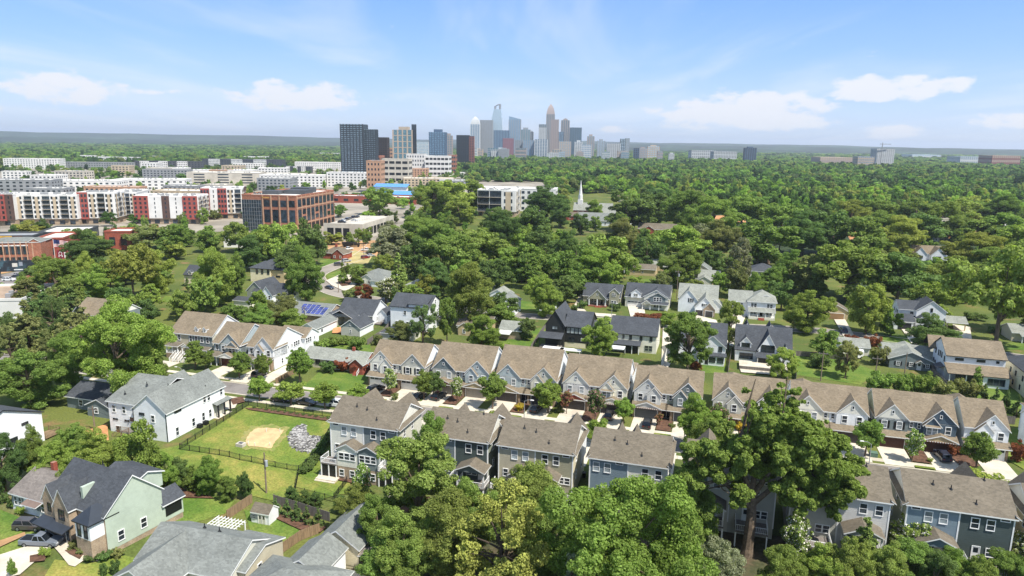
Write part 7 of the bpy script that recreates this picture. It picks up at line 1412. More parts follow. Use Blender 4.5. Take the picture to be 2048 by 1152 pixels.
# ------------------------------------------------------------------ high rises
def tower(label, px0, px1, yt, D, wall, gl, floors, bays, depth=None, rz=-4, top='flat', z0=0, band=True, name='tower_building', steps_=None):
    """a high-rise standing D metres away: body, floor bands and piers, crown of its own kind"""
    k = D / F_PX; Xc = ((px0 + px1) / 2 - CX) * k; w = (px1 - px0) * k * .94; hor = HOR_Y + (px0 - CX) * 28 / 2048; hgt = CAM_H + (hor - yt) * k * 1.02; depth = depth or w * .9
    h = thing(name, label, 'tower', (Xc - w / 2, D, 0), R(rz)); KEEP_OUT.append((Xc, D + depth / 2, w * .8)); body = hgt if top == 'flat' else hgt * (.80 if top in ('crown', 'handle') else .93)
    if top == 'round': body = hgt * .95
    if top == 'handle':
        rings = [[(w * a, 0, z), (w * b, 0, z), (w * b, depth, z), (w * a, depth, z)] for a, b, z in ((0, 1, 0), (0, 1, hgt * .52), (.07, .97, hgt * .72), (.22, .88, hgt * .88), (.28, .84, hgt * .9))]; MB().loft(rings).build('shaft', gl, h)
        MB().box(w * .70, w * .82, 0, depth, hgt * .9, hgt).box(w * .28, w * .38, 0, depth, hgt * .9, hgt * .955).build('crown_frame', wall, h)
        b = MB(); b.tube([(w * .33, depth / 2, hgt * .95), (w * .45, depth / 2, hgt * .975), (w * .60, depth / 2, hgt * .99), (w * .76, depth / 2, hgt * .995)], 3, 4); b.build('crown_beam', wall, h); body = hgt * .5
    elif top == 'slant':
        MB().loft([[(0, 0, 0), (w, 0, 0), (w, depth, 0), (0, depth, 0)], [(0, 0, hgt), (w, 0, hgt * .93), (w, depth, hgt * .93), (0, depth, hgt)]]).build('shaft', gl, h); body = hgt * .92
    else: MB().box(0, w, 0, depth, 0, body).build('shaft', gl, h)
    if top == 'crown':
        zs = [(1, body), (.86, hgt * .86), (.66, hgt * .915), (.42, hgt * .955), (.12, hgt * .985), (.03, hgt)]; b = MB()
        for (a, z), (a2, z2) in zip(zs, zs[1:]): b.loft([[(w / 2 + w / 2 * q * s, depth / 2 + depth / 2 * q2 * s, zz) for q, q2 in ((-1, -1), (1, -1), (1, 1), (-1, 1))] for s, zz in ((a, z), (a2 + (a - a2) * .35, z2))])
        b.build('crown', wall, h)
    if top == 'round': MB().loft([[(w * .15, depth * t, body) for t in (0, 1)] + [(w * .85, depth * t, body) for t in (1, 0)], [(w * .3, depth * t, hgt * .985) for t in (0, 1)] + [(w * .7, depth * t, hgt * .985) for t in (1, 0)], [(w * .45, depth * t, hgt) for t in (0, 1)] + [(w * .55, depth * t, hgt) for t in (1, 0)]]).build('crown', wall, h)
    if top == 'cap': MB().box(w * .25, w * .75, depth * .25, depth * .75, body, hgt).build('plant_room', wall, h)
    b = MB(); fh = body / floors
    if band:
        for j in range(floors): b.box(-.25, w + .25, -.25, depth + .25, j * fh, j * fh + fh * band)
    for i in range(bays + 1): x = w * i / bays; t = w / bays * .14; b.box(x - t, x + t, -.4, .2, 0, body)
    for i in range(bays): y = depth * (i + .5) / bays; t = depth / bays * .14; b.box(w - .2, w + .4, y - t, y + t, 0, body); b.box(-.4, .2, y - t, y + t, 0, body)
    tag(b.build('facade_frame', wall, h), kind='stuff'); return h
def skyline():
    MD = mat('frame_black', '#2b3136', .6, .08); MBR = mat('frame_rose', '#a4948c', .7, .06); ML = mat('frame_pale', '#c3c4c2', .7, .05); MG = mat('frame_grey', '#8f9396', .7, .05); MR = mat('frame_red', '#84574f', .7, .08); ME = mat('frame_beige', '#b3a08c', .7, .06); MBL = mat('frame_slate', '#4d6175', .6, .06)
    GL = glass('pane_light', '#8d9da6', .15)
    tower('tall black glass apartment tower, left block of the stepped pair', 683, 730, 250, 1250, MD, glass('pane_smoke', '#66767f', .15), 26, 7, band=.5); tower('lower right step of the black apartment tower', 729, 754, 260, 1255, MD, glass('pane_smoke', '#66767f', .15), 23, 5, band=.45); tower('short brown black block beside the black tower', 752, 776, 275, 1330, mat('frame_brown', '#3e3633', .6), M_DGL, 18, 5, band=.5)
    tower('beige framed glass office tower', 786, 826, 255, 1500, ME, M_TGL, 7, 4, top='cap', band=.12); tower('dark slim fin beside the beige office tower', 824, 832, 251, 1500, MD, M_DGL, 24, 2, band=.2)
    tower('blue glass office tower left of the skyline', 857, 890, 260, 1650, MBL, M_BGL, 20, 6, top='cap', band=.22); tower('pinkish stepped tower behind the blue glass one', 889, 903, 268, 2200, MBR, M_TGL, 16, 3, top='cap', band=.4); tower('dark tower with red brick side before the skyline', 911, 936, 271, 1700, MD, M_DGL, 22, 6, band=.45); tower('red brick edge of the dark tower', 936, 946, 273, 1705, MR, M_DGL, 20, 2, band=.5); tower('white drum building between the office towers', 833, 857, 284, 2400, ML, GL, 6, 8, band=.2)
    for a in [('white banded tower with stepped crown, left of the skyline', 938, 957, 236, 3450, ML, M_BGL, 40, 4, 'crown', .2), ('grey slab tower beside the white banded one', 957, 982, 243, 3500, MG, M_PGREY, 38, 5, 'flat', .3), ('tapered glass tower with open handle top', 978, 1001, 213, 3600, MG, GL, 30, 5, 'handle', .2), ('blue glass tower with slanted roof', 1013, 1037, 236, 3500, MG, M_BGL, 44, 5, 'slant', .12),
              ('blue glass block in front of the handle tower', 984, 1014, 262, 3200, MBL, M_BGL, 24, 5, 'flat', .2), ('rose red office block at the skyline foot', 1002, 1023, 277, 2900, mat('frame_crimson', '#86595f', .6), mat('pane_rose', '#927078', .4), 16, 5, 'flat', .3), ('grey octagonal tower right of the slanted one', 1036, 1056, 257, 3600, MG, M_TGL, 24, 4, 'cap', .25), ('thin dark tower behind the grey octagonal one', 1055, 1062, 263, 3800, MG, M_DGL, 20, 2, 'round', .2),
              ('pale square tower below the crowned one', 1073, 1087, 257, 3300, ML, M_PGREY, 26, 4, 'flat', .35), ('grey tower peeping behind the pale square one', 1072, 1087, 251, 3900, MG, M_TGL, 30, 4, 'flat', .3), ('tallest tower with pointed tiered crown', 1086, 1103, 213, 3900, MBR, M_TGL, 60, 5, 'crown', .25), ('rose grey tower in front of the crowned one', 1095, 1111, 242, 3400, MBR, mat('pane_rosegrey', '#8f8582', .4), 40, 4, 'flat', .3), ('round headed tower right of the crowned one', 1115, 1132, 240, 3600, MBR, M_TGL, 40, 4, 'round', .25), ('dark blue slab between the towers on the right', 1111, 1121, 265, 3500, MD, M_BGL, 26, 3, 'flat', .2), ('wide teal glass tower right of the round headed one', 1132, 1156, 257, 3500, MBL, M_TGL, 32, 5, 'flat', .15),
              ('wide blue glass office at the skyline centre', 1041, 1064, 281, 2900, MG, M_BGL, 14, 5, 'flat', .2), ('second wide blue glass office with white edge', 1064, 1090, 279, 2880, ML, M_BGL, 14, 5, 'flat', .2), ('grey office left of the wide blue one', 1025, 1041, 280, 2920, MG, GL, 14, 4, 'flat', .3), ('cream tower block at the right foot of the skyline', 1112, 1136, 283, 2800, ME, GL, 12, 5, 'flat', .35), ('white stepped tower right of the cream one', 1143, 1158, 281, 2850, ML, GL, 14, 3, 'cap', .4), ('white low office with dark window grid', 1156, 1176, 289, 2800, ML, M_BGL, 8, 6, 'flat', .4),
              ('brown grey flats tower standing alone right of the skyline', 1167, 1181, 270, 3000, MBR, M_TGL, 22, 3, 'cap', .4), ('concrete tower with stepped head', 1187, 1202, 279, 2900, MG, GL, 18, 3, 'cap', .4), ('wide pale flats with vertical ribs', 1206, 1233, 287, 2700, ML, M_PGREY, 14, 7, 'flat', .2), ('dark framed flats tower at the right end', 1232, 1242, 278, 2700, MD, GL, 16, 3, 'flat', .3), ('grey companion of the dark framed flats tower', 1241, 1250, 277, 2710, MG, GL, 16, 3, 'flat', .35),
              ('small dark office in the trees right of the skyline', 1259, 1270, 296, 2600, MBL, M_DGL, 8, 3, 'flat', .3), ('beige ribbed block beside the small dark office', 1268, 1286, 294, 2620, MBR, GL, 8, 5, 'cap', .3), ('tan stepped block behind the beige ribbed one', 1286, 1310, 290, 2750, ME, GL, 8, 5, 'cap', .4), ('long concrete stadium like building', 1372, 1420, 300, 2900, ML, M_PGREY, 4, 12, 'flat', .3), ('white roofed hall beside the long concrete building', 1416, 1462, 302, 2750, ML, M_PGREY, 3, 14, 'flat', .2), ('dark blue glass office alone in the right woods', 1478, 1500, 293, 2500, MBL, M_DGL, 14, 5, 'cap', .2), ('unfinished concrete tower with grid front, far right', 1735, 1770, 297, 2200, ML, M_PGREY, 16, 9, 'flat', .35), ('pale office cluster left of the unfinished tower', 1700, 1732, 312, 2150, ME, GL, 5, 8, 'flat', .4), ('long rust coloured mall far right', 1962, 2018, 310, 2500, MR, ME, 3, 14, 'flat', .4), ('white hall far right beside the mall', 1900, 1960, 312, 2700, ML, GL, 2, 14, 'flat', .4), ('low white halls on the right horizon', 1805, 1862, 308, 4200, ML, GL, 2, 12, 'flat', .4), ('long pink roofed mall in the right distance', 1625, 1690, 313, 2400, MBR, ME, 2, 14, 'flat', .4)]:
        tower(a[0], a[1], a[2], a[3], a[4], a[5], a[6], a[7], a[8], top=a[9], band=a[10])
    rr = random.Random(31); ORDW = ('first', 'second', 'third', 'fourth', 'fifth', 'sixth', 'seventh', 'eighth', 'ninth', 'tenth', 'eleventh', 'twelfth', 'thirteenth', 'fourteenth', 'fifteenth', 'sixteenth', 'seventeenth', 'eighteenth', 'nineteenth', 'twentieth')
    xs = sorted(rr.uniform(935, 1330) for _ in range(20))
    for k, x in enumerate(xs): tower('low pale block at the foot of the skyline, %s from the left' % ORDW[k], x, x + rr.uniform(9, 24), rr.uniform(291, 303) + (x - 935) * .008, rr.uniform(2350, 2800), [ML, ME, MG, MBR, ML][k % 5], [GL, M_PGREY, M_TGL][k % 3], rr.randint(4, 9), rr.randint(4, 8), top=['flat', 'cap'][k % 2], band=.35)
    # tower crane on the unfinished tower
    k = 2200 / F_PX; X = (1742 - CX) * k; c = thing('tower_crane', 'grey tower crane on the unfinished tower', 'crane', (X, 2190, 0)); zt = CAM_H + (298 - 289) * k
    MB().box(-1, 1, -1, 1, 0, zt).build('mast', M_PGREY, c); MB().box(-8, 26, -.8, .8, zt, zt + 1.6).build('jib', M_PGREY, c); MB().loft([[(-1, -1, zt), (1, -1, zt), (1, 1, zt), (-1, 1, zt)], [(-.2, -.2, zt + 7), (.2, -.2, zt + 7), (.2, .2, zt + 7), (-.2, .2, zt + 7)]]).build('mast_head', M_PGREY, c)
skyline()

# ------------------------------------------------------------------ drives, walks, beds
def slab_box(name, u0, u1, v0, v1, m, top=.10):
    return tag(MB().box(u0, u1, v0, v1, -.02, top).build(name, m, rz=TH), kind='structure')
def drives():
    for i, u in enumerate([-82.3, -65.4, -49.0, -32.6, -16.2, 1.0, 17.2, 33.4]):
        for x in (2.95, 11.75):
            for q in range(3): slab_box('driveway', u + x - 2.6, u + x + 2.6, 142.95 + q * 2.96, 145.87 + q * 2.96, M_CONC, .100 + .003 * ((i + q) % 3))
        sheet('mulch_bed', [(u + 5.75, 145.6), (u + 8.95, 145.6), (u + 8.95, 152.8), (u + 5.75, 152.8)], M_MULCH, .02)
        sheet('verge', [(u + 5.6, 142.95), (u + 9.1, 142.95), (u + 9.1, 143.8), (u + 5.6, 143.8)], M_YARD, .01)
    slab_box('driveway', 49.6 + 1.9, 49.6 + 7.2, 142.95, 151.8, M_CONC, .103)
    for u in (-68.5, -49.8, -34.9, -18.7, -2.6, 13.4, 29.7, 46.0):
        for x in (3.1, 10.8): slab_box('driveway', u + x - 2.5, u + x + 2.5, 123.5, 135.1, M_CONC, .101)
    for u0, u1, v1 in ((-145, -139.5, 151.5), (-126.6, -121.6, 153.2), (-116.8, -111.8, 153.2), (-111.0, -106.8, 158.5), (-178.0, -172.0, 162)): slab_box('driveway', u0, u1, 142.95, v1, M_CONC, .104)
    for pts in ([(0, 1112), (60, 1093), (128, 1066), (172, 1086), (150, 1102), (106, 1094), (40, 1152), (0, 1160)], [(106, 1094), (150, 1102), (205, 1118), (195, 1126), (175, 1118), (150, 1136), (138, 1133)], [(1255, 612), (1288, 613), (1292, 640), (1264, 646)], [(1388, 630), (1432, 641), (1440, 656), (1392, 650)], [(1326, 652), (1350, 653), (1346, 722), (1332, 742), (1322, 738)],
                [(1460, 628), (1492, 632), (1480, 660), (1455, 656)], [(1452, 662), (1474, 663), (1466, 695), (1455, 690)], [(1800, 655), (1830, 657), (1855, 690), (1824, 690)], [(1905, 650), (1940, 655), (1945, 690), (1915, 690)], [(1668, 640), (1690, 640), (1708, 672), (1688, 676)], [(1478, 734), (1560, 740), (1556, 752), (1482, 746)], [(1148, 612), (1160, 590), (1172, 592), (1160, 612), (1175, 626), (1232, 630), (1230, 636), (1160, 632)],
                [(664, 572), (652, 562), (684, 548), (730, 556), (708, 574), (690, 584)], [(640, 946), (672, 950), (664, 966), (632, 962)], [(565, 560), (620, 556), (625, 564), (560, 568)], [(790, 606), (862, 596), (866, 600), (800, 612)], [(440, 792), (480, 800), (470, 818), (448, 822), (440, 808)]):
        sheet('driveway', pts, M_CONC, .0, px=True)
    sheet('mulch_bed', [(676, 566), (690, 558), (705, 562), (698, 572), (684, 574)], M_MULCH, .12, px=True)
    for pts in ([(540, 1034), (566, 1028), (655, 1056), (640, 1068), (600, 1062)], [(490, 818), (520, 818), (690, 842), (690, 848), (640, 842), (500, 822)], [(675, 955), (745, 966), (740, 976), (672, 962)], [(130, 1104), (150, 1100), (168, 1110), (160, 1122), (140, 1112)], [(60, 1115), (95, 1108), (90, 1125), (60, 1128)], [(432, 1000), (340, 975), (330, 985), (345, 998)], [(460, 800), (486, 795), (490, 806), (466, 812)], [(1900, 915), (1925, 905), (1960, 935), (1925, 938)]): sheet('mulch_bed', pts, M_MULCH, .0, px=True)
    sheet('clay_bank', [(160, 868), (215, 850), (218, 885), (180, 898), (165, 890)], M_ODIRT, .0, px=True); sheet('dirt_patch', [(667, 657), (690, 655), (684, 668), (664, 668)], M_ODIRT, .0, px=True); sheet('dirt_track', [(0, 1085), (50, 1068), (52, 1074), (0, 1098)], M_DIRT, .0, px=True)
    sheet('mulch_bed', [(775, 1000), (830, 985), (860, 1000), (800, 1035), (770, 1030)], M_MULCH, .0, px=True)
drives()

# ------------------------------------------------------------------ vehicles
M_TYRE = mat('tyre', '#1b1b1c', .9, .05); M_RIM = mat('rim', '#8d9092', .35, .05, metal=.6); M_CGL = glass('car_glass', '#161b20', .06); M_LAMP = mat('headlamp', '#d8dce0', .2, .02); M_TAIL = mat('taillamp', '#7d1a18', .3, .02)
def paint(nm, c):
    if nm in MATS: return MATS[nm]
    m = mat(nm, c, .32, .03, spec=.5); m.node_tree.nodes['Principled BSDF'].inputs['Coat Weight'].default_value = .6; return m
CARPAINT = {'black': paint('paint_black', '#15171a'), 'grey': paint('paint_grey', '#6d737b'), 'white': paint('paint_white', '#dcdedd'), 'navy': paint('paint_navy', '#1d2233'), 'silver': paint('paint_silver', '#a5a8aa'), 'bronze': paint('paint_bronze', '#4a4643'), 'red': paint('paint_red', '#7a1f1f'), 'blue': paint('paint_blue', '#2f4566')}
def car_meshes(kind):
    """body with rounded shoulders, glazed cabin, roof; length along +x"""
    P = {'sedan': (4.7, 1.82, [(-2.35, .45), (-2.3, .85), (-1.5, 1.0), (.95, .98), (2.0, .86), (2.33, .68), (2.35, .4)], [(-1.65, .98, -1.0, 1.42), (.95, .96, .2, 1.43)]),
         'suv': (4.8, 1.92, [(-2.4, .45), (-2.38, 1.0), (-1.6, 1.08), (1.0, 1.06), (2.1, .98), (2.38, .8), (2.4, .4)], [(-2.3, 1.06, -1.95, 1.72), (1.15, 1.04, .35, 1.74)]),
         'pickup': (5.9, 2.0, [(-2.95, .6), (-2.92, 1.12), (-.7, 1.13), (1.2, 1.12), (2.7, 1.1), (2.93, .95), (2.95, .5)], [(-.85, 1.1, -.6, 1.85), (1.35, 1.1, .6, 1.87)])}[kind]
    L, W, prof, cab = P; b = MB(); low = .32 if kind != 'pickup' else .45
    poly = prof + [(prof[-1][0] - .05, low), (prof[0][0] + .05, low)]
    cx_ = 0; rings = []
    for y, s in ((-W / 2, .93), (-W / 2 + .06, .985), (-W / 2 + .2, 1.0), (W / 2 - .2, 1.0), (W / 2 - .06, .985), (W / 2, .93)): rings.append([(x * (1 - (1 - s) * .35), y, low + (z - low) * (s if z > low else 1)) for x, z in poly])
    body = MB().loft(rings)
    if kind == 'pickup': body.box(-2.85, -.95, -W / 2 + .18, W / 2 - .18, 1.0, 1.131)   # raised block over the bed, in body paint
    (x0, z0, x1, z1), (x2, z2, x3, z3) = cab; wi, wo = W / 2 - .26, W / 2 - .08
    glass_m = MB().loft([[(x0, -wo, z0), (x2, -wo, z2), (x2, wo, z2), (x0, wo, z0)], [(x1, -wi, z1 - .05), (x3, -wi, z3 - .05), (x3, wi, z3 - .05), (x1, wi, z1 - .05)]])
    roof = MB().loft([[(x1 - .04, -wi - .02, z1 - .06), (x3 + .04, -wi - .02, z3 - .06), (x3 + .04, wi + .02, z3 - .06), (x1 - .04, wi + .02, z1 - .06)], [(x1 + .1, -wi + .1, z1 + .02), (x3 - .1, -wi + .1, z3 + .02), (x3 - .1, wi - .1, z3 + .02), (x1 + .1, wi - .1, z1 + .02)]])
    pil = MB()
    for s in (-1, 1):
        for a, c in (((x0, wo * s, z0), (x1, wi * s, z1 - .05)), ((x2, wo * s, z2), (x3, wi * s, z3 - .05)), (((x0 + x2) / 2, (wo + .01) * s, z0), ((x1 + x3) / 2, (wi + .01) * s, z1 - .05))): pil.tube([a, c], .055, 4)
    R0 = .34 if kind == 'sedan' else .38; wx = L / 2 - .95
    return dict(body=body, glass=glass_m, roof=roof, pil=pil, L=L, W=W, R=R0, wx=wx, z=.66 if kind == 'sedan' else .82, bed=kind == 'pickup')
def car(kind, color, label, loc, rz, group='parked and driving cars'):
    q = cached(('car', kind), lambda: car_meshes(kind)); pm = CARPAINT[color]
    M = cached(('carm', kind, color), lambda: dict(body=q['body'].mesh('body', pm), cabin=q['glass'].mesh('cabin_glass', M_CGL), roof=q['roof'].mesh('roof', pm), pillar=q['pil'].mesh('pillar', pm)))
    W = cached(('wheel', q['R']), lambda: (MB().tube([(0, -.11, 0), (0, .11, 0)], q['R'], 14).mesh('wheel', M_TYRE), MB().tube([(0, -.125, 0), (0, .125, 0)], q['R'] * .6, 10).mesh('rim', M_RIM)))
    lm = cached('lamp', lambda: (MB().box(-.03, .03, -.2, .2, -.07, .07).mesh('headlight', M_LAMP), MB().box(-.03, .03, -.16, .16, -.08, .08).mesh('taillight', M_TAIL)))
    o = thing({'sedan': 'car', 'suv': 'car', 'pickup': 'pickup_truck'}[kind], label, 'car' if kind != 'pickup' else 'pickup truck', loc, rz, group)
    link('body', M['body'], o); link('cabin', M['cabin'], o); link('roof', M['roof'], o); link('pillar', M['pillar'], o)
    for sx in (-1, 1):
        for sy in (-1, 1):
            w = link('wheel', W[0], o, (sx * q['wx'], sy * (q['W'] / 2 - .1), q['R'])); link('rim', W[1], w)
            link('headlight' if sx > 0 else 'taillight', lm[0 if sx > 0 else 1], o, (sx * (q['L'] / 2 - .03), sy * (q['W'] / 2 - .35), q['z']))
    if q['bed']: MB().box(-2.8, -.98, -.78, .78, 1.128, 1.14).build('bed', M_BLACK, o)
    return o
def cars():
    for kind, c, px, py, a, lb in [('suv', 'black', 752, 783, 70, 'black car at the garage of the lavender townhouse'), ('suv', 'black', 878, 797, 82, 'black car parked right of the white garages'), ('sedan', 'black', 838, 797, 82, 'dark car in tree shade before the white garages'), ('sedan', 'black', 1073, 822, 82, 'dark car before the blue and light grey townhouse pair'), ('suv', 'black', 1219, 836, 88, 'black car before the white half of the fourth pair'), ('suv', 'black', 1294, 853, 90, 'black car on the sunny drive by the grey garages'), ('suv', 'navy', 1884, 918, 96, 'navy car before the navy townhouse garage'),
          ('sedan', 'black', 562, 803, 0, 'dark car parked at the near kerb, left one'), ('sedan', 'black', 613, 809, 0, 'dark car parked at the near kerb, middle one'), ('suv', 'white', 676, 813, 0, 'white car parked at the near kerb, right one'), ('suv', 'black', 520, 752, 84, 'black car in the drive of the tall white townhouse'),
          ('suv', 'bronze', 62, 1058, 14, 'dark bronze car on the grass beside the white bungalow'), ('pickup', 'grey', 84, 1090, 14, 'grey pickup on the drive of the brick and green house'), ('sedan', 'black', 659, 578, -25, 'black car driving around the road bend'),
          ('suv', 'silver', 693, 524, 60, 'silver car parked at the upper road bend'), ('suv', 'bronze', 678, 531, 50, 'dark car parked below the silver one on the bend'), ('pickup', 'black', 742, 507, 60, 'black pickup near the building site'), ('pickup', 'white', 733, 502, 10, 'white pickup on the dry grass'), ('pickup', 'white', 696, 500, 60, 'white pickup beside the red brick cottage'), ('suv', 'red', 731, 517, 60, 'red car at the roadside near the building site'), ('sedan', 'silver', 741, 513, 60, 'silver car at the roadside near the building site'),
          ('suv', 'blue', 1686, 664, 95, 'blue grey car on the drive by the weeping tree'), ('suv', 'white', 18, 562, 20, 'white van on the avenue at the left edge'), ('sedan', 'black', 52, 548, 20, 'dark car on the avenue beyond the billboard'), ('sedan', 'black', 62, 556, 20, 'black car on the avenue nearest the trees'), ('sedan', 'silver', 36, 552, 20, 'silver car on the avenue behind the white van')]:
        X, Y, Z = G(px, py); car(kind, c, lb, (X, Y, Z + (.1 if 740 < px < 1900 and py > 740 else .06)), TH + R(a))
    X, Y, z, w = DECK_AT; ca, sa = math.cos(R(-9)), math.sin(R(-9))
    for k, (dx, dy, c, a) in enumerate([(-4, 14, 'black', 90), (-3.5, 20, 'white', 90), (-3, 24, 'bronze', 90), (-2.5, 29, 'black', 90), (-2, 34, 'black', 90), (-1.5, 42, 'navy', 90), (3, 46, 'black', 90), (7, 12, 'black', 0), (11, 24, 'silver', 0), (2, 30, 'silver', 90)]):
        dx = abs(dx) * .8 + 2.0; car('suv' if k % 2 else 'sedan', c, '%s car, %s in line on the parking deck roof' % (c, ['first', 'second', 'third', 'fourth', 'fifth', 'sixth', 'seventh', 'eighth', 'ninth', 'tenth'][k]), (X + dx * ca - dy * sa, Y + dx * sa + dy * ca, z + .02), R(a - 9), 'cars on the parking deck')
    # dump truck at the building site
    X, Y, Z = G(703, 494); t = thing('dump_truck', 'dark dump truck on the sandy building site', 'truck', (X, Y, Z + .1), R(8)); MB().loft([[(-5, -1.2, 1.2), (1.2, -1.2, 1.2), (1.2, 1.2, 1.2), (-5, 1.2, 1.2)], [(-5.4, -1.3, 2.8), (1.3, -1.3, 2.8), (1.3, 1.3, 2.8), (-5.4, 1.3, 2.8)]]).build('dump_body', M_BLACK, t); MB().box(1.5, 3.2, -1.15, 1.15, .9, 2.9).box(3.2, 4.8, -.9, .9, .9, 1.9).build('cab', CARPAINT['black'], t); MB().box(3.15, 3.22, -1, 1, 1.9, 2.7).build('windscreen', M_CGL, t); MB().box(-5, 4.6, -.5, .5, .7, 1.2).build('chassis', M_BLACK, t)
    for x in (-4, -2.7, 4): 
        for s in (-1, 1): link('wheel', cached('twheel', lambda: MB().tube([(0, -.2, 0), (0, .2, 0)], .55, 12).mesh('wheel', M_TYRE)), t, (x, s * 1.0, .55))
    X, Y, Z = G(1716, 716); t = thing('camper_trailer', 'small rounded white camper trailer on the rear lawn', 'trailer', (X, Y, Z), TH + R(60)); MB().loft([[(x, y * .9, .5 + zz) for y, zz in ((-1, 0), (1, 0), (1, 1.3), (.7, 1.9), (-.7, 1.9), (-1, 1.3))] if abs(x) < 2 else [(x, y * .75, .8 + zz * .6) for y, zz in ((-1, 0), (1, 0), (1, 1.3), (.7, 1.9), (-.7, 1.9), (-1, 1.3))] for x in (-2.3, -1.7, 1.7, 2.3)]).build('body', CARPAINT['white'], t); MB().box(-1, 0, -.94, -.9, 1.3, 1.9).build('window', M_CGL, t)
    for s in (-1, 1): link('wheel', cached('cwheel', lambda: MB().tube([(0, -.1, 0), (0, .1, 0)], .35, 12).mesh('wheel', M_TYRE)), t, (0, s * .8, .35))
cars()

# ------------------------------------------------------------------ fences, poles, lamps, small things
def metal_fence(label, pts, hh=1.3):
    """black railing: each post a part, rails and pickets between"""
    P = [G(*p) for p in pts]; h = thing('metal_fence', label, 'fence', P[0]); o = Vector(P[0]); b = MB(); pm = cached(('fpost', hh), lambda: MB().box(-.05, .05, -.05, .05, -.1, hh + .12).mesh('post', M_BLACK))
    for i in range(len(P) - 1):
        A, B = Vector(P[i]), Vector(P[i + 1]); L = (B - A).length; n = max(1, round(L / 2.4))
        for k in range(n + (i == len(P) - 2)):
            q = A.lerp(B, k / n); q.z = terrain(*UV(q.x, q.y)); link('post', pm, h, q - o)
        for k in range(n):
            a, c = A.lerp(B, k / n), A.lerp(B, (k + 1) / n); a.z = terrain(*UV(a.x, a.y)); c.z = terrain(*UV(c.x, c.y))
            for z in (.15, hh - .15, hh): b.tube([a - o + Vector((0, 0, z)), c - o + Vector((0, 0, z))], .022, 4)
            for j in range(1, 16): p = a.lerp(c, j / 16) - o; b.box(p.x - .012, p.x + .012, p.y - .012, p.y + .012, p.z + .1, p.z + hh)
    tag(b.build('picket', M_BLACK, h), kind='stuff'); return h
def wood_fence(label, pts, hh=1.8, m=None, z=None, uv=False):
    """board fence: each panel a part with raised boards"""
    P = [(G(*p) if not uv else at_uv(*p)) for p in pts]; m = m or M_WOOD; h = thing('wood_fence', label, 'fence', P[0]); o = Vector(P[0])
    for i in range(len(P) - 1):
        A, B = Vector(P[i]), Vector(P[i + 1]); L = (B - A).length; n = max(1, round(L / 2.4)); rz = math.atan2(B.y - A.y, B.x - A.x); w = L / n
        def f():
            b = MB(); b.box(0, w, .02, .06, .3, .4).box(0, w, .02, .06, hh - .4, hh - .3); nb = 12
            for k in range(nb): b.box(w * k / nb + .008, w * (k + 1) / nb - .008, -.02, .02, .05, hh + .02 * math.sin(k * 2.3))
            b.box(-.06, .06, -.05, .07, -.2, hh + .05); return b.mesh('panel', m)
        me = cached(('panel', round(w, 2), hh, m.name), f)
        for k in range(n):
            q = A.lerp(B, k / n); q.z = terrain(*UV(q.x, q.y)); link('panel', me, h, q - o, rz)
    return h
def pole(label, px, yb, yt, arm=True, can=False, dz=0):
    X, Y, Z = G(px, yb); hh = height_at(X, Y, yt, px) - Z; h = thing('utility_pole', label, 'utility pole', (X, Y, Z), TH); MB().tube([(0, 0, -.3), (0, 0, hh)], [.17, .11], 7).build('post', mat('pole_wood', '#7d6f60', .9, .15), h)
    if arm: MB().box(-1.2, 1.2, -.07, .07, hh - .8, hh - .62).build('crossarm', M_WOODG, h)
    if arm:
        for x in (-1.0, 0, 1.0): link('insulator', cached('ins', lambda: MB().tube([(0, 0, 0), (0, 0, .25)], [.06, .04], 6).mesh('insulator', M_PGREY)), h, (x, 0, hh - .62))
    if can: MB().tube([(.35, 0, hh - 2.6), (.35, 0, hh - 1.5)], .26, 10).build('transformer', mat('transformer_grey', '#a8acae', .5), h)
    return X, Y, Z + hh - .5
def lamp(label, px, yb, yt, side=1):
    X, Y, Z = G(px, yb); hh = height_at(X, Y, yt, px) - Z; h = thing('street_lamp', label, 'street lamp', (X, Y, Z), TH); MB().tube([(0, 0, 0), (0, 0, hh)], [.1, .06], 7).build('post', M_PGREY, h); MB().tube([(0, 0, hh - .1), (side * .7, 0, hh + .35), (side * 1.5, 0, hh + .4)], .05, 6).build('arm', M_PGREY, h); MB().loft([[(side * 1.3, -.16, hh + .34), (side * 2.1, -.16, hh + .34), (side * 2.1, .16, hh + .34), (side * 1.3, .16, hh + .34)], [(side * 1.4, -.1, hh + .48), (side * 1.95, -.1, hh + .48), (side * 1.95, .1, hh + .48), (side * 1.4, .1, hh + .48)]]).build('lamp_head', M_PWHITE, h)
def wire(label, a, c, sag=.8):
    pts = [Vector(a).lerp(Vector(c), t / 12) - Vector((0, 0, sag * 4 * (t / 12) * (1 - t / 12))) for t in range(13)]; tag(MB().tube(pts, .02, 4).build('power_line', M_BLACK), label, 'power line')
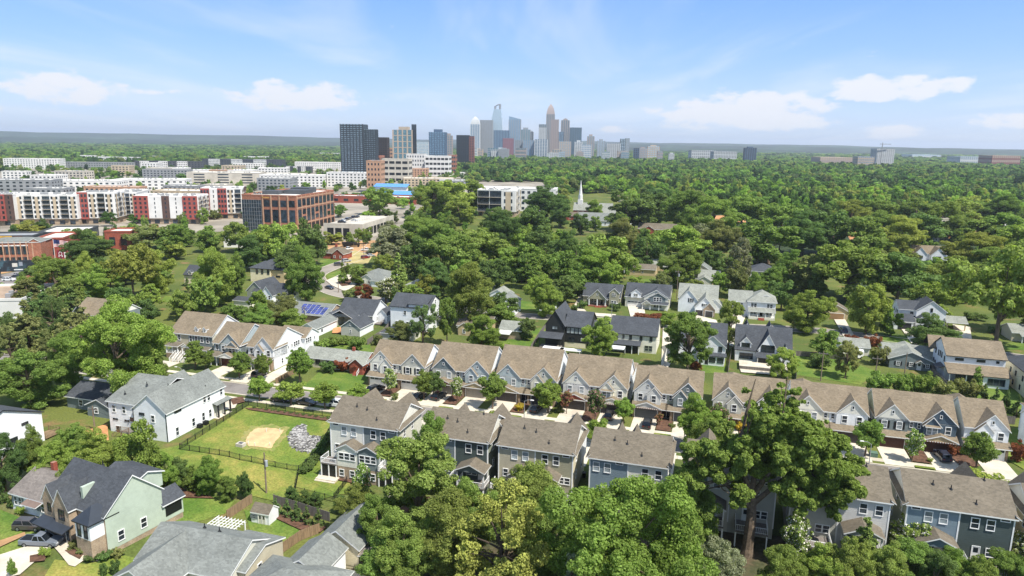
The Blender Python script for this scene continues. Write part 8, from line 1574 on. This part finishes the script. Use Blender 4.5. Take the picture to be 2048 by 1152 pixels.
def smalls():
    metal_fence('black metal fence around three sides of the empty green yard', [(682, 838), (590, 826), (497, 812), (360, 900), (480, 921), (598, 944), (640, 905), (662, 862)])
    metal_fence('black metal fence on the stone edge below the blue house garden', [(598, 944), (590, 985), (650, 1000), (700, 1014)], 1.2); metal_fence('short black metal fence dividing the blue house garden', [(668, 1000), (694, 966)], 1.2)
    wood_fence('pale wood fence running from the pergola to the white shed', [(455, 1040), (478, 1024), (505, 1006)]); wood_fence('dark wood fence behind the row of evergreens', [(548, 1008), (600, 1024), (660, 1044)], 1.8, M_WOODG); wood_fence('long brown wood fence between the low grey house and the garage', [(500, 1140), (560, 1110), (600, 1082), (640, 1066)], 1.8)
    wood_fence('curved tan wood fence behind the brick and green house', [(318, 985), (334, 972), (350, 962)]); wood_fence('wood fence below the side wall of the tall white townhouse', [(552, 768), (580, 752), (600, 742)], 1.5)
    wood_fence('dark wood fence behind the right end townhouses', [(24, 174.5), (48, 174.5), (66, 174.5)], 1.9, M_WOODG, uv=True); wood_fence('dark wood fence between grey garage and tall white house', [(735, 690), (768, 668), (782, 650)], 1.8, M_WOODG); wood_fence('dark fence beside the black house lawn', [(1062, 700), (1080, 672), (1092, 655)], 1.7, M_WOODG); wood_fence('dark garden fence between white board house and farmhouse', [(1456, 745), (1462, 712), (1464, 690)], 1.8, M_WOODG); wood_fence('dark garden fence right of the farmhouse', [(1592, 760), (1590, 735), (1586, 712)], 1.8, M_WOODG); wood_fence('white board fence beside the long pale drive', [(1322, 748), (1330, 720), (1336, 700)], 1.8, mat('fence_white', '#d5d4cf', .7)); wood_fence('wood fence across the rear lawn right of the farmhouse', [(1592, 712), (1650, 716), (1690, 722)], 1.6, M_WOODG); wood_fence('dark fence between the low grey cottage and the white house', [(1862, 745), (1885, 770), (1900, 782)], 1.8, M_WOODG)
    p1 = pole('wood utility pole with transformer on the lower yard grass', 533, 987, 905, False, True); p2 = pole('wood utility pole with crossarm left of the white duplex', 190, 862, 812); p3 = pole('utility pole rising before the white duplex gable', 304, 925, 845); p4 = pole('dark utility pole on the rear lawn right of the farmhouse', 1641, 762, 702, True); p5 = pole('utility pole behind the right hand hedge', 1748, 772, 712)
    pole('utility pole by the road bend', 728, 520, 488, True); pole('utility pole in the trees above the cream house', 561, 528, 492); pole('utility pole left of the twin gable house', 1353, 600, 540, True, True); pole('utility pole among the trees above the craftsman house', 1246, 560, 534, True, True); pole('bare pole beside the bend island', 677, 585, 560, False); pole('pole behind the left townhouse roofs', 610, 655, 612, True, True); p6 = pole('pole right of the dark hedge', 1808, 755, 705, False)
    lamp('street lamp beside the third drive', 1048, 850, 802); lamp('street lamp before the oak at the brown garage', 1368, 880, 846); lamp('street lamp left of the brown garages', 1738, 928, 888, -1); lamp('short street lamp below the dormered townhouse', 366, 772, 738, -1); lamp('street lamp by the craftsman house lawn', 1223, 636, 608)
    wire('power line crossing from the yard pole to the lower garden', p1, (p1[0] + 22, p1[1] - 14, p1[2] - 2)); wire('power line between the duplex pole and the left pole', p2, p3); wire('power line along the rear lawn, between its two poles', p4, p5); wire('power line leading right from the hedge pole', p5, (p5[0] + 60, p5[1] - 24, p5[2])); wire('power line leading left from the rear lawn pole', p4, (p4[0] - 55, p4[1] + 16, p4[2]))
    # billboard, flag, roof sign on the avenue
    X, Y, Z = G(28, 556); h = thing('billboard', 'dark billboard with pale figures beside the avenue', 'billboard', (X, Y, Z), R(16)); w = 17; z0 = height_at(X, Y, 543, 28); z1 = height_at(X, Y, 521, 28); MB().box(-w / 2, w / 2, -.25, .25, z0, z1).build('panel', mat('billboard_print', '#2b3036', .5, .3, .22, color2='#47606a', lo=.5, hi=.62), h)
    for x, a, c, zz, t, nm in ((-6.6, 1.6, '#8fb6b4', .55, .3, 'print'), (-6, 2.8, '#8fb6b4', .30, .12, 'print'), (1.0, 2.0, '#c9c2b8', .42, .34, 'print'), (3.3, 1.4, '#8a8f98', .5, .36, 'print'), (2.2, 3.4, '#d3d3d0', .12, .1, 'print')): MB().box(x - a / 2, x + a / 2, -.27, -.251, z0 + (z1 - z0) * zz, z0 + (z1 - z0) * (zz + t)).build(nm, mat('print_' + c[1:], c, .6), h)
    for x in (-5, 5): MB().tube([(x, .3, 0), (x, .3, z0)], .25, 8).build('post', M_PDARK, h)
    X, Y, Z = G(112, 532); h = thing('flagpole', 'tall flagpole with a striped flag by the avenue', 'flagpole', (X, Y, Z), R(5)); zt = height_at(X, Y, 478, 108); MB().tube([(0, 0, 0), (0, 0, zt)], [.16, .09], 8).build('pole', M_PWHITE, h); fw, fh = 6.6, 3.6; MR_, MW_, MBl = mat('flag_red', '#a8323a', .8), mat('flag_white', '#dedbd6', .8), mat('flag_blue', '#2c3560', .8)
    fl = MB(); nx = 14
    def fp(i, z): x = .15 + fw * i / nx; return (x, .35 * math.sin(i * .9), zt - .4 - z - .02 * i * i * .12)
    for s in range(13):
        for i in range(nx): m = 2 if (s < 7 and i < 6) else (0 if s % 2 == 0 else 1); fl.face([fp(i, fh * s / 13), fp(i + 1, fh * s / 13), fp(i + 1, fh * (s + 1) / 13), fp(i, fh * (s + 1) / 13)], m)
    fl.build('flag', [MR_, MW_, MBl], h)
    X, Y, Z = G(311, 486); h = thing('pylon_sign', 'red and white pylon sign on a lattice post before the apartments', 'sign', (X, Y, Z), R(6)); zt = height_at(X, Y, 450, 311); MB().box(-2.4, 2.4, -.5, .5, zt - 3.2, zt).build('sign_box', mat('sign_red', '#b0262b', .5), h); MB().box(-1.9, 1.9, -.53, -.505, zt - 2.0, zt - 1.2).build('print', M_PWHITE, h); MB().box(-1.9, 1.0, -.53, -.505, zt - 2.8, zt - 2.3).build('print', M_PWHITE, h); MB().box(-.8, -.4, -.2, .2, 0, zt - 3.2).box(.4, .8, -.2, .2, 0, zt - 3.2).build('post', M_PGREY, h)
    X, Y, Z = G(124, 532); h = thing('monument_sign', 'crimson sign with a pale loop emblem on a post under the flag', 'sign', (X, Y, Z), R(10)); MB().box(-1.5, 1.5, -.2, .2, 4, 7.6).build('board', mat('emblem_crimson', '#7c2438', .6), h); MB().box(1.55, 2.2, -.2, .2, 4, 6.6).build('side_panel', M_PWHITE, h); MB().loft([[(.0 + r_ * .8 * math.cos(k * .5236), -.25, 6.0 + r_ * math.sin(k * .5236)) for k in range(12)] for r_ in (1.0, .7)], cap=False).box(-.9, -.5, -.25, -.21, 4.4, 5.2).box(.5, .9, -.25, -.21, 4.4, 5.2).build('emblem', M_PWHITE, h); MB().box(-.3, .3, -.1, .1, 0, 4).build('post', M_PDARK, h)
    # rip-rap crescent, drain box, stakes
    rs = random.Random(3); b = MB(); cu = [GUV(*p) for p in [(600, 856), (594, 872), (604, 886), (624, 890), (642, 882)]]; rad = [1.2, 1.7, 2.1, 2.3, 1.5]
    for _ in range(1500):
        t = rs.uniform(0, 3.999); i = int(t); f = t - i; u = cu[i][0] + (cu[i + 1][0] - cu[i][0]) * f; v = cu[i][1] + (cu[i + 1][1] - cu[i][1]) * f; r_ = rad[i] + (rad[i + 1] - rad[i]) * f; a = rs.uniform(0, 6.28); q = math.sqrt(rs.uniform(0, 1)) * r_; u += q * math.cos(a); v += q * math.sin(a) * 1.3; s = rs.uniform(.1, .26); z = terrain(u, v) + rs.uniform(.02, .2); c = [(u + s * rs.uniform(.6, 1.2) * x, v + s * rs.uniform(.6, 1.2) * y, z + s * .8 * zz * rs.uniform(.5, 1.1)) for zz in (-1, 1) for y in (-1, 1) for x in (-1, 1)]
        k = len(b.v); b.v += c; mm = rs.choice((0, 0, 1, 2))
        for fc in ((0, 2, 3, 1), (4, 5, 7, 6), (0, 1, 5, 4), (2, 6, 7, 3), (0, 4, 6, 2), (1, 3, 7, 5)): b.f.append(tuple(k + j for j in fc)); b.m.append(mm)
    tag(b.build('rip_rap', [mat('rock_pale', '#aaa7a2', .9, .15), mat('rock_mid', '#7d7b78', .9, .15), mat('rock_dark', '#565452', .9, .15)], rz=TH), 'crescent of loose grey stones in the fenced yard', 'stones', kind='stuff')
    X, Y, Z = G(482, 893); h = thing('drain_box', 'concrete drain box on the grass beside the sand patch', 'drain box', (X, Y, Z), TH); MB().box(-.8, .8, -.6, .6, 0, .75).build('box', M_DECK, h); MB().box(-.45, .45, -.35, .35, .75, .8).build('grate', M_PDARK, h)
    for k, (px, py) in enumerate([(497, 890), (510, 893), (540, 893), (533, 865), (560, 865)]): X, Y, Z = G(px, py); tag(MB().tube([(0, 0, 0), (0, 0, .8)], .06, 6).tube([(0, 0, .8), (0, 0, .86)], .09, 6).build('marker_stake', M_PWHITE, loc=(X, Y, Z)), 'white marker stake at the edge of the sand patch', 'stake', 'stakes round the sand patch')
    # patio chairs, steps, fire pit, white terrace furniture, bins
    for k, (px, py) in enumerate([(692, 948), (702, 950), (718, 955)]):
        X, Y, Z = G(px, py); h = thing('patio_chair', 'white patio chair, %s from the left by the brick bay wall' % ['first', 'second', 'third'][k], 'chair', (X, Y, Z), TH + .3 * k, 'patio chairs'); MB().box(-.35, .35, -.4, .3, .38, .45).build('seat', M_PWHITE, h); MB().loft([[(-.35, .25, .45), (.35, .25, .45), (.35, .32, .45), (-.35, .32, .45)], [(-.35, .5, 1.0), (.35, .5, 1.0), (.35, .56, 1.0), (-.35, .56, 1.0)]]).build('backrest', M_PWHITE, h)
        for x in (-.3, .3):
            for y in (-.35, .25): MB().box(x - .04, x + .04, y - .04, y + .04, 0, .38).build('leg', M_PWHITE, h)
    h = thing('patio', 'pale stone patio with two broad steps beside the screened porch', 'patio', at_uv(-69.6, 106.2), TH); MB().box(0, 4.2, .6, 4, -.3, .45).build('slab', M_WALK, h); MB().box(0, 4.2, .2, .6, -.3, .25).build('step', M_WALK, h); MB().box(0, 4.2, -.3, .2, -.3, .08).build('step', M_WALK, h)
    X, Y, Z = G(803, 990); h = thing('fire_pit', 'round pale stone fire pit under the airy tree', 'fire pit', (X, Y, Z)); MB().loft([[(r_ * math.cos(k * .3927), r_ * math.sin(k * .3927), z) for k in range(16)] for r_, z in ((2.6, 0), (2.6, .12), (1.0, .13), (1.0, .5), (.7, .5), (.7, .2))]).build('ring', M_WALK, h); MB().tube([(0, 0, .12), (0, 0, .3)], .65, 10).build('ash', M_PDARK, h)
    X, Y, Z = G(1746, 913); h = thing('transformer_box', 'green electric transformer box on the verge', 'transformer', (X, Y, Z), TH); MB().box(-.7, .7, -.6, .6, 0, .9).build('cabinet', mat('cabinet_green', '#5b7465', .6), h); MB().box(-.75, .75, -.65, .65, .9, .96).build('lid', mat('cabinet_green', '#5b7465', .6), h)
    for px, py, c, lb in ((1002, 830, M_PDARK, 'dark wheeled bin on the pavement behind the dark green pair'), (1168, 955, M_BLACK, 'black bin beside the taupe pair side wall'), (1365, 850, M_PDARK, 'grey wheeled bin by the red brackets')):
        X, Y, Z = G(px, py); h = thing('wheeled_bin', lb, 'bin', (X, Y, Z), TH); MB().loft([[(-.28, -.3, .1), (.28, -.3, .1), (.28, .3, .1), (-.28, .3, .1)], [(-.33, -.36, 1.0), (.33, -.36, 1.0), (.33, .36, 1.0), (-.33, .36, 1.0)]]).build('body', c, h); MB().box(-.35, .35, -.4, .38, 1.0, 1.07).build('lid', c, h)
        for s in (-1, 1): MB().tube([(s * .28, .3, .12), (s * .36, .3, .12)], .12, 8).build('wheel', M_TYRE, h)
    for px, py, w, hh, lb in ((1040, 822, 20, 806, 'yellow leaved shrub between two drives'), (1481, 862, 20, 842, 'yellow leaved shrub left of the oak crown')): tree_px('shrub0', lb, px, py, hh, w, 'Y', name='shrub', cat='shrub')
    b = MB()
    # low retaining wall of the terrace behind the farmhouse, white terrace covers behind the black house
    h = thing('retaining_wall', 'grey block wall around the white terrace behind the farmhouse', 'wall', at_uv(7.5, 196.2), TH); MB().box(0, 12.5, -.3, 0, 0, 1.1).build('wall', M_WOODG, h); MB().box(0, 12.5, .02, 5.8, .8, .95).build('terrace_floor', M_WALK, h)
    for k, (px, py) in enumerate(((1106, 712), (1140, 716))): X, Y, Z = G(px, py); h = thing('flat_canopy', 'white flat canopy behind the third townhouse roof, %s one' % ('left', 'right')[k], 'canopy', (X, Y, Z), TH); MB().box(-3, 3.2, -1.3, 1.3, 2.4, 2.55).build('roof', M_PWHITE, h); posts(h, (-2.8, 3.0), -1.2, 0, 2.4, M_TRIM, .12, 'post'); posts(h, (-2.8, 3.0), 1.2, 0, 2.4, M_TRIM, .12, 'post')
smalls()

# ------------------------------------------------------------------ trees that fill the back gardens and the district, then the wood
def fill():
    rs = np.random.RandomState(21); placed = []; n = 0
    roads = [(u, 139) for u in range(-300, 120, 6)] + s2 + smooth_line(s2, 6) + smooth_line(s3, 4)
    avoid = [(o.location.x, o.location.y) for o in scene.objects if o.parent is None and o.get('category') in ('house', 'garage', 'townhouse', 'shed', 'church', 'store', 'shop', 'office', 'parking deck', 'apartments')]
    trunks = [(o.location.x, o.location.y) for o in scene.objects if o.parent is None and o.get('category') == 'tree']
    tries = 0
    while n < 170 and tries < 40000:
        tries += 1; px, py = rs.uniform(760, 2060), rs.uniform(424, 600)
        if rs.uniform() < .35: px, py = rs.uniform(0, 1050), rs.uniform(540, 650)
        if (py > 470 and px < 760 and py < 560) or (690 < px < 800 and py < 520) or (1420 < px < 1500 and 425 < py < 455) or (1290 < px < 1410 and 455 < py < 482) or (1265 < px < 1335 and 553 < py < 575) or (930 < px < 1060 and py < 440) or (1135 < px < 1260 and py < 452) or (590 < px < 760 and py > 500): continue
        X, Y, Z = G(px, py); u, v = UV(X, Y)
        if any((X - a) ** 2 + (Y - b) ** 2 < 5.5 ** 2 for a, b in trunks + placed): continue
        if any(-4 < (UV(X - a, Y - b)[0]) < 20 and -9 < (UV(X - a, Y - b)[1]) < 17 for a, b in avoid): continue
        if any((u - a) ** 2 + (v - b) ** 2 < 8 ** 2 for a, b in roads): continue
        placed.append((X, Y)); n += 1; k = ['mid0', 'mid1', 'mid2', 'mid3', 'tall0', 'far1'][rs.randint(6)]; s = rs.uniform(.65, 1.15)
        tree(k, FILL_LABEL, X, Y, 0, 10.5 * s, 12.5 * s * rs.uniform(.85, 1.15), ['g', 'd', 'b', 'p', 'd', 'g', 'o'][rs.randint(7)], group='garden trees between the back street houses', name='garden_tree')
FILL_LABEL = 'green garden tree among the back street houses'
fill()
def street_trees():
    rs = np.random.RandomState(8)
    for k in range(60):
        px = rs.uniform(0, 930); py = rs.uniform(345, 470) if px > 300 else rs.uniform(352, 440)
        X, Y, Z = G(px, py)
        if any((X - a) ** 2 + (Y - b) ** 2 < (r_ * .8) ** 2 for a, b, r_ in KEEP_OUT): continue
        tree('mid%d' % (k % 4), 'small street tree between the buildings of the district', X, Y, 0, rs.uniform(7, 11), rs.uniform(7, 12), ['d', 'g', 'd', 'o'][k % 4], group='street trees of the district', name='street_tree')
street_trees()
wood()

# ------------------------------------------------------------------ labels that single out what shares a look
WORDS = {'g': 'green', 'b': 'bright green', 'y': 'yellow green', 'd': 'dark green', 'o': 'olive', 's': 'silver grey', 'r': 'russet', 'p': 'yellowish green', 'v': 'light green', 'Y': 'yellow'}
ORD = ['first', 'second', 'third', 'fourth', 'fifth', 'sixth', 'seventh', 'eighth', 'ninth', 'tenth', 'eleventh', 'twelfth', 'thirteenth', 'fourteenth', 'fifteenth', 'sixteenth', 'seventeenth', 'eighteenth', 'nineteenth', 'twentieth']
PLACE = {'shade trees of the wooded belt': 'wooded belt', 'street trees of the district': 'built district', 'pine grove on the left edge': 'left edge pine grove', 'first ranks of the far wood': 'edge of the far wood', 'hedge beside the blue house': 'hedge beside the blue house', 'shrubs along the near pavement': 'mulch bed by the near pavement', 'evergreen screen along the lower yard': 'evergreen screen of the lower yard', 'bushes along the chain fence': 'row at the stone edge fence', 'cypresses before the cream house': 'cypress row before the cream house', 'young evergreens along the right fence': 'evergreen row along the right fence', 'stakes round the sand patch': 'ring round the sand patch'}
def single_out():
    tops = [o for o in scene.objects if o.parent is None]
    homes = [(o.location.x, o.location.y, o['label']) for o in tops if o.get('category') in ('house', 'townhouse', 'garage', 'shed')]
    def short(l):
        for w in (' with ', ' behind ', ' beside ', ' across ', ' at ', ' cut ', ' left of ', ' in ', ' of ', ' among ', ' above ', ' near ', ' by ', ' under ', ', ', ' showing ', ' half ', ' hidden ', ' rising ', ' seen '): l = l.split(w)[0]
        return l
    cnt = {}
    for o in tops:
        if o.get('group') not in ('garden shrubs', 'garden trees between the back street houses'): continue
        x, y = o.location.x, o.location.y; hx, hy, l = min(homes, key=lambda q: (q[0] + 5 - x) ** 2 + (q[1] + 4 - y) ** 2); u, v = UV(x - hx, y - hy)
        side = 'left of' if u < 1 else 'right of' if u > 13 else ('before' if v < 4 else 'behind'); k = (side, short(l)); cnt.setdefault(k, []).append(o)
    for (side, l), os_ in cnt.items():
        os_.sort(key=lambda o: UV(o.location.x, o.location.y)[0])
        for i, o in enumerate(os_):
            kind = 'shrub' if o['category'] == 'shrub' else 'tree'; nm = '' if len(os_) == 1 else ', %s from the left' % ORD[min(i, 19)]
            o['label'] = ' '.join(('%s %s the %s%s' % (kind, side, l, nm)).split()[:16])
    groups = {}
    for o in tops:
        if o.get('group') in ('shade trees of the wooded belt', 'street trees of the district', 'pine grove on the left edge', 'first ranks of the far wood', 'hedge beside the blue house', 'shrubs along the near pavement', 'evergreen screen along the lower yard', 'bushes along the chain fence', 'cypresses before the cream house', 'young evergreens along the right fence', 'stakes round the sand patch'): groups.setdefault(o['group'], []).append(o)
    for g, os_ in groups.items():
        pr = {o: project(*o.location) for o in os_}
        if len(os_) > 20:
            os_.sort(key=lambda o: -pr[o][1]); per = math.ceil(len(os_) / math.ceil(len(os_) / 15)); rows = [os_[i:i + per] for i in range(0, len(os_), per)]
        else: rows = [os_]
        for j, row in enumerate(rows):
            row.sort(key=lambda o: pr[o][0])
            for i, o in enumerate(row): o['label'] = '%s%s from the left%s in the %s' % (ORD[min(i, 19)], {'tree': ' tree', 'shrub': ' bush', 'stake': ' white stake'}.get(o['category'], ''), '' if len(rows) == 1 else ', %s rank back,' % ORD[j], PLACE[g])
single_out()

# ------------------------------------------------------------------ summer haze
def haze():
    m = bpy.data.materials.new('haze'); m.use_nodes = True; N = m.node_tree.nodes; N.clear(); out = N.new('ShaderNodeOutputMaterial'); v = N.new('ShaderNodeVolumePrincipled')
    v.inputs['Color'].default_value = (.82, .90, 1.0, 1); v.inputs['Density'].default_value = HAZE_D; v.inputs['Anisotropy'].default_value = .2; m.node_tree.links.new(v.outputs[0], out.inputs['Volume'])
    o = MB().box(-22000, 22000, -7000, 25500, -6, 300).build('haze', m); tag(o, 'thin blue summer haze over the whole view', 'haze', kind='stuff')
HAZE_D = 6.5e-5
haze()
